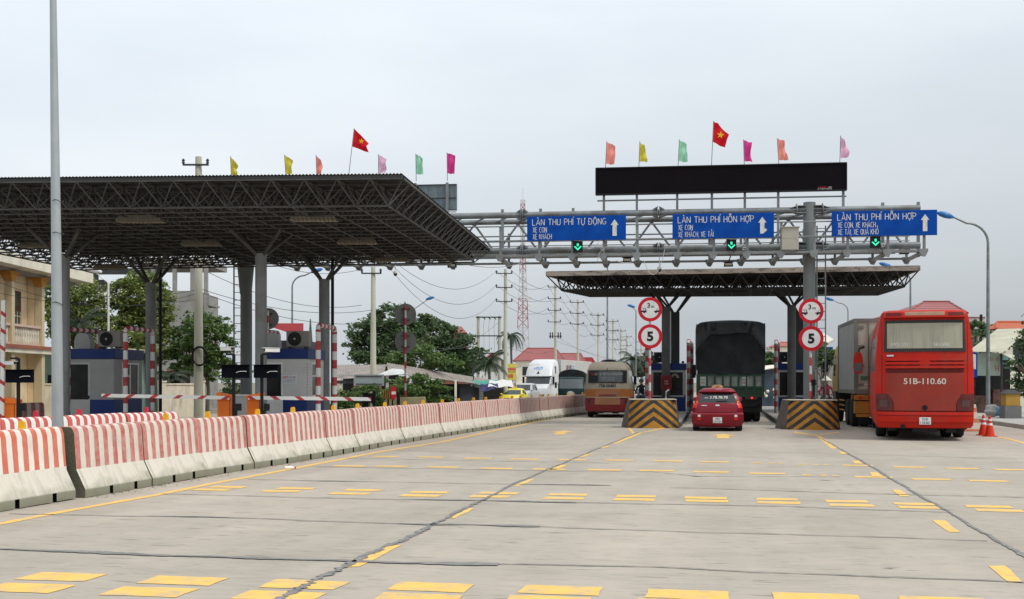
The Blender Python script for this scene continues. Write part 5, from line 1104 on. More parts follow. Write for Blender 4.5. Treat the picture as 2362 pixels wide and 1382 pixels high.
# ================================================================ VEHICLES
def shell(levels, us, vs, cls, caps=True):
    """stack of plan outlines; cls(k, side, i) names the part each face belongs to"""
    rings = []; segs = []
    for (z, w_, yr, yf, cr, cf) in levels:
        R = []; tagd = []
        for i, u in enumerate(us): R.append((w_*u*(1 - .0), yr + cr*abs(u)**4, z)); tagd.append(('R', i))
        for i, v in enumerate(vs[1:-1]): R.append((w_*(1 + .015*sin(pi*v)), yr + cr + (yf - cf - yr - cr)*v, z))
        for i, u in enumerate(reversed(us)): R.append((w_*u, yf - cf*abs(u)**4, z))
        for i, v in enumerate(reversed(vs[1:-1])): R.append((-w_*(1 + .015*sin(pi*v)), yr + cr + (yf - cf - yr - cr)*v, z))
        rings.append(R)
    nu, nv = len(us), len(vs); names = [('R', i) for i in range(nu-1)] + [('S', i) for i in range(nv-1)] + [('F', nu-2-i) for i in range(nu-1)] + [('L', nv-2-i) for i in range(nv-1)]
    n = len(rings[0]); parts = {}
    for k in range(len(rings)-1):
        for i in range(n):
            s, q = names[i]; p = cls(k, s, q)
            if p is None: continue
            mb = parts.setdefault(p, MB()); a, b = rings[k], rings[k+1]; mb.add([a[i], a[(i+1) % n], b[(i+1) % n], b[i]], [(0,1,2,3)])
    if caps:
        mb = parts.setdefault('body', MB()); mb.add(rings[-1], [tuple(range(n))]); mb.add(rings[0], [tuple(range(n-1, -1, -1))])
    return parts
def build_parts(parts, mats, o, sharp=40):
    res = {}
    for k, mb in parts.items():
        if k == 'body': res['body'] = mb.build('body', mats['body'], o, sharp=sharp, recalc=True)
    for k, mb in parts.items():
        if k == 'body': continue
        nm = k.split(':')[0]; res[k] = mb.build(nm, mats.get(k, mats.get(nm)), o, sharp=sharp, recalc=False)
        b = bmesh.new(); b.from_mesh(res[k].data); bmesh.ops.remove_doubles(b, verts=b.verts, dist=1e-5); b.to_mesh(res[k].data); b.free()
    return res
rimm = mat('rim_grey', (.28, .28, .28), .4, .6, .1, 4)
def wheel(o, x, y, r, w_, rim=True):
    mb = MB(); h = w_/2; mb.lathe([(r*.6, -h), (r*.9, -h), (r*.985, -h*.75), (r, -h*.4), (r, h*.4), (r*.985, h*.75), (r*.9, h), (r*.6, h)], (x, y, r), n=28, ax='x'); t = mb.build('wheel', rubber, o, recalc=True)
    if rim:
        mb = MB(); s = 1 if x > 0 else -1; mb.lathe([(0, s*h*.5), (r*.3, s*h*.6), (r*.5, s*h*.75), (r*.62, s*h*.97)], (x, y, r), n=20, ax='x'); mb.build('rim', rimm, t, recalc=False)
    return t
def surf(levels, x, z, e=0, front=False):
    for a, b in zip(levels[:-1], levels[1:]):
        if a[0] <= z <= b[0]:
            t = (z - a[0]) / (b[0] - a[0]); w_ = a[1] + (b[1]-a[1])*t; yr = a[2] + (b[2]-a[2])*t; cr = a[4] + (b[4]-a[4])*t; yf = a[3] + (b[3]-a[3])*t; cf = a[5] + (b[5]-a[5])*t
            u = min(abs(x / w_), 1)
            return (yf - cf*u**4 + e) if front else (yr + cr*u**4 - e)
    return surf(levels, x, min(max(z, levels[0][0]), levels[-1][0]), e, front)
def patch(mb, levels, zs, xl, xr, e=.01, nc=12, front=False, depth=.03, mi=0):
    """thin raised panel that follows the end of a vehicle"""
    g = [];
    for z in zs:
        a = xl(z) if callable(xl) else xl; b = xr(z) if callable(xr) else xr
        g.append([(a + (b-a)*i/nc, surf(levels, a + (b-a)*i/nc, z, e, front), z) for i in range(nc+1)])
    o = len(mb.v); m_ = len(zs); n = nc + 1; sg = -1 if front else 1
    mb.v += [p for r in g for p in r]; 
    for j in range(m_-1):
        for i in range(nc):
            f = (o+j*n+i, o+j*n+i+1, o+(j+1)*n+i+1, o+(j+1)*n+i); mb.f.append(f if not front else f[::-1]); mb.m.append(mi)
    # rim
    loop = [j*n for j in range(m_)] + [(m_-1)*n + i for i in range(1, n)] + [j*n + nc for j in range(m_-2, -1, -1)] + [i for i in range(nc-1, 0, -1)]
    q = len(mb.v); mb.v += [(mb.v[o+l][0], mb.v[o+l][1] + sg*depth, mb.v[o+l][2]) for l in loop]; L_ = len(loop)
    for k in range(L_): f = (o+loop[k], q+k, q+(k+1) % L_, o+loop[(k+1) % L_]); mb.f.append(f if front else f[::-1]); mb.m.append(mi)
    return mb
lin = lambda a, b, n: [a + (b-a)*i/n for i in range(n+1)]
US = [-1, -.93, -.82, -.5, 0, .5, .82, .93, 1]
# ---------------------------------------------------------------- red hatchback taxi
def paint(name, c, dirt=None, da=.3, rough=.32): return mat(name, c, rough, 0, .05, 2, dirt=dirt, dirt_amt=da, coat=.5)
o = thing('hatchback_car', Vector((XW(1655, 36.9), 36.9, 0)), 'small shiny red hatchback taxi waiting between the two chevron blocks', 'car', -.172)
LV = [(.13,.68,.14,3.48,.2,.3),(.18,.76,.06,3.52,.18,.35),(.27,.80,.0,3.54,.15,.38),(.40,.815,-.03,3.55,.13,.4),(.54,.81,-.04,3.55,.13,.45),(.575,.80,.0,3.5,.12,.5),(.60,.79,.05,3.5,.12,.5),(.74,.775,.06,3.35,.14,.55),(.86,.745,.09,2.9,.15,.4),(.90,.725,.13,2.75,.14,.35),(1.08,.665,.19,2.4,.12,.3),(1.22,.59,.30,2.1,.12,.2),(1.25,.575,.24,2.05,.12,.2),(1.31,.53,.28,1.95,.12,.2),(1.355,.44,.45,1.8,.12,.15),(1.38,.28,.8,1.5,.05,.1)]
VS = [0, .14, .42, .46, .8, 1]
def cl(k, s, i):
    if k in (9, 10):
        if s == 'R' and 2 <= i <= 5: return 'rear_window'
        if s in 'SL' and i in (1, 3): return 'side_window:' + s + str(i)
        if s == 'F' and 1 <= i <= 6: return 'windscreen'
    if k in (7, 8) and ((s == 'R' and i in (0, 1, 6, 7)) or (s in 'SL' and i == 0)): return 'tail_lamp:' + ('l' if (s == 'L' or i in (0, 1) and s == 'R') else 'r')
    return 'body'
carred = paint('metallic_red', (.215, .003, .014), rough=.28); lampred = mat('tail_lamp_red', (.62, .02, .012), .2, 0, .1, 4, coat=.5)
build_parts(shell(LV, US, VS, cl), {'body': carred, 'rear_window': glass, 'side_window': glass, 'windscreen': glass, 'tail_lamp': lampred}, o)
for x in (-.68, .68):
    for y in (.55, 2.92): wheel(o, x, y, .29, .19)
mb = MB(); mb.box(-.74,.74,.2,3.3,.13,.3); mb.build('underbody', black, o)
mb = MB(); patch(mb, LV, lin(1.235, 1.30, 3), -.5, .5, .05, depth=.08); mb.build('spoiler', carred, o)
mb = MB(); patch(mb, LV, lin(.25, .5, 4), lambda z: -.34 - (z-.25)*.3, lambda z: .34 + (z-.25)*.3, -.012, depth=-.01); mb.build('plate_recess', carred, o)
mb = MB(); mb.box(-.14,.14,-.05,-.035,.27,.45); pl = mb.build('number_plate', sign_w, o)
mb = MB(); font_text(mb, '75A', 0, .37, .06, y=-.052, bold=.02, center=True); font_text(mb, '034.84', 0, .285, .062, y=-.052, bold=.0, center=True); mb.build('plate_text', txt_k, pl, sharp=0)
mb = MB(); font_text(mb, '(054)', -.40, 1.03, .05, y=.20, bold=.02); font_text(mb, '3.78.78.78', -.24, 1.03, .085, width=.56, y=.20, bold=.02); t = mb.build('window_lettering', txt_w, o, sharp=0)
for v in t.data.vertices: v.co.y = surf(LV, v.co.x, v.co.z, .006)
mb = MB(); patch(mb, LV, [.588, .6], -.74, .74, .002, 12, depth=.004)
for s in (-1, 1): patch(mb, LV, lin(.6, .86, 3), s*.63-.006, s*.63+.006, .003, 1, depth=.004)
mb.build('panel_gap', black, o)
for s in (-1, 1): mb = MB(); patch(mb, LV, lin(.90, .96, 2), min(s*.61, s*.67), max(s*.61, s*.67), .006, 3, depth=.01); mb.build('indicator_lamp', mat('indicator_orange', (.8, .22, .02), .25), o)
for x in (-.57, .57):
    mb = MB(); patch(mb, LV, lin(.46, .53, 2), x-.045, x+.045, .008, 3); mb.build('reverse_lamp', white, o); mb = MB(); patch(mb, LV, lin(.36, .45, 2), x-.05, x+.05, .006, 3); mb.build('fog_lamp', lampred, o)
mb = MB(); patch(mb, LV, lin(.80, .85, 2), -.06, .06, .012, 4); mb.build('emblem', chrome, o)
mb = MB(); patch(mb, LV, lin(.805, .83, 2), -.5, -.33, .006, 4); mb.build('badge', chrome, o)
mb = MB(); mb.bar((-.05, surf(LV,0,.95,.02), .945), (.3, surf(LV,.3,.98,.025), .965), .016); mb.build('wiper', black, o)
for s in (-1, 1):
    mb = MB(); mb.path([(s*.62,2.35,.96),(s*.74,2.35,.99),(s*.80,2.33,.99)], [.05,.075,.05], n=10); mb.build('mirror', carred, o)
mb = MB(); mb.prism([(-.19,1.37),(.19,1.37),(.17,1.43),(.1,1.47),(-.1,1.47),(-.17,1.43)], 1.1, 1.26, 'y'); tp = mb.build('roof_sign', mat('taxi_sign_cream', (.62, .45, .2), .4), o, bevel=.02); mb = MB(); font_text(mb, 'TAXI', 0, 1.39, .05, y=1.095, bold=.02, center=True); mb.build('sign_text', lampred, tp, sharp=0)
mb = MB(); mb.tube((0,.75,1.37),(0,.62,1.58),.004,n=4); mb.build('aerial', black, o)
# ---------------------------------------------------------------- red coach
bus_m = mat('coach_red', (.46, .016, .007), .45, 0, .08, 1.5, dirt=(.34, .045, .03), dirt_amt=.7, spec=.2); bus_dirty = mat('coach_dusty_panel', (.27, .032, .02), .65, 0, .1, 1.5, dirt=(.25, .055, .04), dirt_amt=.5)
bd = MATS['coach_dusty_panel']
o = thing('coach', Vector((XW(2133, 30.9), 30.9, 0)), 'large dusty red coach with a curtained rear window in the right-hand lane', 'bus', -.28)
LB = [(.34,1.17,.05,11.3,.25,.6),(.42,1.22,.0,11.4,.25,.7),(.70,1.235,-.03,11.5,.25,.8),(.78,1.235,-.01,11.5,.25,.8),(1.25,1.24,.0,11.5,.25,.85),(1.85,1.235,.01,11.4,.24,.9),(2.35,1.215,.04,11.3,.22,.95),(2.85,1.17,.08,11.1,.2,1.),(3.18,1.125,.11,10.9,.18,1.),(3.3,1.105,.13,10.7,.17,.9),(3.41,1.07,.17,10.5,.15,.8),(3.46,1.0,.26,10.4,.15,.8),(3.49,.85,.45,10.1,.1,.5)]
VB = [0, .06, .22, .235, .38, .395, .54, .555, .7, .715, .86, .88, 1]
def cl(k, s, i):
    if k in (5, 6) and s in 'SL' and i % 2 == 1 and i < 11: return 'side_window:' + s + str(i)
    if k in (4, 5, 6, 7) and s == 'F' and 1 <= i <= 6: return 'windscreen'
    return 'body'
sg = mat('coach_side_glass', (.10, .10, .11), .2, 0, .2, 1, spec=.8)
build_parts(shell(LB, US, VB, cl), {'body': bus_m, 'side_window': sg, 'windscreen': glass}, o)
X = lambda px: (px - 2131.5) * .01144; Zb = lambda py: 1.55 - (py - 882) * .01144
mb = MB(); patch(mb, LB, lin(2.36, 3.2, 10), lambda z: -1.03 + .03*(z-2.36)/.84, lambda z: 1.03 - .03*(z-2.36)/.84, .02, 16); fr = mb.build('rear_window', mat('window_seal_black', (.03, .03, .03), .5), o)
curt = mat('curtained_glass', (.36, .345, .265), .45, 0, .28, 1.2, stretch=(6, 1, .5), dirt=(.14, .13, .095), dirt_amt=.55)
mb = MB(); patch(mb, LB, lin(2.45, 3.12, 8), -.945, .945, .03, 16, depth=.02); gl = mb.build('pane', curt, fr)
mb = MB(); font_text(mb, '0905.531', -.86, 2.5, .1, width=.44, y=0, bold=.01); font_text(mb, '163.686', .23, 2.5, .1, width=.38, y=0, bold=.01); t = mb.build('window_lettering', mat('pale_lettering', (.55, .55, .5), .6), fr, sharp=0)
for v in t.data.vertices: v.co.y = surf(LB, v.co.x, v.co.z, .035)
# louvred grille
for k, (za, zb2) in enumerate(((2.13, 2.19), (2.03, 2.09), (1.93, 1.99))):
    mb = MB(); patch(mb, LB, [za - .012, za + .012, zb2 - .03, zb2], lambda z: -1.0, lambda z: 1.0, .055, 24, depth=.07)
    for j in range(25): mb.v[j] = (mb.v[j][0], mb.v[j][1], mb.v[j][2] + .008 * abs(sin(j * pi / 3)))
    mb.build('grille_louvre', bus_m, o)
    mb = MB(); patch(mb, LB, [za - .035, za - .013], -.99, .99, .004, 16, depth=.004); mb.build('louvre_shadow_strip', mat('gap_and_shade_dark_red', (.12,.008,.006), .6), o)  # dark red strip paints the shadow beneath each louvre
mb = MB(); mb.lathe([(0, -.012), (.16, -.01), (.16, .04)], (0, surf(LB, 0, 2.06, .04), 2.06), n=24, ax='y'); mb.v = [(x, y, 2.06 + (z-2.06)*.55) for x, y, z in mb.v]; mb.build('emblem', bus_m, o, recalc=True)
# engine hatch with recess line
mb = MB(); xh = lambda z: 1.0 if z > 1.25 else 1.0 - .2 * min(1, ((1.25 - z)/.25))**.6
patch(mb, LB, lin(1.78, 1.90, 3), -.98, .98, .004, 14, depth=.01); mb.build('hatch_shadow_gap', mat('gap_and_shade_dark_red', (.12,.008,.006), .6), o)
mb = MB(); patch(mb, LB, lin(.80, 1.80, 16), lambda z: -xh(z)+.02, lambda z: xh(z)-.02, .028, 14, depth=.04); hh = mb.build('engine_hatch', bus_dirty, o)
mb = MB(); font_text(mb, '51B-110.60', 0, 1.50, .16, width=1.06, y=0, bold=.018, center=True); t = mb.build('number_lettering', mat('number_white', (.60, .53, .48), .7), hh, sharp=0)
for v in t.data.vertices: v.co.y = surf(LB, v.co.x, v.co.z, .034)
mb = MB(); mb.lathe([(0,-.012),(.07,-.01),(.07,.01)], (0, surf(LB,0,.88,.03), .88), n=16, ax='y'); mb.build('hatch_badge', black, hh, recalc=True)
mb = MB(); patch(mb, LB, [.785, .80], -1.2, 1.2, .02, 20, depth=.01); mb.build('bumper_gap', black, o)
mb = MB(); patch(mb, LB, lin(2.24, 2.28, 1), -.95, -.78, .008, 3, depth=.004); mb.build('badge', chrome, o)
for s in (-1, 1): mb = MB(); patch(mb, LB, lin(1.27, 3.15, 8), s*1.075-.007, s*1.075+.007, .003, 1, depth=.004); mb.build('panel_gap', MATS['gap_and_shade_dark_red'], o)
dl = mat('smoked_tail_lamp', (.10, .018, .016), .25, 0, .3, 4, coat=.4)
for s in (-1, 1):
    mb = MB(); f = lambda z: s * (.82 + .0*z); g = lambda z: s * 1.23
    inner = lambda z: .80 + max(0, (z - 1.0)) * .45
    a = (lambda z: -1.232) if s < 0 else inner; b = (lambda z: -inner(z)) if s < 0 else (lambda z: 1.232)
    patch(mb, LB, lin(.80, 1.24, 8), a, b, .03, 8, depth=.06); tl = mb.build('tail_lamp', dl, o)
    mb = MB(); c = s*1.03; patch(mb, LB, lin(.9, 1.08, 3), c-.1, c+.1, .036, 4, depth=.01); mb.build('lamp_cluster', mat('lamp_brown', (.09, .05, .045), .3), tl)
mb = MB(); patch(mb, LB, lin(.50, .76, 5), -1.22, 1.22, .05, 20, depth=.12); bp = mb.build('bumper', bus_m, o)
mb = MB(); patch(mb, LB, [.665, .68], -1.2, 1.2, .056, 20, depth=.02); mb.build('bumper_crease', MATS['gap_and_shade_dark_red'], bp)
mb = MB(); y = surf(LB, 0, .55, .075); mb.box(-.14,.15,y-.012,y,.44,.63); pl = mb.build('number_plate', sign_w, o); mb = MB(); font_text(mb, '51B', .0, .545, .065, y=y-.014, bold=.015, center=True); font_text(mb, '110.60', .0, .455, .065, y=y-.014, bold=.015, center=True); mb.build('plate_text', txt_k, pl, sharp=0)
mb = MB(); patch(mb, LB, lin(3.27, 3.455, 6), -1.03, 1.03, .14, 18, depth=.3); sp = mb.build('roof_spoiler', bus_m, o)
mb = MB(); mb.v = []; patch(mb, LB, lin(3.32, 3.42, 4), -.5, .5, .146, 10, depth=.01); mb.build('spoiler_panel', mat('spoiler_tan', (.34, .2, .13), .5), sp)
for s in (-1, 1): mb = MB(); patch(mb, LB, lin(3.31, 3.40, 3), min(s*.58, s*.97), max(s*.58, s*.97), .145, 6, depth=.01); mb.build('spoiler_vent', MATS['gap_and_shade_dark_red'], sp)
for x in (-1.02, 1.02): wheel(o, x, 8.6, .5, .28)
for x in (-1.04, -.72, .72, 1.04): wheel(o, x, 2.6, .5, .28, abs(x) > 1)
for x in (-1.08, -.78, .78, 1.08):
    pass
mb = MB(); mb.box(-1.1,1.1,.6,11,.3,.5); mb.box(-.3,.3,.15,1.6,.24,.42); mb.box(-.9,-.7,.3,2,.26,.4); mb.box(.55,.8,.2,2,.22,.4); mb.tube((-.55,.0,.38),(-.55,.8,.38),.06,n=12); mb.build('underframe', black, o)
mb = MB(); mb.path([(-1.2,11.1,3.0),(-1.42,11.35,2.95),(-1.5,11.4,2.6)], .03, n=8); mr_ = mb.build('mirror_arm', black, o)
o.children
mb = MB(); mb.prism([(-.13,-.3),(.13,-.3),(.16,-.1),(.15,.25),(.08,.42),(-.08,.42),(-.15,.25),(-.16,-.1)], -.06, .1, 'y'); m_ = mb.build('mirror', bus_m, o, bevel=.02); m_.location = (-1.62, 8.6, 2.15); mb = MB(); mb.prism([(-.1,-.24),(.1,-.24),(.12,.05),(-.12,.05)], -.068, -.062, 'y'); mb.build('mirror_glass', glass, m_)
mb = MB(); mb.path([(0,0,.4),(.05,.05,.55),(.2,.1,.6)], .035, n=8); mb.build('bracket', black, m_)
# ---------------------------------------------------------------- beige minibus
cream = mat('minibus_cream', (.27, .24, .19), .5, 0, .1, 1.5, dirt=(.18, .15, .11), dirt_amt=.5); orgd = mat('minibus_orange', (.30, .10, .018), .55, 0, .12, 1.5, dirt=(.2, .11, .06), dirt_amt=.55); marn = mat('minibus_maroon', (.15, .028, .03), .55, 0, .12, 2, dirt=(.13, .07, .06), dirt_amt=.6)
o = thing('minibus', Vector((XW(1401, 51), 51, 0)), 'cream, orange and maroon minibus driving beside the end of the striped barrier', 'bus', -.134)
LM = [(.28,.93,.05,6.2,.15,.4),(.36,.98,.0,6.3,.18,.5),(.60,.995,-.02,6.35,.2,.5),(.88,.99,.0,6.3,.2,.5),(.90,.99,.0,6.3,.2,.5),(1.26,.98,.02,6.2,.2,.6),(1.5,.965,.04,6.1,.2,.6),(2.08,.89,.12,5.6,.18,.5),(2.32,.80,.22,5.3,.18,.4),(2.43,.66,.4,5.1,.15,.3),(2.46,.4,.7,4.8,.1,.2)]
VM = [0, .05, .2, .23, .4, .43, .6, .63, .8, .84, 1]
def cl(k, s, i):
    if k == 0 or k == 1: return 'bumper'
    if k in (2, 3): return 'lower_band'
    if k == 4: return 'orange_band'
    if k == 6:
        if s in 'SL' and i % 2 == 1: return 'side_window:' + s + str(i)
        if s == 'F' and 1 <= i <= 6: return 'windscreen'
    return 'body'
build_parts(shell(LM, US, VM, cl), {'body': cream, 'bumper': mat('minibus_red', (.20, .018, .024), .5, 0, .1, 2), 'lower_band': marn, 'orange_band': orgd, 'side_window': glass, 'windscreen': glass}, o)
mb = MB(); patch(mb, LM, lin(1.52, 2.08, 6), lambda z: -.85, lambda z: .85, .012, 12); fr = mb.build('rear_window', mat('window_seal_black', (0,0,0)), o)
mb = MB(); patch(mb, LM, lin(1.57, 2.03, 6), -.8, .8, .02, 12, depth=.01); mb.build('pane', glass, fr)
mb = MB(); scribble(mb, -.56, .72, 1.86, .11, words=4, seed=8); scribble(mb, -.28, .3, 1.72, .06, words=2, seed=9); scribble(mb, -.3, .3, 1.63, .05, words=3, seed=10); t = mb.build('window_lettering', mat('grey_lettering', (.26, .26, .24), .6), fr, sharp=0)
for v in t.data.vertices: v.co.y = surf(LM, v.co.x, v.co.z, .026)
mb = MB(); patch(mb, LM, [1.86, 1.97], -.73, -.6, .026, 3, depth=.005); mb.build('route_disc', mat('dull_red', (0,0,0)), fr)
mb = MB(); font_text(mb, '75B-00483', 0, 1.34, .13, width=.74, y=0, bold=.015, center=True); t = mb.build('number_lettering', txt_k, o, sharp=0)
for v in t.data.vertices: v.co.y = surf(LM, v.co.x, v.co.z, .012)
mb = MB(); patch(mb, LM, lin(.58, 1.22, 5), -.55, .55, .014, 8); mb.build('rear_hatch', orgd if 0 else mat('minibus_hatch', (.27, .12, .055), .6, 0, .15, 2, dirt=(.15, .09, .07), dirt_amt=.6), o)
mb = MB(); patch(mb, LM, lin(.97, 1.02, 1), -.36, .38, .035, 6); mb.build('hatch_handle', marn, o)
mb = MB(); patch(mb, LM, [.885, .91], -.985, .985, .016, 16); mb.build('white_line', mat('dusty_line', (.4, .33, .28), .6), o)
for s in (-1, 1): mb = MB(); patch(mb, LM, lin(.64, .82, 2), min(s*.78, s*.95), max(s*.78, s*.95), .02, 4); mb.build('tail_lamp', dl, o)
for x in (-.83, .83):
    for y in (1.5, 5.2): wheel(o, x, y, .37, .24)
mb = MB(); mb.box(-.85,.85,.4,6,.22,.4); mb.box(-.5,-.2,.1,1,.2,.3); mb.box(.2,.45,.3,1.5,.18,.3); mb.build('underframe', black, o)
mb = MB(); mb.lathe([(.36,0),(.36,.06),(.26,.11),(0,.13)], (.02,1.0,2.44), n=20); mb.build('roof_vent', black, o)
mb = MB(); mb.box(.99,1.1,5.4,5.5,1.45,1.85); mb.bar((.9,5.5,1.9),(1.05,5.45,1.8),.03); mb.build('mirror', black, o); mb = MB(); mb.path([(0,-.02,2.1),(0,-.1,2.14),(0,-.12,2.1)],.02,n=6); mb.build('camera', black, o)
# ---------------------------------------------------------------- tarpaulin truck
tarp = mat('dark_tarpaulin', (.016, .018, .020), .75, 0, .3, 2, dirt=(.034, .037, .038), dirt_amt=.5, bump=.6, fine=9, spec=.18); trg = mat('truck_green', (.018, .055, .032), .5, 0, .2, 2, dirt=(.05, .055, .04), dirt_amt=.5)
o = thing('covered_truck', Vector((XW(1685.5, 45), 45, 0)), 'tall green stake truck with a black tarpaulin cover, ahead of the red hatchback', 'truck', -.15)
mb = MB(); nx, ny_, nz = 22, 14, 26; hw = 1.3; zb0, zt0 = 1.84, 3.86; pts = []
def tp(u, z, y):                              # tarp end surface with sags and folds
    x = hw * u; top = 3.93 - .09 * abs(u) ** 2
    f = 0
    for a in (-1, 1):
        d = (u*a - .62) - (3.5 - z) * .45; f += .13 * math.exp(-(d/.13)**2) * (1 if z > 2.8 else max(0, (z-2.3)/.5))
    f += .03 * sin(9*u + 2.2*z) * cos(3*z) + (.07 if z > 3.45 + .05*sin(7*u) else 0) + (.05*sin(u*26+z*4) if z > 3.4 and abs(u) > .5 else 0)
    return x, f
grid = []
for j in range(nz+1):
    z = zb0 + (zt0 - zb0) * j / nz; row = []
    for i in range(nx+1):
        u = -1 + 2*i/nx; x, f = tp(u, z, 0); cr = .12 * abs(u)**8; tz = .14 * abs(u)**10 if j == nz else 0
        row.append((x * (1 - .02 * (1 if z < 2 else 0)), .0 - f + cr, z - tz + (.015*sin(20*u) if j == 0 else 0)))
    grid.append(row)
for y in (0.25,):
    j = nz
row = [( -hw + 2*hw*i/nx, .05, zt0 + .08*(1 - abs(-1+2*i/nx)**2) - .10*abs(-1+2*i/nx)**10) for i in range(nx+1)]; grid.append(row)
for y in lin(.35, 6.2, 12)[0:]: grid.append([(p[0]*(1.0), y, p[2] + .02*sin(y*3 + i*.5)) for i, p in enumerate(row)])
n = nx+1; mb.v = [p for r in grid for p in r]
for j in range(len(grid)-1):
    for i in range(nx): mb.f.append((j*n+i, j*n+i+1, (j+1)*n+i+1, (j+1)*n+i)); mb.m.append(0)
for s in (-1, 1):
    ys = lin(.12, 6.2, 12); col = []
    for y in ys: col.append([(s*(hw + .012*sin(y*4 + z*5)), y, z) for z in lin(zb0, zt0 - .02, 8)])
    q = len(mb.v); mb.v += [p for r in col for p in r]
    for a in range(12):
        for b in range(8): f = (q+a*9+b, q+(a+1)*9+b, q+(a+1)*9+b+1, q+a*9+b+1); mb.f.append(f if s > 0 else f[::-1]); mb.m.append(0)
mb.build('tarpaulin', tarp, o, sharp=60)
mb = MB(); nu_, nz2 = 40, 10; g2 = []
for j in range(nz2+1):
    row = []
    for i in range(nu_+1):
        u = -1.005 + 2.01*i/nu_; zl = 3.42 + .03*sin(5*u) - .62*max(0, abs(u)-.62)/.38 - (.05*abs(sin(u*30)) if abs(u) > .6 else 0); z = zl + (3.86 - .12*abs(u)**12 - zl)*j/nz2
        row.append((hw*u, -.135 + .14*abs(u)**9 - .035*sin(13*abs(u) + 7*z) * min(1, abs(u)*1.6) + .02*sin(23*u), z))
    g2.append(row)
for i in range(nu_+1): g2.append
g2.append([(p[0], .1, p[2]+.012) for p in g2[-1]])
n = nu_+1; mb.v = [p for r in g2 for p in r]
for j in range(len(g2)-1):
    for i in range(nu_): mb.f.append((j*n+i, j*n+i+1, (j+1)*n+i+1, (j+1)*n+i)); mb.m.append(0)
mb.build('cover_flap', mat('grey_tarpaulin', (.030, .033, .035), .7, 0, .3, 3, bump=.5, fine=12, spec=.25), o, sharp=60)
mb = MB(); mb.box(-1.27,1.27,.06,6.2,1.0,1.86)
for z in (1.02, 1.36, 1.82): mb.box(-1.28,1.28,.0,.06,z-.03,z+.04)
for k in range(9): x = -1.2 + 2.4*k/8; mb.box(x-.035,x+.035,.01,.06,1.02,1.84)
mb.build('cargo_bed', trg, o)
mb = MB()
for k in range(8): x = -1.2 + 2.4*(k+.5)/8; mb.box(x-.11,x+.11,.03,.055,1.40,1.79)
mb.build('slat_board', mat('board_grey', (.20, .22, .20), .7, 0, .3, 4, dirt=(.08, .09, .08), dirt_amt=.6), o)
for x in (-1.05, .55):
    mb = MB(); mb.box(x-.11,x+.11,.012,.029,1.42,1.76); st_ = mb.build('poster', mat('poster_pale', (.38, .4, .36), .7), o); mb = MB(); scribble(mb, x-.09, x+.09, 1.62, .07, y=.009, words=1, seed=11); mb.build('poster_text', trg, st_, sharp=0); mb = MB(); scribble(mb, x-.09, x+.09, 1.5, .07, y=.009, words=1, seed=12); mb.build('poster_text', mat('dull_red', (0,0,0)), st_, sharp=0)
mb = MB(); mb.box(-1.15,1.15,.15,6.2,.72,1.0); mb.box(-1.2,1.2,.3,.5,.4,.98); mb.box(-1.0,1.0,.05,.15,.62,.74); mb.build('chassis', black, o)
for s in (-1, 1):
    mb = MB(); mb.box(s*.78-.23,s*.78+.23,.0,.06,.9,1.0); lb = mb.build('tail_lamp', mat('lamp_board', (.05,.035,.03), .5), o)
    mb = MB(); mb.lathe([(0,-.012),(.045,-.01)], (s*.8,-.0,.95), n=12, ax='y'); mb.build('lamp_lens', mat('lit_brake_lamp', (.9,.03,.03), .3, emit=.9 if s > 0 else .15) if s > 0 else lampred, lb)
    mb = MB(); mb.box(s*.92-.24,s*.92+.24,1.05,1.07,.3,.85); mf = mb.build('mud_flap', black, o)
    mb = MB()
    for k in range(3): x = s*.92 - .15 + k*.11; mb.add([(x,1.045,.5),(x+.05,1.045,.5),(x-.01,1.045,.6),(x-.06,1.045,.6)], [(0,1,2,3)])
    mb.build('flap_stripes', mat('stripe_orange', (.55,.28,.03), .6), mf, sharp=0)
for x in (-1.05, -.72, .72, 1.05):
    for y in (1.6, 2.9): wheel(o, x, y, .5, .27, False)
for x in (-1.02, 1.02): wheel(o, x, 7.3, .5, .27)
LT = [(.6,1.15,6.4,8.4,.05,.3),(1.2,1.18,6.4,8.45,.05,.3),(1.7,1.18,6.4,8.4,.05,.3),(2.4,1.12,6.45,8.1,.05,.3),(2.6,1.05,6.5,7.9,.05,.3)]
build_parts(shell(LT, US, [0,.3,.7,1], lambda k, s, i: 'windscreen' if k == 2 and s == 'F' and 1 <= i <= 6 else ('side_window:' + s if k == 2 and s in 'SL' and i == 1 else 'body')), {'body': trg, 'windscreen': glass, 'side_window': glass}, o)
for s in (-1, 1): mb = MB(); mb.box(s*1.38-.09,s*1.38+.09,7.9,8.0,1.75,2.35); mb.bar((s*1.1,7.95,2.4),(s*1.38,7.95,2.3),.04); mb.build('mirror', black, o)
# ---------------------------------------------------------------- container lorry
cont = mat('container_grey', (.33, .345, .33), .5, .1, .1, .9, dirt=(.2, .2, .18), dirt_amt=.6, stretch=(1, 1, .4)); contd = mat('container_door', (.40, .37, .30), .55, 0, .12, 1.5, dirt=(.2, .17, .12), dirt_amt=.5); fram = mat('container_frame', (.16, .155, .14), .55, .1, .15, 2)
o = thing('container_lorry', Vector((XW(1973, 40) + 1.22, 40, 0)), 'lorry with a grey container and orange chassis, half hidden behind the red coach', 'truck', -.165)
mb = MB(); z0, z1 = 1.16, 3.74; W2, L_ = 1.22, 5.1
nrib = 46; pl_ = []
for i in range(nrib+1): y = .12 + (L_-.24)*i/nrib; pl_.append((y, 0 if i % 2 else .012))
for s in (-1, 1):
    vs = [(s*(W2-.02-d), y, z0+.12) for y, d in pl_] + [(s*(W2-.02-d), y, z1-.1) for y, d in pl_]; n = len(pl_)
    fs = [(i, i+1, n+i+1, n+i) for i in range(n-1)]; mb.add(vs, fs if s > 0 else [f[::-1] for f in fs])
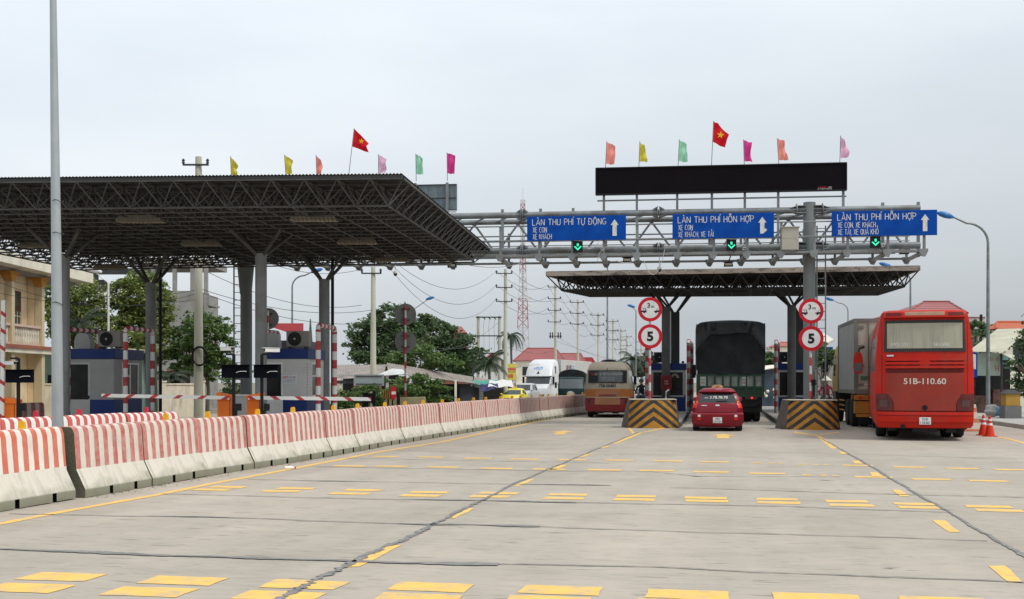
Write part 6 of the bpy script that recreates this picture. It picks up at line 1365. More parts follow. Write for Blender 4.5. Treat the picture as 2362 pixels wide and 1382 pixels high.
mb.box(-W2+.03,W2-.03,.1,L_-.05,z1-.06,z1-.02); mb.build('container', cont, o, sharp=20)
mb = MB()
for s in (-1, 1):
    for y in (0, L_-.13): mb.box(s*W2-(.13 if s>0 else 0), s*W2+(0 if s>0 else .13), y, y+.13, z0, z1)
    mb.box(s*W2-(.09 if s>0 else 0), s*W2+(0 if s>0 else .09), .13, L_-.13, z0, z0+.13); mb.box(s*W2-(.09 if s>0 else 0), s*W2+(0 if s>0 else .09), .13, L_-.13, z1-.11, z1)
for y in (0, L_-.12):
    for z in ((z0, z0+.14), (z1-.12, z1)): mb.box(-W2+.13, W2-.13, y, y+.12, *z)
mb.build('container_frame', fram, o)
mb = MB(); mb.box(-W2+.13,-.01,.03,.06,z0+.14,z1-.12); mb.box(.01,W2-.13,.03,.06,z0+.14,z1-.12); dr = mb.build('container_door', contd, o)
mb = MB()
for x in (-.75, -.35, .35, .75): mb.tube((x,.0,z0+.1),(x,.0,z1-.1),.02,n=8); mb.bar((x,-.02,z0+.9),(x+.25,-.02,z0+.93),.03)
for z in lin(z0+.3, z1-.3, 3):
    for s in (-1, 1): mb.box(min(s*1.15,s*.9), max(s*1.15,s*.9), .005, .03, z-.05, z+.05)
mb.build('locking_bar', fram, dr)
mb = MB(); mb.box(-.98,-.42,.015,.03,z0+.2,z0+.34); lbp = mb.build('label_plate', mat('sticker_white', (.55,.5,.45), .6), dr); mb = MB(); scribble(mb, -.9, -.5, z0+.23, .07, y=.012, words=1, seed=13); mb.build('label_text', mat('dull_red', (0,0,0)), lbp, sharp=0)
mb = MB(); mb.box(-1.0,-.45,.015,.03,z0+.46,z0+.6); mb.build('label_plate', mat('sticker_green', (.08,.16,.1), .6), dr)
orgc = mat('chassis_orange', (.42, .17, .025), .6, 0, .15, 2, dirt=(.12, .07, .04), dirt_amt=.6)
mb = MB(); mb.box(-1.2,1.2,.0,.14,.94,1.12); mb.box(-1.2,1.2,.05,.3,.48,.9); mb.box(-1.15,1.15,-.05,.1,.36,.46); mb.box(-.5,.5,.14,5,.85,1.1); mb.box(-1.2,1.2,1.0,1.1,.9,1.12); mb.build('chassis', orgc, o)
for s in (-1, 1):
    for x in (1.02, .72, .55):
        mb = MB(); mb.lathe([(0,-.02),(.055,-.02),(.06,0)], (s*x,-.0,1.02), n=14, ax='y'); mb.build('tail_lamp', lampred, o)
mb = MB(); mb.box(-1.1,1.1,-.02,.0,.1,.34); mb.build('mud_flap', black, o)
for x in (-1.08, -.76, .76, 1.08):
    for y in (1.0, 2.3): wheel(o, x, y, .48, .27, abs(x) > 1)
mb = MB()
for s in (-1, 1):
    for z in (.5, .68, .86): mb.box(s*1.18-.02, s*1.18+.02, 3.2, 4.8, z, z+.05)
mb.build('side_guard', orgc, o)
LC = [(.4,1.16,5.4,7.3,.05,.2),(1.2,1.2,5.4,7.4,.05,.2),(1.8,1.2,5.4,7.4,.05,.2),(2.6,1.17,5.4,7.2,.05,.25),(2.95,1.1,5.5,7.0,.05,.25),(3.2,.9,5.6,6.7,.05,.2)]
build_parts(shell(LC, US, [0,.35,.75,1], lambda k, s, i: 'lower_cab' if k == 0 else ('windscreen' if k == 2 and s == 'F' and 1 <= i <= 6 else ('side_window:' + s if k == 2 and s in 'SL' and i == 1 else 'body'))), {'body': mat('cab_yellow', (.40, .24, .012), .45, 0, .1, 2), 'lower_cab': black, 'windscreen': glass, 'side_window': glass}, o)
for x in (-1.02, 1.02): wheel(o, x, 6.4, .48, .27)
mb = MB(); mb.box(-1.58,-1.36,7.3,7.42,1.95,2.4); mb.path([(-1.15,7.3,2.55),(-1.4,7.36,2.6),(-1.47,7.36,2.4)], .025, n=6); mb.build('mirror', black, o, bevel=.02)
# ---------------------------------------------------------------- oncoming vehicles (fronts towards us)
def oncoming(name, px, Y, rz, lab, cat):
    return thing(name, Vector((XW(px, Y), Y, gz(Y))), lab, cat, rz)
RZ = 2.93
def frontcar(o, m, W, H, L_, hood, belt, extra=None):
    k = W/.8; LV2 = [(.2,.95*W,-L_+.1,-.1,.2,.3),(.35,W,-L_,0,.2,.35),(.55,W,-L_,0,.2,.35),(hood,.95*W,-L_,-.25,.2,.4),(belt,.93*W,-L_+.1,-1.15,.2,.3),(belt+.04,.9*W,-L_+.15,-1.25,.2,.25),(H-.14,.73*W,-L_+.7,-1.95,.15,.2),(H-.05,.66*W,-L_+.85,-2.1,.15,.15),(H,.45*W,-L_+1.2,-2.4,.1,.1)]
    build_parts(shell(LV2, US, [0,.18,.45,.5,.8,1], lambda k, s, i: 'windscreen' if k == 5 and s == 'F' and 1 <= i <= 6 else ('side_window:' + s + str(i) if k == 5 and s in 'SL' and i in (1, 3) else ('rear_window' if k == 5 and s == 'R' and 2 <= i <= 5 else 'body'))), {'body': m, 'windscreen': glass, 'side_window': glass, 'rear_window': glass}, o)
    for s in (-1, 1):
        mb = MB(); patch(mb, LV2, lin(.57, hood-.04, 2), min(s*.62*W,s*.93*W), max(s*.62*W,s*.93*W), .012, 4, front=True); mb.build('headlight', chrome, o)
        mb = MB(); mb.path([(s*.88*W,-1.45,belt+.03),(s*1.05*W,-1.45,belt+.08),(s*1.14*W,-1.45,belt+.06)], [.05,.09,.05], n=8); mb.build('mirror', m, o)
        for y in (-.75, -L_+.75): wheel(o, s*.86*W, y, .31, .2)
    mb = MB(); patch(mb, LV2, lin(.5, hood-.08, 2), -.45*W, .45*W, .012, 6, front=True); mb.build('grille', black, o)
    mb = MB(); patch(mb, LV2, lin(.33, .43, 1), -.2, .2, .02, 3, front=True); mb.build('number_plate', sign_w, o)
    return LV2
o = oncoming('taxi_car', 1172, 90, RZ, 'yellow taxi facing us over the striped barrier, in front of the silver car', 'car'); frontcar(o, paint('taxi_yellow', (.72, .62, .05)), .84, 1.47, 4.2, .8, .93)
mb = MB(); mb.hexa([(-.2,-2.5,1.47),(.2,-2.5,1.47),(.2,-2.3,1.47),(-.2,-2.3,1.47)], [(-.15,-2.47,1.6),(.15,-2.47,1.6),(.15,-2.33,1.6),(-.15,-2.33,1.6)]); mb.build('roof_sign', mat('taxi_sign_yellow', (.7,.5,.06), .4), o)
o = oncoming('estate_car', 1193, 100, RZ-.06, 'silver car behind the yellow taxi, left of the big white lorry', 'car'); frontcar(o, paint('silver_paint', (.45, .47, .48)), .92, 1.86, 4.7, 1.0, 1.18)
wt = mat('lorry_white', (.66, .68, .69), .4, 0, .05, 1.5, coat=.3)
o = oncoming('semi_lorry', 1229, 105, 2.84, 'big white long-nosed lorry with a high rounded roof and box trailer facing us', 'truck')
LW = [(.45,1.05,-4.6,-.15,.05,.4),(.55,1.12,-4.6,0,.05,.45),(1.05,1.15,-4.6,0,.05,.5),(1.4,1.12,-4.6,-.12,.05,.5),(1.72,1.12,-4.6,-1.1,.05,.4),(1.78,1.2,-4.6,-1.35,.05,.22),(2.42,1.2,-4.6,-1.75,.05,.22),(2.5,1.22,-4.6,-1.6,.05,.25),(3.1,1.2,-4.6,-1.95,.05,.3),(3.6,1.15,-4.6,-2.4,.05,.4),(3.9,1.05,-4.6,-2.9,.05,.4),(4.05,.85,-4.5,-3.4,.05,.3)]
build_parts(shell(LW, US, [0,.28,.36,.62,.66,.78,1], lambda k, s, i: 'windscreen' if k == 5 and s == 'F' and 1 <= i <= 6 else ('side_window:' + s if (k == 5 and s in 'SL' and i in (3,)) else 'body')), {'body': wt, 'windscreen': glass, 'side_window': glass}, o)
mb = MB(); patch(mb, LW, lin(.62, 1.32, 3), -.42, .42, .03, 6, front=True); mb.build('grille', mat('grille_blue_grey', (.10,.13,.18), .4, .4), o)
for s in (-1, 1):
    mb = MB(); patch(mb, LW, lin(.68, .86, 1), min(s*.55,s*.98), max(s*.55,s*.98), .02, 4, front=True); mb.build('headlight', chrome, o)
    mb = MB(); mb.box(s*1.42-.08,s*1.42+.08,-1.9,-1.75,1.75,2.45); mb.bar((s*1.1,-1.8,2.5),(s*1.42,-1.82,2.4),.04); mb.build('mirror', black, o)
    for y in (-.9, -4.4, -5.6): wheel(o, s*.98, y, .5, .3)
    mb = MB(); mb.box(min(s*1.2,s*1.235), max(s*1.2,s*1.235), -3.5, -3.1, 2.75, 3.4); mb.build('sleeper_window', glass, o)
mb = MB(); mb.box(-1.1,1.1,.0,.06,.42,.58); mb.build('bumper', chrome, o, bevel=.02)
mb = MB(); scribble(mb, -.38, .38, 3.1, .24, words=1, seed=14); t = mb.build('roof_lettering', mat('logo_blue', (.04,.28,.62), .5), o, sharp=0)
for v in t.data.vertices: v.co.x *= -1.2; v.co.y = surf(LW, v.co.x, v.co.z, .02, True)
mb = MB(); mb.add([(-.14,-1.7,2.72),(.14,-1.7,2.72),(0,-1.86,3.0)], [(2,1,0)]); t = mb.build('warning_triangle', txt_k, o, sharp=0)
for v in t.data.vertices: v.co.y = surf(LW, v.co.x, v.co.z, .03, True)
mb = MB(); mb.box(-1.12,1.12,-4.7,-4.62,.9,3.7); mb.box(-.4,.4,-17,-1,.7,1.0); mb.build('chassis', dgrey, o)
mb = MB(); mb.box(-1.25,1.25,-17.5,-5.2,1.2,4.05); tr_ = mb.build('box_trailer', mat('trailer_grey_white', (.50,.50,.48), .5, 0, .08, 1, dirt=(.35,.34,.3), dirt_amt=.4), o, bevel=.03)
for x, y in ((-1.26, -7.2),):
    mb = MB(); scribble(mb, 0, 1.8, 0, .42, words=1, seed=15); t = mb.build('trailer_lettering', mat('dull_red', (0,0,0)), tr_, sharp=0)
    for v in t.data.vertices: a, b = v.co.x, v.co.z; v.co = (-1.262, -7.0 - a, 3.15 + b)
    mb = MB(); scribble(mb, 0, 1.3, 0, .12, words=2, seed=16); scribble(mb, 0, 1.3, .2, .12, words=2, seed=17); t = mb.build('trailer_lettering', mat('logo_blue', (0,0,0)), tr_, sharp=0)
    for v in t.data.vertices: a, b = v.co.x, v.co.z; v.co = (-1.262, -8.9 - a, 3.2 + b)
for s in (-1, 1):
    for y in (-14.2, -15.5): wheel(o, s*1.0, y, .5, .3, False)
# lettering faces the side we can see: mirror to the visible flank
dg = mat('dark_teal_truck', (.006, .022, .024), .4, 0, .05, 2, spec=.2)
o = oncoming('covered_truck', 1317, 97, 3.05, 'dark teal truck with an arched dark cover facing us beside the minibus', 'truck')
LD = [(.45,1.0,-1.9,-.05,.1,.25),(.6,1.08,-1.9,0,.1,.3),(1.35,1.1,-1.9,-.02,.1,.3),(1.42,1.1,-1.9,-.05,.1,.3),(2.2,1.04,-1.9,-.35,.1,.3),(2.32,1.0,-1.9,-.45,.1,.3),(2.38,.85,-1.8,-.7,.1,.2)]
build_parts(shell(LD, US, [0,.35,.8,1], lambda k, s, i: 'windscreen' if k == 3 and s == 'F' and 1 <= i <= 6 else ('side_window:' + s if k == 3 and s in 'SL' and i == 1 else 'body')), {'body': dg, 'windscreen': mat('grey_windscreen', (.06,.075,.08), .15, 0, .2, 1, spec=.8), 'side_window': glass}, o)
mb = MB(); mb.prism([(-1.13,.9)] + [(1.13*cos(a), 2.55 + .48*sin(a)) for a in lin(pi, 0, 12)] + [(1.13,.9)], -8, -2.0, 'y'); mb.build('cargo_cover', tarp, o, recalc=True)
mb = MB(); mb.lathe([(0, .03), (.3, .02), (.31, 0)], (.05, 0, 1.02), n=20, ax='y'); mb.v = [(x, y, 1.02 + (z-1.02)*.6) for x, y, z in mb.v]; mb.build('emblem', chrome, o, recalc=True)
for s in (-1, 1):
    mb = MB(); patch(mb, LD, lin(.68, .86, 1), min(s*.7,s*1.0), max(s*.7,s*1.0), .02, 4, front=True); mb.build('headlight', chrome, o)
    mb = MB(); mb.box(s*1.28-.08,s*1.28+.08,-.5,-.4,1.45,1.95); mb.bar((s*1.0,-.4,1.9),(s*1.28,-.45,1.85),.03); mb.build('mirror', black, o)
    for y in (-.9, -6.5): wheel(o, s*.92, y, .45, .28)
# far vehicle glimpsed between the minibus and the island
o = oncoming('estate_car', 1483, 84, 3.0, 'white car facing us, glimpsed between the minibus and the striped pole', 'car'); frontcar(o, white, .85, 1.6, 4.3, .85, 1.0)
# ---------------------------------------------------------------- motorbikes with riders
def skinned(name, joints, bones, m, parent, sub=1):
    me = bpy.data.meshes.new(name); me.from_pydata([j[:3] for j in joints], bones, []); me.materials.append(m); o = bpy.data.objects.new(name, me); COL.objects.link(o); o.parent = parent
    md = o.modifiers.new('skin', 'SKIN'); md.use_smooth_shade = True
    for v, j in zip(me.skin_vertices[0].data, joints): v.radius = (j[3], j[3] * (j[4] if len(j) > 4 else 1))
    me.skin_vertices[0].data[0].use_root = True
    if sub: s_ = o.modifiers.new('sub', 'SUBSURF'); s_.levels = s_.render_levels = sub
    return o
skin_m = mat('skin', (.42, .23, .14), .6, 0, .08, 5)
def rider(loc, rz, shirt, trouser, lab, hat='helmet'):
    o = thing('person', loc, lab, 'person', rz)
    # seated rider facing +y: pelvis at seat height .78
    J = [(0,0,.80,.15),(0,.03,1.0,.14),(0,.08,1.22,.165,.75),(0,.10,1.36,.11),(0,.12,1.45,.055),(0,.14,1.52,.065),
         (.2,.10,1.33,.06),(.28,.28,1.12,.045),(.24,.5,1.0,.035),(.23,.56,.99,.032),(-.2,.10,1.33,.06),(-.28,.28,1.12,.045),(-.24,.5,1.0,.035),(-.23,.56,.99,.032),
         (.11,.05,.80,.10),(.19,.42,.76,.075),(.17,.33,.36,.052),(.17,.30,.14,.04),(.17,.44,.09,.035),(-.11,.05,.80,.10),(-.19,.42,.76,.075),(-.17,.33,.36,.052),(-.17,.30,.14,.04),(-.17,.44,.09,.035)]
    B = [(0,1),(1,2),(2,3),(3,4),(4,5),(3,6),(6,7),(7,8),(8,9),(3,10),(10,11),(11,12),(12,13),(0,14),(14,15),(15,16),(16,17),(17,18),(0,19),(19,20),(20,21),(21,22),(22,23)]
    skinned('body', J, B, shirt, o)
    mb = MB(); mb.lathe([(0,-.125),(.05,-.115),(.075,-.06),(.082,0),(.075,.06),(.05,.105),(0,.125)], (0,.15,1.60), n=14); mb.v = [(x, .15+(y-.15)*1.15, z) for x, y, z in mb.v]; hd = mb.build('head', skin_m, o, recalc=True)
    mb = MB(); mb.path([(0,.245,1.62),(0,.265,1.585),(0,.25,1.575)], [.008,.014,.008], n=6); mb.box(-.025,.025,.238,.243,1.545,1.552); mb.build('face', skin_m, hd)
    mb = MB()
    for x in (-.032,.032): mb.lathe([(0,-.01),(.011,0),(0,.01)], (x,.238,1.62), n=8)
    mb.build('eyes', txt_k, hd)
    mb = MB()
    if hat == 'helmet': mb.lathe([(.125,-.02),(.13,.05),(.11,.12),(.06,.165),(0,.175)], (0,.14,1.60), n=16); mb.build('helmet', sign_w if 'white' in lab else dgrey, hd, recalc=True)
    else: mb.lathe([(.24,0),(.235,.012),(.02,.2),(0,.205)], (0,.14,1.63), n=20); mb.build('conical_hat', mat('straw', (.62,.6,.5), .8), hd, recalc=True)
    mb = MB()
    for s in (-1, 1): mb.path([(s*.11,.02,.83),(s*.16,.22,.83),(s*.19,.42,.78),(s*.18,.36,.5),(s*.17,.31,.24)], [.12,.11,.09,.075,.06], n=10)
    mb.build('trousers', trouser, o); return o
def motorbike(loc, rz, m, lab):
    o = thing('motorbike', loc, lab, 'motorbike', rz)
    for y in (-.55, .68):
        mb = MB(); mb.path([(0, y + .29*cos(a), .30 + .29*sin(a)) for a in [2*pi*k/24 for k in range(25)]], .04, n=8); t = mb.build('wheel', rubber, o); mb = MB()
        for k in range(6): a = k*pi/3; mb.tube((0,y,.3),(0,y+.27*cos(a),.3+.27*sin(a)),.012,n=5)
        mb.tube((-.06,y,.3),(.06,y,.3),.04,n=10); mb.build('spokes', chrome, t)
    mb = MB(); mb.path([(0,.48,.95),(0,.42,.7),(0,.2,.45),(0,-.15,.42),(0,-.4,.55),(0,-.62,.72)], [.06,.1,.13,.13,.12,.05], n=10); mb.path([(0,.55,.9),(.0,.66,.5),(0,.68,.3)], [.1,.07,.05], n=8); mb.build('frame', m, o)
    mb = MB(); mb.path([(0,.25,.72),(0,.0,.76),(0,-.35,.80),(0,-.62,.80)], [.07,.12,.12,.06], n=10); mb.build('seat', black, o)
    mb = MB(); mb.path([(-.34,.42,1.0),(-.2,.5,1.02),(0,.52,.98),(.2,.5,1.02),(.34,.42,1.0)], .018, n=6); mb.build('handlebar', black, o)
    mb = MB(); mb.lathe([(0,.06),(.07,.045),(.075,0)], (0,.6,.92), n=14, ax='y'); mb.build('headlight', chrome, o, recalc=True)
    mb = MB()
    for s in (-1,1): mb.path([(s*.3,.44,1.02),(s*.33,.42,1.15),(s*.34,.41,1.18)], [.008,.03,.045], n=6)
    mb.build('mirror', black, o); mb = MB(); mb.tube((.14,-.1,.3),(.16,-.7,.4),.04,n=8); mb.build('exhaust', chrome, o); return o
blk_cl = mat('cloth_dark', (.02,.022,.03), .85, 0, .2, 6); blu_cl = mat('cloth_blue', (.05,.09,.2), .85, 0, .2, 6); red_cl = mat('cloth_maroon', (.22,.03,.05), .85, 0, .2, 6)
for (px, Y, rz, lab, lr, sh, tr2, hat) in ((1073, 84, 2.75, 'dark motorbike parked under the shed beside the white notice board', 'rider in dark clothes and pale helmet on the motorbike by the white notice board', blk_cl, blk_cl, 'helmet'),
                                     (1906, 51, 2.9, 'motorbike coming toward us between the gantry pillar and the container lorry', 'rider in a pale conical hat on the motorbike beside the container lorry', red_cl, blk_cl, 'cone'),
                                     (1480, 61, 2.95, 'motorbike coming toward us between the minibus and the chevron block', 'rider in dark clothes and helmet between the minibus and the chevron block', blk_cl, blu_cl, 'helmet')):
    L0 = Vector((XW(px, Y), Y, gz(Y))); motorbike(L0, rz, black, lab); rider(L0, rz, sh, tr2, lr, hat)
# ---------------------------------------------------------------- cones and the block beside the coach
cone_m = mat('cone_orange', (.62, .045, .02), .55, 0, .08, 3)
for px, Y, lab in ((2268.5, 34.2, 'left of the two orange traffic cones beside the coach'), (2283, 33.5, 'right of the two orange traffic cones beside the coach')):
    o = thing('traffic_cone', Vector((XW(px, Y), Y, 0)), lab, 'traffic cone', 0, 'orange traffic cones'); r = lambda z: .135 - .105*(z-.03)/.55
    mb = MB(); mb.box(-.16,.16,-.16,.16,.003,.025); mb.lathe([(.14,.025),(r(.32),.32)], n=24); mb.lathe([(r(.38),.38),(r(.45),.45)], n=24); mb.lathe([(r(.5),.5),(.03,.58),(.025,.6),(0,.602)], n=24); mb.build('cone', cone_m, o)
    mb = MB(); mb.lathe([(r(.32),.32),(r(.38),.38)], n=24); mb.lathe([(r(.45),.45),(r(.5),.5)], n=24); mb.build('reflective_band', white, o)
o = thing('concrete_barrier', Vector((XW(2247, 37), 37, 0)), 'orange and white barrier end standing between the coach and the cones', 'road barrier', .1); mb = MB()
sec = [(-.3,0),(-.3,.12),(-.15,.42),(-.1,.85),(.06,.85),(.13,.42),(.28,.12),(.28,0)]
mb.prism(sec, 0, 2.0, 'y'); mb.build('body', stripes('block_orange_white', (.60,.15,.07), (.62,.58,.48), 2, .34, duty=.4, wear=.2, wob=.02, offset=.07), o, recalc=True, bevel=.01)
mb = MB(); mb.lathe([(.03,.85),(.03,.95),(0,.96)], (-.02,.2,0), n=10); mb.build('reflector', cone_m, o)
# ================================================================ TREES AND PLANTS
leafA = leafmat('leaves_yellow_green', (.06,.10,.022), (.15,.21,.05), (.38,.40,.11)); leafB = leafmat('leaves_mid_green', (.035,.08,.022), (.09,.17,.04), (.19,.28,.06)); leafC = leafmat('leaves_dark_green', (.035,.07,.03), (.08,.145,.055), (.17,.24,.09))
leafD = leafmat('leaves_grey_green', (.03,.05,.035), (.06,.09,.055), (.11,.14,.085)); barkm = mat('bark', (.13,.105,.08), .9, 0, .2, 4, bump=.4)  # grey-green leaves: haze of the far trees is put into this colour
def leaves(name, blobs, n, size, m, parent, loc, clumps=60, aspect=1.9, droop=.3, seed=0):
    """leaf faces gathered in clumps through ellipsoid volumes (blob: x,y,z,rx,ry,rz)"""
    rs = np.random.RandomState(seed + 11); vol = np.array([b[3]*b[4]*b[5] for b in blobs]) ** .75; vol /= vol.sum(); P = []
    for b, f in zip(blobs, vol):
        k = max(4, int(clumps * f)); nn = int(n * f); d = rs.normal(size=(k, 3)); d /= np.linalg.norm(d, axis=1)[:, None]
        c = d * (rs.uniform(.45, 1.0, (k, 1)) ** .6) * np.array(b[3:6]) + np.array(b[:3]); w_ = rs.randint(0, k, nn)
        cs = .185 * (b[3]*b[4]*b[5]) ** (1/3) * rs.uniform(.5, 1.3, k)[w_][:, None]
        q = c[w_] + rs.normal(size=(nn, 3)) * cs * np.array([1.1, 1.1, .5]); P.append(q)
    P = np.concatenate(P) ; N_ = len(P); u = rs.normal(size=(N_, 3)); u[:, 2] = u[:, 2]*.6 - droop; u /= np.linalg.norm(u, axis=1)[:, None]
    r = rs.normal(size=(N_, 3)); v = np.cross(u, r); v /= np.linalg.norm(v, axis=1)[:, None]; s = size * rs.uniform(.6, 1.35, (N_, 1))
    A = P - u*s*.5*aspect; B = P + v*s*.42; C = P + u*s*.5*aspect; D = P - v*s*.42; V = np.stack([A, B, C, D], 1).reshape(-1, 3) - np.array(loc)
    me = bpy.data.meshes.new(name); me.vertices.add(4*N_); me.vertices.foreach_set('co', V.ravel()); me.loops.add(4*N_); me.loops.foreach_set('vertex_index', np.arange(4*N_)); me.polygons.add(N_); me.polygons.foreach_set('loop_start', np.arange(0, 4*N_, 4)); me.update(calc_edges=True)
    me.materials.append(m); o = bpy.data.objects.new(name, me); COL.objects.link(o); o.parent = parent; return o
def tree(name, base, blobs, n, size, m, label, trunk=.14, cat='tree', group=None, clumps=60, seed=0, limbs=True):
    o = thing(name, base, label, cat, 0, group); bx = Vector(base); mb = MB(); r = random.Random(seed)
    cz = min(b[2] for b in blobs); top = Vector((sum(b[0] for b in blobs)/len(blobs), sum(b[1] for b in blobs)/len(blobs), max(b[2] for b in blobs)))
    mid = Vector((bx.x*.5+top.x*.5, top.y*.5+bx.y*.5, (bx.z+top.z)/2)); mb.path([bx-bx, (bx.lerp(mid,.5)-bx)+Vector((trunk*.6,0,0)), mid-bx, top-bx], [trunk, trunk*.8, trunk*.6, trunk*.2], n=9)
    if limbs:
        for b in blobs:
            for k in range(4):
                a = r.uniform(0, 2*pi); e = Vector((b[0]+cos(a)*b[3]*.6, b[1]+sin(a)*b[4]*.6, b[2]+r.uniform(-.3,.6)*b[5])); s = (bx.lerp(mid, r.uniform(.6,1)))
                mb.path([s-bx, s.lerp(e,.5)-bx+Vector((0,0,.1*b[5])), e-bx], [trunk*.42, trunk*.26, trunk*.07], n=6)
    mb.build('trunk', barkm, o); leaves('crown', blobs, n, size, m, o, base, clumps, seed=seed); return o
def PB(px, py, Y, rx, rz, ry=None): p = Q(px, py, Y); k = Y/F; return (p.x, p.y, p.z, rx*k, (ry or rx*k*.8), rz*k)
g = lambda px, Y: Vector((XW(px, Y), Y, gz(Y)))
tree('leafy_tree', g(196, 57), [PB(190,700,57,52,52), PB(150,740,57,44,60), PB(215,760,57,46,60), PB(175,660,57.5,36,28), PB(125,690,58,34,50)], 17000, .10, leafA, 'leafy yellow-green tree right of the tall lamp pole, behind the left booth', .13, seed=1, clumps=230, group='leafy trees behind the left booth')
tree('leafy_tree', g(322, 58), [PB(300,680,58,48,44), PB(350,710,58,48,56), PB(370,780,58,40,62), PB(300,760,58,46,60), PB(335,650,58.5,42,26), PB(392,700,59,18,36)], 21000, .10, leafA, 'large leafy tree around the far canopy column, right of the white lamp post', .14, seed=2, clumps=270, group='leafy trees behind the left booth')
tree('leafy_tree', g(478, 57), [PB(478,760,57,46,44), PB(460,820,57,42,52), PB(500,790,57,36,46), PB(420,830,58,26,46), PB(520,750,57,16,24), PB(490,840,57,36,36)], 13500, .09, leafB, 'green bushy tree wrapped round the big utility pole', .1, seed=3, clumps=120)
tree('small_tree', g(440, 57), [PB(415,790,58,26,40), PB(432,740,58,14,30)], 1800, .085, leafC, 'sparse dark tree climbing the unfinished grey wall', .06, seed=31)
tree('spreading_tree', g(915, 92), [PB(905,735,92,58,34), PB(855,765,92,48,34), PB(930,790,92,66,42), PB(880,815,92,70,34), PB(970,760,93,36,38), PB(830,800,92,38,34)], 15000, .17, leafC, 'big dark spreading tree behind the backs of the round signs', .28, seed=4, clumps=190)
tree('spreading_tree', g(1050, 96), [PB(1010,770,96,46,36), PB(1060,800,96,44,32), PB(1030,760,98,24,18), PB(1095,825,97,36,26), PB(1015,830,96,60,34), PB(1075,845,95,46,24)], 11500, .17, leafC, 'dark tree with a little brick house behind, left of the twin-pole frame', .22, seed=5, clumps=160)
tree('small_tree', g(968, 74), [PB(965,822,74,60,26), PB(925,835,74,40,20), PB(1020,835,75,42,20)], 5200, .11, leafB, 'mid-green tree hanging just above the long shed roof', .1, seed=6, clumps=70)
leaves_s = lambda nm, px, Y, blobs, n, sz, m, lab, seed: tree(nm, g(px, Y), blobs, n, sz, m, lab, .03, 'shrub', 'shrubs before the sheds', 60, seed, False)
leaves_s('shrub', 965, 56, [PB(960,890,56,58,26), PB(1000,905,56,36,26), PB(930,905,56,40,22), PB(905,880,57,22,22)], 7000, .09, leafB, 'large shrub in front of the long shed, right of the striped sign pole', 7)
leaves_s('shrub', 835, 50, [PB(815,920,50,44,20), PB(850,905,52,34,16), PB(872,925,50,26,18)], 4600, .075, leafB, 'low green shrub below the grey sign back, right of the booth', 8)
leaves_s('shrub', 790, 47, [PB(792,940,47,26,14)], 1400, .07, leafB, 'patch of low shrub beside the right guard hoop', 9)
leaves_s('shrub', 540, 60, [PB(545,880,62,34,40), PB(520,850,66,26,26)], 2600, .1, leafC, 'dark shrub behind the lane displays between the gate cabinets', 10)
tree('leafy_tree', g(2385, 47), [PB(2388,800,47,40,60), PB(2362,850,47,30,48), PB(2396,740,47.5,30,38), PB(2356,905,47,24,18), PB(2340,838,46,16,8), PB(2400,880,47,50,50)], 9500, .085, leafC, 'dark green tree at the right edge of the photo beside the shop', .11, seed=12, clumps=140)
for i, (px, py, Y, rx, rz, m, lab) in enumerate(((1478,845,190,30,22,leafD,'hazy distant tree left of the striped sign pole'), (1500,835,175,20,28,leafD,'rounder hazy distant tree just behind the left round signs'), (1442,850,200,16,12,leafD,'low hazy tree line just right of the minibus roof'),
      (1775,832,120,22,24,leafC,'tree glimpsed between the covered truck and the guard hoop'), (1895,815,90,34,26,leafC,'dark tree between the gantry pillar and the container'), (2225,800,66,60,34,leafC,'dark trees behind the coach roof and shop'), (2248,760,72,30,18,leafC,'tree top just left of the near lamp post'))):
    tree('background_tree', g(px, Y), [PB(px,py,Y,rx,rz), PB(px-rx*.4,py+rz*.5,Y,rx*.8,rz*.7), PB(px+rx*.5,py+rz*.4,Y,rx*.7,rz*.7)], 2600, max(.09, Y*.0017), m, lab, .1, seed=20+i, group='trees in the background', clumps=50)
def palm(px, Y, crown_py, ln, label, n=16, seed=0, m=None, th=.13, droop=1.0):
    base = g(px, Y); top = Q(px, crown_py, Y); o = thing('palm_tree', base, label, 'palm tree', 0, 'palm trees'); H = top.z - base.z; mb = MB(); mb.path([(0,0,0),(.1,0,H*.5),(0,0,H)], [th*1.2, th, th*.8], n=8); mb.build('trunk', barkm, o); r = random.Random(seed); mb = MB()
    for k in range(n):
        a = 2*pi*k/n + r.uniform(-.2,.2); el = r.uniform(-.2, 1.1); pts = []; p = Vector((0,0,H)); d = Vector((cos(a)*cos(el), sin(a)*cos(el), sin(el)))
        for q in range(8): pts.append(p.copy()); p = p + d*ln/7; d = (d + Vector((0,0,-.22*droop))).normalized()
        for q in range(1, 8):
            c = pts[q]; t = (pts[q]-pts[q-1]).normalized(); sd = t.cross(Vector((0,0,1))).normalized()
            for f in (.0, .33, .66):
                c2 = pts[q-1].lerp(pts[q], f)
                for s in (-1, 1): e = c2 + sd*s*ln*.24*(1-q/9) + t*ln*.1 + Vector((0,0,-ln*.13)); w_ = t*ln*.024; mb.add([c2-w_, c2+w_, e], [(0,1,2)])
        mb.path(pts, .02, n=4)
    mb.build('fronds', m or leafmat('palm_leaves', (.012,.028,.012), (.03,.06,.022), (.06,.10,.035)), o, sharp=0); return o
palm(1178, 118, 775, 2.0, 'slender palm beside the telecom tower base, right of the tall utility pole', 15, 1, th=.12, droop=2.1); palm(1127, 92, 838, 1.9, 'short dark palm in front of the gabled house', 18, 2, th=.12); palm(1462, 170, 828, 3, 'hazy distant palm right of the minibus roof', 14, 3, leafD)
palm(185, 53.5, 745, 1.25, 'pale palm fronds between the lamp pole and the left booth roof tank', 13, 5, leafD, .08, .7); palm(392, 53.5, 872, 1.1, 'low palm fronds beside the cream wall right of the left booth', 12, 6, leafD, .07)
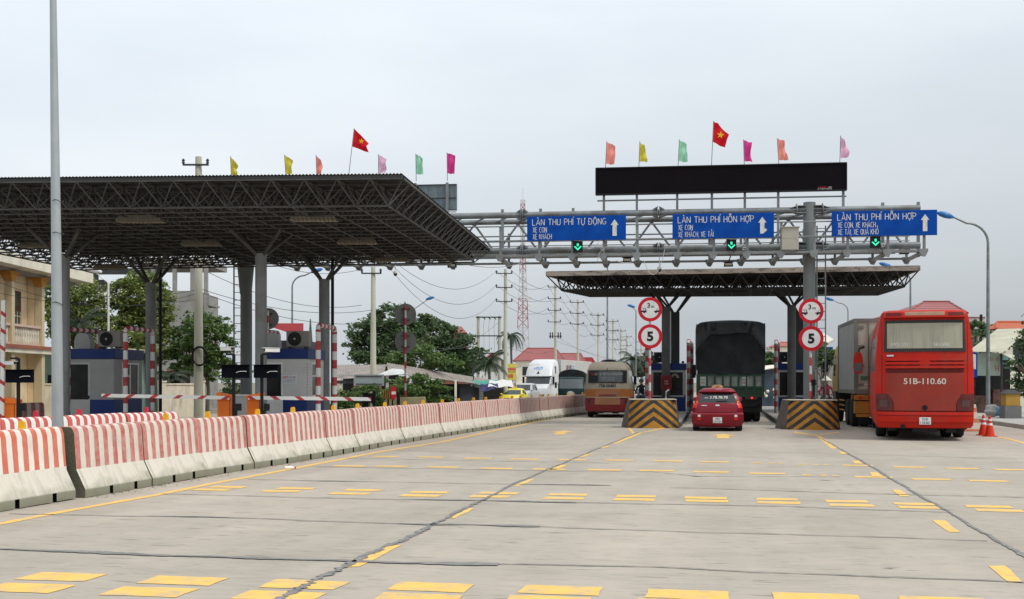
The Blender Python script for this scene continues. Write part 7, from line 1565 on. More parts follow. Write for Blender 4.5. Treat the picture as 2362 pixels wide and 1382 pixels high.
# banana plants
for px, py, Y, lab, sd in ((318, 765, 53, 'banana plant with broad leaves right of the left air conditioner', 3), (225, 800, 53, 'banana plant with broad leaves behind the left booth roof', 4), (358, 800, 54, 'banana plant with torn leaves behind the guard hoop of the left booth', 5)):
    o = thing('banana_plant', g(px, Y), lab, 'banana plant', 0, 'banana plants'); H = ZW(py+25, Y); mb = MB(); mb.path([(0,0,0),(0,0,H)], [.12,.07], n=8); mb.build('stem', leafB, o); r = random.Random(sd); mb = MB()
    for k in range(8):
        a = 2*pi*k/8 + r.uniform(-.3,.3); p = Vector((0,0,H)); d = Vector((cos(a)*.7, sin(a)*.5, .9)).normalized(); L_ = r.uniform(.9,1.3); prev = None
        for q in range(8):
            wd = .17*sin(pi*min(q+.6, 7.4)/8); sd2 = d.cross(Vector((0,0,1))).normalized(); cur = (p - sd2*wd, p + Vector((0,0,-.03)), p + sd2*wd)
            if prev: mb.add([prev[0],prev[1],cur[1],cur[0]], [(0,1,2,3)]); mb.add([prev[1],prev[2],cur[2],cur[1]], [(0,1,2,3)])
            prev = cur; p = p + d*L_/7; d = (d + Vector((0,0,-.2))).normalized()
    mb.build('leaves', leafA, o, sharp=0)
# ================================================================ BUILDINGS
cream_w = mat('cream_wall', (.82,.66,.43), .8, 0, .07, .8, dirt=(.35,.27,.17), dirt_amt=.3); pale_w = mat('pale_trim', (.78,.73,.60), .75, 0, .07, 1.5, dirt=(.3,.27,.22), dirt_amt=.35); ochre = mat('ochre_capital', (.5,.24,.05), .75); brown_t = mat('brown_slab', (.33,.12,.075), .8, 0, .12, 2)
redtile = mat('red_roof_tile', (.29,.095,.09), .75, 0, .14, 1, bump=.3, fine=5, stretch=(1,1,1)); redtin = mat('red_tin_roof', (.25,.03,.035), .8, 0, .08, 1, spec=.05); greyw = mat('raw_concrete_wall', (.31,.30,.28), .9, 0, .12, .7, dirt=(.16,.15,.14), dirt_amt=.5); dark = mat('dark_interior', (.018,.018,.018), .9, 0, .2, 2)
o = thing('colonial_house', Vector((-20, 44, 0)), 'cream two-storey house with balcony, ochre capitals and deep eaves at the left edge', 'house')
# facade runs away from us (plane x = 0 local), building body to the left
mb = MB(); mb.box(-7,-.62,-5,6.0,0,2.75); mb.box(-7,-.62,-5,6.0,3.05,6.0); mb.box(-.61,-.3,5.78,6.0,0,2.74); mb.box(-.61,-.3,5.78,6.0,3.08,5.99); mb.build('wall', cream_w, o)
mb = MB(); mb.box(-7,.12,-5.2,6.6,2.75,2.93); mb.build('balcony_slab', pale_w, o); mb = MB(); mb.box(-7,.18,-5.25,6.65,2.93,3.07); mb.build('slab_band', brown_t, o)
mb = MB(); mb.box(-8,.62,-6,10.2,6.12,6.58); mb.build('eaves', pale_w, o, bevel=.02)
mb = MB(); mb.box(-7.5,-.0,-5.5,9.8,6.0,6.118); mb.build('soffit', mat('soffit_grey', (.3,.28,.26), .8), o)
mb = MB(); mb.hexa([(-8,-6,6.58),(.62,-6,6.58),(.62,10.2,6.58),(-8,10.2,6.58)], [(-5,-3,6.95),(-2,-3,6.95),(-2,7,6.95),(-5,7,6.95)]); mb.build('roof', redtile, o)
for y in (-3, .0, 2.9, 5.9):
    mb = MB(); mb.box(-.28,.02,y-.14,y+.14,3.07,5.72); cl_ = mb.build('column', pale_w if 0 else mat('column_cream', (.62,.52,.34), .75, 0, .06, 1), o)
    mb = MB(); mb.hexa([(-.3,y-.16,5.6),(.04,y-.16,5.6),(.04,y+.16,5.6),(-.3,y+.16,5.6)], [(-.38,y-.34,5.9),(.06,y-.34,5.9),(.06,y+.34,5.9),(-.38,y+.34,5.9)]); mb.box(-.42,.1,y-.38,y+.38,5.9,5.999); mb.build('capital', ochre, cl_)
    mb = MB(); mb.box(-.3,.02,y-.16,y+.16,0,2.75); mb.build('column', MATS['column_cream'], o)
for i, y in enumerate((-1.6, 1.35, 4.3)):
    mb = MB(); mb.box(-.62,-.57,y-.75,y+.75,3.15,5.35); wn = mb.build('window', mat('window_brown', (.09,.04,.035), .6), o)
    mb = MB(); mb.box(-.575,-.55,y-.65,y+.65,3.25,4.5); mb.box(-.575,-.55,y-.65,y+.65,4.7,5.25); mb.build('pane', glass, wn); mb = MB()
    for q in range(5): mb.box(-.55,-.53,y-.6+q*.3-.012,y-.6+q*.3+.012,3.25,4.5)
    for z in (3.6, 3.95, 4.3): mb.box(-.555,-.535,y-.65,y+.65,z-.012,z+.012)
    mb.build('grille_bars', pale_w, wn)
for a, b in ((-5,-3.14), (-2.86,-.14), (.14,2.76), (3.04,5.76)):
    mb = MB(); mb.box(-.22,-.02,a,b,3.82,3.92); mb.box(-.2,-.04,a,b,3.07,3.14); rl = mb.build('balustrade', mat('balustrade_pink', (.62,.45,.38), .75, 0, .06, 2), o); mb = MB(); y = a + .08
    while y < b: mb.lathe([(.03,3.14),(.055,3.3),(.03,3.5),(.05,3.66),(.03,3.82)], (-.12,y,0), n=7); y += .17
    mb.build('balusters', pale_w, rl)
for y in (-3.5, -.2, 3.5): mb = MB(); mb.box(-.62,-.57,y-.9,y+.9,.0,2.3); mb.build('doorway', dark, o)
# cream boundary wall
cw = mat('stained_cream_wall', (.74,.67,.53), .85, 0, .08, 2, dirt=(.25,.22,.17), dirt_amt=.5, dirt_scale=1.6, stretch=(2.6,2.6,.5))
for (pa, Ya, pb_, Yb, H_, lab) in ((-60, 49.5, 167, 52, 1.5, 'stained cream boundary wall behind the gate at the left edge'), (377, 52, 467, 53, 1.5, 'stained cream wall stub with capped pillars right of the left booth')):
    a = Vector((XW(pa,Ya), Ya, 0)); b = Vector((XW(pb_,Yb), Yb, 0)); d = b - a; o = thing('boundary_wall', a, lab, 'wall', atan2(d.y, d.x), 'cream boundary walls'); L_ = d.length
    mb = MB(); mb.box(0,L_,0,.12,0,H_-.07); mb.build('wall_panel', cw, o); mb = MB(); mb.box(-.02,L_+.02,-.04,.16,H_-.07,H_); mb.build('coping', cw, o, bevel=.01)
    for x in ([0, L_] if pa > 0 else [L_-2.2, L_]): mb = MB(); mb.box(x-.1,x+.1,-.06,.18,0,H_+.05); mb.box(x-.13,x+.13,-.09,.21,H_+.05,H_+.12); mb.build('pillar', cw, o)
# roof tiles heaped behind, green shed
o = thing('shed', g(130, 56), 'pale green tin shed behind the cream wall, left of the left booth', 'shed'); mb = MB(); mb.box(-.6,3.6,0,4,0,3.0); mb.build('wall', mat('pale_green_tin', (.30,.45,.38), .6, 0, .06, 2), o); mb = MB(); mb.box(-.8,3.8,-.5,4,3.0,3.15); mb.build('roof', pale_w, o); mb = MB(); mb.box(-.4,1.4,-.04,0,.4,1.9); mb.build('doorway', dark, o)
o = thing('shed', g(395, 58), 'small shed roof with orange ridge tiles behind the cream wall stub', 'shed'); mb = MB(); p0 = Q(372,875,58)-o.location; mb.sheet([p0, Q(400,880,57)-o.location, Q(408,862,58.5)-o.location, Q(375,860,60)-o.location], .1); mb.build('roof', greyw, o); mb = MB(); mb.tube(Q(374,861,59.5)-o.location, Q(408,856,58.5)-o.location, .1, n=6); mb.build('ridge_tiles', mat('ridge_orange', (.45,.14,.05), .8), o); mb = MB(); mb.box(-.5,.4,.3,2,0,1.9); mb.build('wall', dark, o)
# unfinished grey building with open frame
Yg = 75; o = thing('unfinished_building', g(425, Yg), 'unfinished grey concrete building with bare columns left of the big utility pole', 'building'); X0 = o.location.x; bb = lambda px: XW(px, Yg) - X0; zz = lambda py: ZW(py, Yg) - o.location.z
mb = MB(); mb.box(bb(345), bb(449), 0, 6, 0, zz(671)); mb.build('wall', greyw, o)
for px, w_ in ((402, 8), (443, 8), (474, 9), (352, 8)): mb = MB(); mb.box(bb(px)-.12, bb(px)+.12, .0, .25, zz(671) if px < 450 else 0, zz(600)); mb.build('column', greyw, o)
mb = MB(); mb.box(bb(300), bb(480), -.02, 5, zz(612), zz(598)); mb.build('beam', greyw, o); mb = MB(); mb.box(bb(452), bb(480), .02, 3, zz(704), zz(700)); mb.box(bb(452), bb(482), .02, .1, zz(700), zz(676)); mb.build('balcony', greyw, o)
o = thing('steel_frame', g(215, 60), 'dark steel roof frame between the house eaves and the leafy trees', 'steel frame'); X0 = o.location.x; b6 = lambda px: XW(px, 60)-X0
mb = MB(); mb.box(b6(187), b6(345), 0, .3, ZW(632,60), ZW(622,60)); mb.box(b6(187), b6(223), 0, .3, ZW(670,60), ZW(632,60)); mb.box(b6(223), b6(242), 0, .3, ZW(672,60), ZW(645,60)); mb.box(b6(187), b6(190), 0, .3, 0, ZW(670,60)); mb.build('beam', dgrey, o)
# houses with red roofs
def hip(name, px0, px1, ridge0, ridge1, py_ridge, py_eave, Y, depth, m, wallm, label, wall_py=None, cat='house'):
    o = thing(name, g((px0+px1)/2, Y), label, cat, 0, 'red-roofed houses'); X0 = o.location.x; zg = o.location.z; xx = lambda p: XW(p, Y)-X0; z1 = ZW(py_eave, Y)-zg; z2 = ZW(py_ridge, Y+depth/2)-zg
    x = lambda p: (p-CX)/F*(Y+depth/2)-X0
    mb = MB(); v = [(xx(px0),0,z1),(xx(px1),0,z1),(xx(px1),depth,z1),(xx(px0),depth,z1),(x(ridge0),depth/2,z2),(x(ridge1),depth/2,z2)]
    mb.add(v, [(0,1,5,4),(1,2,5),(2,3,4,5),(3,0,4),(3,2,1,0)]); mb.build('roof', m, o, sharp=10)
    mb = MB(); mb.tube(v[4], v[5], .12, n=6); [mb.tube(v[a], v[b], .09, n=6) for a, b in ((0,4),(1,5))]; mb.build('ridge_cap', m, o)
    mb = MB(); e = .3; mb.box(xx(px0)+e, xx(px1)-e, e, depth-e, 0, z1-.05); w_ = mb.build('wall', wallm, o)
    mb = MB(); W_ = xx(px1)-xx(px0); k = max(1, int(W_/3.2))
    for i in range(k): c = xx(px0) + W_*(i+.5)/k; mb.box(c-.5, c+.5, e-.03, e+.02, z1-1.9, z1-.8)
    mb.build('window', glass, o); return o
hip('house', 1184, 1305, 1216, 1282, 804, 832, 150, 10, redtile, pale_w, 'house with a broad hipped red roof behind the white lorry')
hip('house', 1285, 1350, 1292, 1340, 816, 834, 165, 9, redtile, pale_w, 'red-roofed house right of the broad hipped roof, behind the utility poles')
hip('house', 1335, 1375, 1345, 1366, 826, 840, 185, 8, redtin, pale_w, 'small red roof just left above the minibus')
hip('house', 2088, 2232, 2130, 2190, 697, 722, 84, 8, stripes('ribbed_dark_tile', (.20,.045,.045), (.36,.11,.10), 2, .22, duty=.5, wear=.1, wob=.01), cream_w, 'house with a dark red ribbed tile roof showing above the coach')
hip('house', 1790, 1822, 1800, 1816, 790, 799, 170, 8, mat('coral_tile', (.36,.12,.10), .8), pale_w, 'tiny coral-red roof between truck and dark booth')
o = thing('house', g(1125, 125), 'grey gabled house with a pink roof edge between the twin-pole frame and utility pole', 'house', 0, 'red-roofed houses'); X0 = o.location.x; h_ = lambda px, py, dy=0: (XW(px,125)-X0, dy, ZW(py,125)-o.location.z)
mb = MB(); a = [h_(1110,905), h_(1172,905), h_(1172,848), h_(1136,818), h_(1110,838)]; mb.prism([(p[0], p[2]) for p in a], 0, 8, 'y'); mb.build('wall', greyw, o)
mb = MB(); p = [h_(1107,838,-.4), h_(1136,815,-.4), h_(1175,850,-.4)]; mb.sheet([p[0], p[1], (p[1][0],8.3,p[1][2]), (p[0][0],8.3,p[0][2])], .14); mb.sheet([p[1], p[2], (p[2][0],8.3,p[2][2]), (p[1][0],8.3,p[1][2])], .14); mb.build('roof', mat('pink_tile', (.55,.2,.18), .7), o)
mb = MB(); q = h_(1110,882,-.1); r_ = h_(1172,858,-.1); mb.box(q[0], r_[0], -.12, -.02, q[2], r_[2]); mb.build('parapet', white, o); mb = MB(); mb.box(h_(1118,0)[0], h_(1132,0)[0], -.1, 0, h_(0,900)[2], h_(0,884)[2]); mb.box(h_(1150,0)[0], h_(1166,0)[0], -.1, 0, h_(0,900)[2], h_(0,884)[2]); mb.build('window', glass, o)
# little brick house in the trees
o = thing('house', g(1052, 104), 'brick house with tiled roof nearly swallowed by the dark tree', 'house', 0, 'red-roofed houses'); X0 = o.location.x; k_ = lambda px: XW(px,104)-X0; mb = MB(); mb.box(k_(1022), k_(1074), 0, 5, 0, ZW(758,104)); mb.build('wall', mat('brick_red', (.30,.13,.085), .85, 0, .2, 6), o); mb = MB(); mb.hexa([(k_(1018),-.3,ZW(758,104)),(k_(1077),-.3,ZW(758,104)),(k_(1077),5.3,ZW(758,104)),(k_(1018),5.3,ZW(758,104))], [(k_(1026),2,ZW(742,105)),(k_(1062),2,ZW(742,105)),(k_(1062),3,ZW(742,105)),(k_(1026),3,ZW(742,105))]); mb.build('roof', redtile, o)
# red tin shed by the booth
Y = 70; o = thing('shed', g(690, Y), 'shed with a bright red tin roof seen above the booth air conditioner', 'shed'); X0 = o.location.x; s_ = lambda px, py, dy=0: (XW(px,Y+dy)-X0, dy, ZW(py,Y+dy))
mb = MB(); mb.sheet([s_(628,750), s_(664,762), s_(700,762), s_(700,741,3), s_(640,741,3)], .08); mb.build('roof', redtin, o); mb = MB(); a = s_(625,0)[0]; b = s_(705,0)[0]; mb.box(a, b, .4, 4, 0, 4.2); mb.build('wall', dgrey, o); mb = MB(); mb.prism([(s_(697,0)[0],4.2),(s_(704,0)[0],4.2),(s_(700,0)[0],5.6)], 2.2, 2.6, 'y'); mb.build('finial', mat('green_finial', (.05,.1,.07), .6), o)
# long market shed on the left of the road
asb = mat('corrugated_grey_roof', (.33,.29,.26), .85, 0, .2, 1.2, dirt=(.45,.42,.38), dirt_amt=.5, dirt_scale=2.5)
def corr(mb, a, b, c, d, n, amp=.04):       # corrugated quad a-b (eave) to d-c (ridge)
    a, b, c, d = map(Vector, (a, b, c, d)); vs = []
    for u0, u1 in ((a, b), (d, c)):
        for i in range(2*n+1): p = u0.lerp(u1, i/(2*n)); vs.append(p + Vector((0,0,amp*(i % 2))))
    m_ = 2*n+1; mb.add(vs, [(i, i+1, m_+i+1, m_+i) for i in range(m_-1)])
o = thing('market_shed', g(840, 66), 'low shed with a corrugated grey roof right of the blue-roofed booth', 'shed'); L0 = o.location; f = lambda px, py, Y: Q(px, py, Y) - L0
mb = MB(); corr(mb, f(775,864,64), f(885,864,63), f(892,842,68), f(775,842,69), 32); corr(mb, f(772,876,62.5), f(868,870,61), f(880,858,63.2), f(772,858,64.5), 26); mb.build('roof', asb, o, sharp=20)
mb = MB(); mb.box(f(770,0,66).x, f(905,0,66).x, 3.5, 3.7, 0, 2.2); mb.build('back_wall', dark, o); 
for px in (785, 893, 830): mb = MB(); p = f(px, 870, 62); mb.bar((p.x,-3.8,0), (p.x,-3.8,1.8), .12); mb.build('post', pale_w, o)
mb = MB(); p = f(775,880,62); mb.box(p.x, f(905,0,62).x, -3.9, -3.8, 1.55, 1.72); mb.build('lintel', dgrey, o)
o = thing('market_shed', g(1020, 80), 'long low market shed with rusty pale roof and green tarpaulin edge', 'shed'); L0 = o.location
mb = MB(); corr(mb, f(896,862,62), f(1150,892,84), f(1165,882,92), f(892,838,67), 95, .05); mb.build('roof', asb, o, sharp=20)
mb = MB(); pts = [f(x, y, Yq) for x, y, Yq in ((860,868,61),(900,857,61.5),(940,866,61.4))]; mb.sheet([f(862,868,61), f(905,850,62), f(928,852,62), f(940,862,61)], .03); mb.build('loose_sheet', mat('pale_sheet', (.55,.56,.55), .6), o)
wd_ = mat('canopy_green', (.05,.27,.20), .7, 0, .12, 2); wd2 = mat('canopy_dull_green', (.22,.31,.28), .7, 0, .12, 2)
def sagsheet(mb, a, b, c, d, n=10, amp=.08, th=0): 
    vs = []
    for j in range(4):
        for i in range(n+1): p = a.lerp(b, i/n).lerp(d.lerp(c, i/n), j/3); vs.append(p + Vector((0,0,amp*.5*sin(i*1.1+j*.5))))
    mb.add(vs, [(j*(n+1)+i, j*(n+1)+i+1, (j+1)*(n+1)+i+1, (j+1)*(n+1)+i) for j in range(3) for i in range(n)])
mb = MB(); sagsheet(mb, f(980,872,71), f(1090,886,78), f(1095,881,79), f(985,867,72), amp=.03); mb.build('awning', wd2, o)
mb = MB(); sagsheet(mb, f(1075,884,77), f(1160,892,82), f(1165,876,85), f(1090,878,80), amp=.07); mb.build('awning', wd_, o); mb = MB(); sagsheet(mb, f(1125,893,79), f(1185,892,84), f(1180,876,86), f(1130,878,81), amp=.1); mb.build('awning', mat('tarpaulin_white', (.6,.6,.58), .7), o)
mb = MB(); sagsheet(mb, f(1108,897,79), f(1150,893,81), f(1148,884,81), f(1108,886,79), amp=.08); sagsheet(mb, f(1112,905,79), f(1140,897,80), f(1140,890,80), f(1112,893,79), amp=.05); mb.build('hanging_tarpaulin', mat('tarpaulin_indigo', (.07,.07,.2), .7), o)
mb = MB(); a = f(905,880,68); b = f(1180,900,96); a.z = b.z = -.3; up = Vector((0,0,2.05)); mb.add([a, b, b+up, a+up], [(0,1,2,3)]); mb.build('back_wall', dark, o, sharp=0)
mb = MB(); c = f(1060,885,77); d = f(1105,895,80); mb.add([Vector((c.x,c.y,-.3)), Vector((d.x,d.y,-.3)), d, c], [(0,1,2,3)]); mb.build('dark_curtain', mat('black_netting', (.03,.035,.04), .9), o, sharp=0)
for px, py, Y in ((1051,876,72), (1092,838,80), (893,860,61.5), (1118,893,80), (1013,890,70)):
    mb = MB(); p = f(px, py, Y); mb.bar((p.x,p.y,-.3), p, .13 if px in (1051,893) else .07); mb.build('post', pale_w if px in (1051,893) else dgrey, o)
# notice boards along the road
o = thing('notice_board', g(1100, 83), 'white notice board covered in lines of dark writing under the shed edge', 'sign', .1); mb = MB(); mb.box(-.43,.43,0,.05,.35,1.42+.3); mb.build('board', sign_w, o); mb = MB(); mb.box(-.46,.46,.005,.055,.32,.35); mb.box(-.46,.46,.005,.055,1.72,1.75); mb.box(-.46,-.43,.005,.055,0,1.75); mb.box(.43,.46,.005,.055,0,1.75); mb.build('frame', pale_w, o)
mb = MB(); scribble(mb, -.36,.36,1.6,.06,y=-.004,words=4,seed=20); scribble(mb, -.3,.32,1.38,.14,y=-.004,words=2,seed=21)
for k in range(5): scribble(mb, -.38,.36-.12*(k>2),1.22-.17*k,.075,y=-.004,words=4,seed=22+k)
mb.build('writing', navy, o, sharp=0)
o = thing('advertising_sign', g(1178, 96), 'yellow sign board with a red panel standing behind the yellow taxi', 'sign', .12); zq = -o.location.z; mb = MB(); mb.box(-.45,.45,0,.06,ZW(877,96)+zq,ZW(839,96)+zq); mb.build('board', mat('sign_yellow', (.68,.6,.10), .5, 0, .1, 3), o); mb = MB(); mb.box(-.2,.2,-.01,0,2.3,2.6); mb.box(-.42,.42,-.008,0,2.88,3.1); mb.build('red_panel', mat('sign_coral', (.62,.16,.08), .5), o); mb = MB(); scribble(mb,-.4,.4,1.98,.13,y=-.012,words=3,seed=30); scribble(mb,-.4,.4,2.74,.08,y=-.012,words=3,seed=31); mb.build('writing', dgrey, o, sharp=0); mb = MB(); mb.tube((-.4,.03,0),(-.4,.03,1.9),.03,n=6); mb.tube((.4,.03,0),(.4,.03,1.9),.03,n=6); mb.build('post', galv, o)
# ---- right side: shop, boards, goods
Ys = 56; o = thing('shop', Vector((XW(2243,Ys), Ys, 0)), 'open-fronted shop with a pale corrugated roof and faded sign at the right', 'shop'); L0 = o.location; f = lambda px, py, Y: Q(px, py, Y) - L0
pal = mat('pale_asbestos_roof', (.48,.47,.38), .85, 0, .12, 1, dirt=(.28,.28,.22), dirt_amt=.4)
a, b, c, d = f(2232,812,55), f(2312,813,53.5), f(2380,758,58), f(2300,760,60); mb = MB(); corr(mb, a, b, c, d, 26, .035); mb.build('roof', pal, o, sharp=20)
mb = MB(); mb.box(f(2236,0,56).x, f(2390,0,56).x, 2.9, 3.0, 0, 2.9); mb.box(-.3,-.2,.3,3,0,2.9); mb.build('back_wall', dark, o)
mb = MB(); mb.box(f(2236,0,55).x, f(2311,0,55).x, -1.0,-.94, 1.86, 2.92); bd_ = mb.build('sign_board', mat('faded_green_board', (.36,.45,.37), .6, 0, .1, 2, dirt=(.5,.52,.45), dirt_amt=.5), o)
mb = MB(); scribble(mb, .35,.85,2.55,.18,y=-1.004,words=2,seed=40); scribble(mb,.3,.9,2.05,.3,y=-1.004,words=2,seed=41); mb.build('red_writing', mat('faded_red', (.4,.16,.14), .7), bd_, sharp=0); mb = MB(); scribble(mb, 1.0,1.45,2.38,.1,y=-1.004,words=2,seed=42); scribble(mb,1.0,1.45,2.2,.08,y=-1.004,words=2,seed=43); mb.box(1.0,1.3,-1.006,-1.0,2.6,2.85); mb.build('teal_writing', mat('faded_teal', (.18,.36,.34), .7), bd_, sharp=0)
for px in (2243, 2312, 2352): mb = MB(); p = f(px,860,54.8); mb.tube((p.x,-1.1,0),(p.x,-1.1,2.9),.05,n=8); mb.build('post', dgrey, o)
mb = MB(); mb.sheet([f(2311,818,54), f(2335,830,53), f(2340,822,54.5), f(2316,812,55)], .04); mb.build('awning', pal, o)
mb = MB(); mb.box(.2,1.1,.6,1.2,0,.9); mb.box(1.4,2.2,1,1.6,0,1.2); mb.box(.3,.9,1.9,2.2,.9,1.7); mb.build('goods', mat('shop_goods', (.12,.06,.05), .8, 0, .6, 3, dirt=(.05,.1,.12), dirt_amt=.7), o)
o = thing('road_sign', Vector((XW(2243,50), 50, .1)), 'blue framed sign with a white field, half hidden behind the coach', 'road sign'); mb = MB(); z0, z1 = ZW(871,50)-.1, ZW(813,50)-.1; mb.box(-.45,.22,0,.04,z0,z1); mb.build('panel', sign_b, o, bevel=.01); mb = MB(); mb.box(-.38,.15,-.005,0,z0+.36,z1-.08); mb.build('white_field', sign_w, o); mb = MB(); mb.tube((-.1,.06,0),(-.1,.06,z1),.04,n=8); mb.build('post', galv, o); mb = MB(); mb.box(-.1,-.02,-.012,-.006,z1-.4,z1-.2); mb.build('symbol', red_p, o)
o = thing('display_case', Vector((XW(2337,46), 46, .12)), 'small yellow-fronted stall cabinet on the pavement at the right edge', 'stall', .1); mb = MB(); mb.box(-.3,.3,0,.4,.5,.98); mb.build('yellow_case', mat('case_yellow', (.38,.22,.04), .5), o, bevel=.01); mb = MB(); mb.box(-.34,.34,-.02,.42,0,.5); mb.build('stand', mat('stand_grey', (.15,.15,.15), .6), o); mb = MB(); mb.hexa([(-.36,-.05,.98),(.36,-.05,.98),(.36,.45,.98),(-.36,.45,.98)], [(-.1,.1,1.14),(.1,.1,1.14),(.1,.3,1.14),(-.1,.3,1.14)]); mb.build('cap', dgrey, o)
o = thing('sacks', Vector((XW(2306,48), 48, .12)), 'blue and white plastic sacks heaped on the pavement under the shop sign', 'sacks'); mb = MB()
def blob(c, r, sc, seed, mb):
    bm = bmesh.new(); bmesh.ops.create_icosphere(bm, subdivisions=3, radius=1); rr = random.Random(seed); ph = [rr.uniform(0, 6) for _ in range(6)]
    for v in bm.verts: p = v.co; k = 1 + .12*sin(5*p.x+ph[0])*sin(4*p.y+ph[1]) + .1*sin(7*p.z+ph[2]) + .05*sin(13*p.x+ph[3]); v.co = Vector((p.x*sc[0], p.y*sc[1], max(p.z*sc[2], -sc[2]*.7)))*k*r
    bm.verts.ensure_lookup_table(); mb.add([v.co + Vector(c) for v in bm.verts], [tuple(v.index for v in f_.verts) for f_ in bm.faces]); bm.free()
blob((.1,0,.22), .3, (1,.8,.8), 1, mb); blob((.35,.1,.15), .2, (1,.9,.8), 2, mb); mb.build('blue_sack', mat('sack_blue', (.10,.28,.42), .5, 0, .2, 6), o, sharp=0).data.shade_smooth(); mb = MB(); blob((-.25,.15,.24), .3, (1,.8,.9), 3, mb); mb.build('white_sack', mat('sack_white', (.5,.48,.45), .6), o, sharp=0)
for px, Y, lab, sd in ((2258,58,'dark motorbike parked in the shade under the blue framed sign',1),): motorbike(Vector((XW(px,Y),Y,.1)), 1.2, black, lab)
o = thing('white_shed', g(2235, 80), 'white ribbed tin gable wall with a red edge behind the coach roof', 'shed'); X0 = o.location.x; mb = MB(); n = 30; xa, xb = XW(2195,80)-X0, XW(2272,80)-X0
vs = []
for z in (ZW(762,80), ZW(733,80)):
    for i in range(2*n+1): vs.append((xa+(xb-xa)*i/(2*n), .03*(i % 2), z-o.location.z))
mb.add(vs, [(i,i+1,2*n+2+i,2*n+1+i) for i in range(2*n)]); mb.build('ribbed_sheet', mat('white_tin', (.62,.63,.60), .6), o, sharp=10); mb = MB(); mb.box(xa, xb, -.05, .1, ZW(733,80)-o.location.z, ZW(731,80)-o.location.z); mb.build('red_edge', redtile, o); mb = MB(); mb.box(xa, xb, .05, 3, 0, ZW(762,80)-o.location.z); mb.build('lower_wall', greyw, o)
mb = MB(); mb.path([(-.1,0,0),(0,0,4.0)], [.12,.09], n=8); b_ = mb.build('chimney_pipe', black, None); tag(b_, 'leaning black pipe in front of the white ribbed wall', 'pipe'); b_.location = g(2263,78); b_.scale = (1,1,(ZW(729,78)+.38)/4.0)
hip('house', 2298, 2420, 2300, 2420, 744, 758, 76, 6, mat('orange_tile', (.44,.12,.06), .8), pale_w, 'orange-tiled roof behind the pale shop roof at the right edge')
# roadside clutter seen between truck and booth
o = thing('stall_wall', g(1773, 75), 'dark blue shop wall with pale pots in front, between the truck and the dark booth', 'stall'); X0 = o.location.x; mb = MB(); mb.box(XW(1758,75)-X0, XW(1792,75)-X0, 0, 3, 0, ZW(855,75)+.3); mb.build('wall', mat('slate_blue_wall', (.06,.08,.11), .8, 0, .2, 2), o); mb = MB(); mb.sheet([(XW(1755,75)-X0,-.5,ZW(857,75)+.3),(XW(1792,75)-X0,-.5,ZW(851,75)+.3),(XW(1792,75)-X0,1,ZW(849,75)+.4),(XW(1755,75)-X0,1,ZW(853,75)+.4)], .05); mb.build('awning', pale_w, o); mb = MB()
for x, z in ((-.2,.9),(-.1,1.2),(-.35,1.05),(.35,.8),(.38,1.1),(.3,1.3)): mb.lathe([(0,-.1),(.09,-.05),(.1,.03),(.05,.1),(0,.1)], (x,-.2,z), n=8)
mb.build('hanging_pots', pale_w, o)
o = thing('billboard', g(1897, 95), 'pale roof edge with a blue strip between the gantry pillar and the container', 'roof'); X0 = o.location.x; mb = MB(); mb.sheet([(XW(1880,95)-X0,0,ZW(800,95)),(XW(1925,95)-X0,0,ZW(776,95)),(XW(1925,95)-X0,3,ZW(774,95)+.6),(XW(1880,95)-X0,3,ZW(798,95)+.6)], .15); mb.build('roof_sheet', pale_w, o); mb = MB(); mb.box(XW(1885,95)-X0, XW(1922,95)-X0, .1, .2, ZW(806,95)+.3, ZW(798,95)+.3); mb.build('blue_strip', sign_b, o); mb = MB(); mb.box(XW(1882,95)-X0, XW(1925,95)-X0, .3, 4, 0, ZW(806,95)+.3); mb.build('wall', greyw, o)
# ================================================================ UTILITY POLES, TOWER, WIRES
PT = {}
def upole(px, Y, top_py, label, r0=.17, r1=.11, arms=3, aw=.85, spacing=None, lean=0):
    b = g(px, Y); zt = ZW(top_py, Y) - b.z; o = thing('utility_pole', b, label, 'utility pole', 0, 'concrete utility poles'); mb = MB(); mb.path([(0,0,0),(lean*.5,0,zt*.5),(lean,0,zt)], [r0,(r0+r1)/2,r1], n=12); mb.build('pole', pole_c, o); sp = spacing or .95; pts = []
    for k in range(arms):
        z = zt - .35 - k*sp; mb = MB(); mb.bar((lean-aw*1.35,-.14,z), (lean+aw,-.14,z), .07); am = mb.build('crossarm', dgrey, o); mb = MB()
        for x in (-aw*1.3, aw*.9): mb.lathe([(.03,.03),(.07,.08),(.045,.13),(.07,.18),(.03,.25)], (lean+x,-.14,z), n=8)
        mb.build('insulator', dgrey, am); pts.append([b + Vector((lean-aw*1.3,-.14,z+.22)), b + Vector((lean+aw*.9,-.14,z+.22))])
    PT[px] = pts; return o
upole(458, 48, 362, 'thick concrete utility pole with a coil of cable, rising above the left canopy', .20, .13, 1, .45); upole(861, 62, 616, 'concrete utility pole just right of the blue-roofed booth', .18, .12, 1, .45)
upole(1166, 92, 621, 'tall mossy utility pole with three crossarms left of the telecom tower', .19, .12, 3, .55, 1.1); upole(1281, 126, 655, 'utility pole with four crossarms and a transformer bracket right of the telecom tower', .17, .12, 4, .6, 1.25)
upole(1333, 136, 691, 'second three-armed utility pole right of the telecom tower', .17, .12, 3, .7, 1.25); upole(1380, 152, 721, 'third three-armed utility pole right of the telecom tower', .17, .12, 3, .75, 1.3); upole(1414, 166, 736, 'fourth utility pole in the receding row right of the tower', .17, .12, 3, .75, 1.3)
upole(1432, 205, 759, 'fifth, thin distant utility pole of the receding row', .18, .13, 3, .85, 1.6); upole(1446, 230, 773, 'sixth and farthest utility pole before the round signs', .18, .13, 3, .9, 1.7); upole(1479, 260, 785, 'hazy farthest pole showing beside the striped sign post', .2, .14, 2, .9, 1.8)
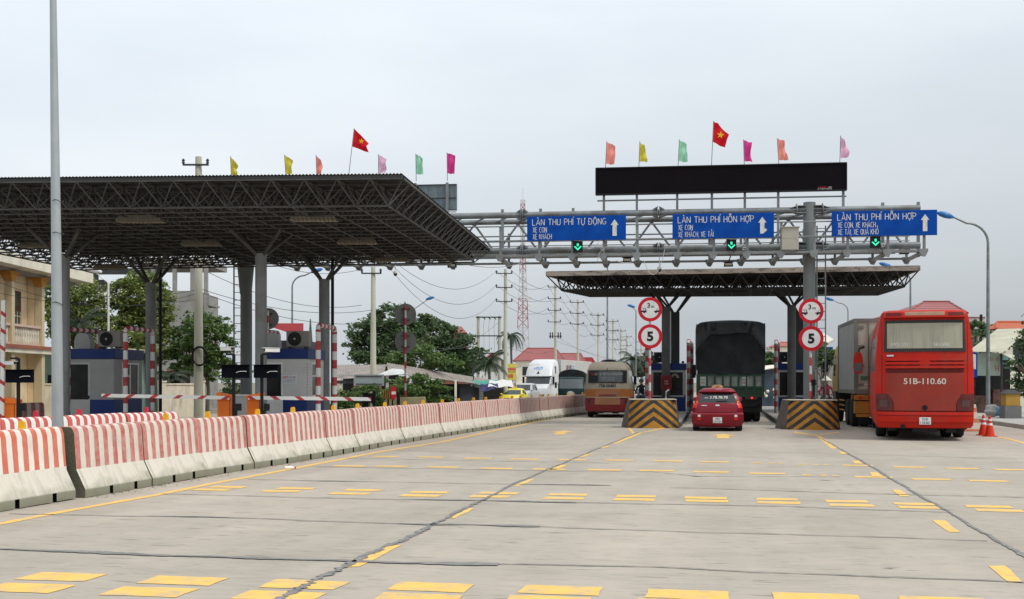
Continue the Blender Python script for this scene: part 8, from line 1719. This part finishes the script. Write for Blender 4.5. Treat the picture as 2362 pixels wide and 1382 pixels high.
upole(1772, 170, 800, 'thin distant pole between the covered truck and dark booth', .15, .1, 1, .5)
mb = MB()
for k in range(9):
    a0 = k*.7; mb.path([(.30*cos(a)*(1+.08*sin(3*a+a0)), -.26+.02*k*.3, .38*sin(a)*(1+.05*cos(2*a+a0))) for a in [2*pi*q/20 for q in range(21)]], .026, n=5)
b_ = mb.build('cable_coil', black, None); tag(b_, 'coil of black cable hung on the thick concrete pole', 'cable coil'); b_.location = Q(464, 822, 48)
o = thing('transformer_bracket', Q(1281,776,125.7), 'dark switch gear clamped halfway up the four-armed utility pole', 'switch gear'); mb = MB(); mb.bar((-.7,-.15,0),(.7,-.15,0),.08)
for x in (-.55,-.3,.3,.55): mb.lathe([(.04,0),(.09,.1),(.05,.2),(.08,.3),(.03,.45)], (x,-.15,0), n=8); mb.box(x-.07,x+.07,-.23,-.07,-.22,-.04)
mb.build('insulators', dgrey, o)
mb = MB(); o = thing('pole_frame', g(1127, 100), 'twin-pole frame with three crossbars left of the tall utility pole', 'utility pole'); X0 = o.location.x; zf = lambda py: ZW(py,100)-o.location.z; xl, xr = XW(1103,100)-X0, XW(1152,100)-X0
for x in (xl, xr): mb = MB(); mb.path([(x,0,0),(x,0,zf(729))], [.16,.12], n=10); mb.build('pole', pole_c, o)
mb = MB()
for py in (732, 775, 815): mb.bar((xl-.2,-.12,zf(py)), (xr+.2,-.12,zf(py)), .1)
mb.build('crossbar', dgrey, o); mb = MB()
for k in range(3):
    x = xl + (xr-xl)*(.3+.25*k); mb.path([(x,-.2,zf(734)),(x-.1,-.25,zf(755)),(x-.05,-.2,zf(776)),(x-.05,-.2,zf(815))], .012, n=4); mb.bar((x-.15,-.15,zf(732)),(x+.08,-.15,zf(737)),.08)
mb.build('drop_wire', dgrey, o)
# telecom tower
Y = 290; o = thing('telecom_tower', g(1206, Y), 'red and white steel lattice telecom tower standing far behind the gantry', 'tower'); kx = Y/F; H = ZW(462,Y)+.38; rw = lambda z: (19 - 14.2*min(z/(ZW(560,Y)),1)**.9)*kx if z < ZW(560,Y) else 4.8*kx
mr_, mw_ = mat('tower_red', (.42,.12,.15), .6), mat('tower_white', (.55,.55,.55), .6); nb_ = 22; zs = [H*(1-(1-i/nb_)**1.25) for i in range(nb_+1)]
for col_, m_, nm in ((0, mr_, 'red_lattice'), (1, mw_, 'white_lattice')):
    mb = MB()
    for i in range(nb_):
        if (i//3) % 2 != col_: continue
        z0, z1 = zs[i], zs[i+1]; a0, a1 = rw(z0), rw(z1); C0 = [(-a0,-a0),(a0,-a0),(a0,a0),(-a0,a0)]; C1 = [(-a1,-a1),(a1,-a1),(a1,a1),(-a1,a1)]
        for k in range(4):
            k2 = (k+1) % 4; mb.bar((*C0[k],z0),(*C1[k],z1),.16); mb.bar((*C0[k],z0),(*C1[k2],z1),.08); mb.bar((*C0[k2],z0),(*C1[k],z1),.08); mb.bar((*C1[k],z1),(*C1[k2],z1),.08)
    mb.build(nm, m_, o)
mb = MB(); mb.box(-rw(H)-.5,rw(H)+.5,-rw(H)-.5,rw(H)+.5,H-4.2,H-4.0); mb.tube((0,0,H),(0,0,H+3.2),.05,n=5); mb.bar((0,0,0),(0,0,H-6),.35); mb.build('platform_and_mast', mw_, o)
for z, s, lab in ((ZW(684,Y), 1, ''), (ZW(700,Y), .6, ''), (H-3.5, .5, '')): mb = MB(); mb.lathe([(0,.1),(.7*s,-.1),(.75*s,-.2),(0,-.25)], (rw(z)+.5,-1,z), n=14, ax='y'); mb.build('dish_antenna', white, o)
# wires
def wire(name, ends, lab, r=.014, grp='overhead wires'):
    mb = MB(); c0 = Vector(ends[0][0])
    for a, b, sag in ends:
        a = Vector(a); b = Vector(b); n = 14; mb.path([a.lerp(b, t/n) - c0 + Vector((0,0,-4*sag*(t/n)*(1-t/n))) for t in range(n+1)], r, n=4, caps=False)
    o = mb.build(name, mat('wire_grey', (.05,.052,.055), .6), None, sharp=0); o.location = c0; tag(o, lab, 'wire', grp); return o
seq = [1166, 1281, 1333, 1380, 1414, 1432, 1446, 1479]
names = ['tall mossy pole and the four-armed pole', 'four-armed pole and the next pole', 'second and third poles of the row', 'third and fourth poles of the row', 'fourth and fifth poles of the row', 'fifth and sixth poles of the row', 'sixth pole and the hazy farthest pole']
for a, b, nm in zip(seq[:-1], seq[1:], names): wire('power_line', [(PT[a][k][s], PT[b][k][s], .9) for k in range(min(len(PT[a]), len(PT[b]), 3)) for s in (0, 1)], 'sagging wires strung between the ' + nm, .012 + .00004*a/10)
fr_ = [Q(800,590,60), Q(800,612,60), Q(800,632,60)]
wire('power_line', [(Q(905,600,62), PT[1166][0][0], 1.5), (Q(905,612,62), PT[1166][1][0], 1.8), (Q(905,626,62), PT[1166][2][0], 2.0)], 'three sagging wires running from under the left canopy to the tall mossy pole', .014)
wire('power_line', [(PT[861][0][0], PT[458][0][1]+Vector((0,0,-3.0)), .8), (PT[861][0][0]+Vector((0,0,-1.9)), PT[458][0][1]+Vector((0,0,-4.6)), .6), (Q(861,715,62), Q(458,665,48), .5), (Q(861,745,62), Q(458,672,48), .5)], 'thin wires sagging between the thick pole and the pole by the booth', .012)
wire('power_line', [(Q(0,640,45), Q(458,668,48), .5), (Q(0,652,45), Q(458,676,48), .7), (Q(-20,672,44), Q(458,690,48), .4)], 'thin wires crossing in front of the cream house and leafy trees', .009)
wire('power_line', [(Q(861,742,62), Q(1103,792,100), .9), (Q(861,800,62), Q(1152,742,100), 1.2), (Q(1166,800,92), Q(1281,808,126), .4), (Q(1281,786,126), Q(1600,832,200), 1.5), (Q(1281,775,126), Q(1480,815,260), 2), (Q(1380,790,152), Q(1166,850,92), .6)], 'low slack wires over the dark trees and the market shed', .013)
wire('power_line', [(Q(1760,804,110), Q(1600,790,170), .8), (Q(1790,810,110), Q(1740,815,110), .2)], 'thin wire behind the covered truck and the chevron-block signs', .012)
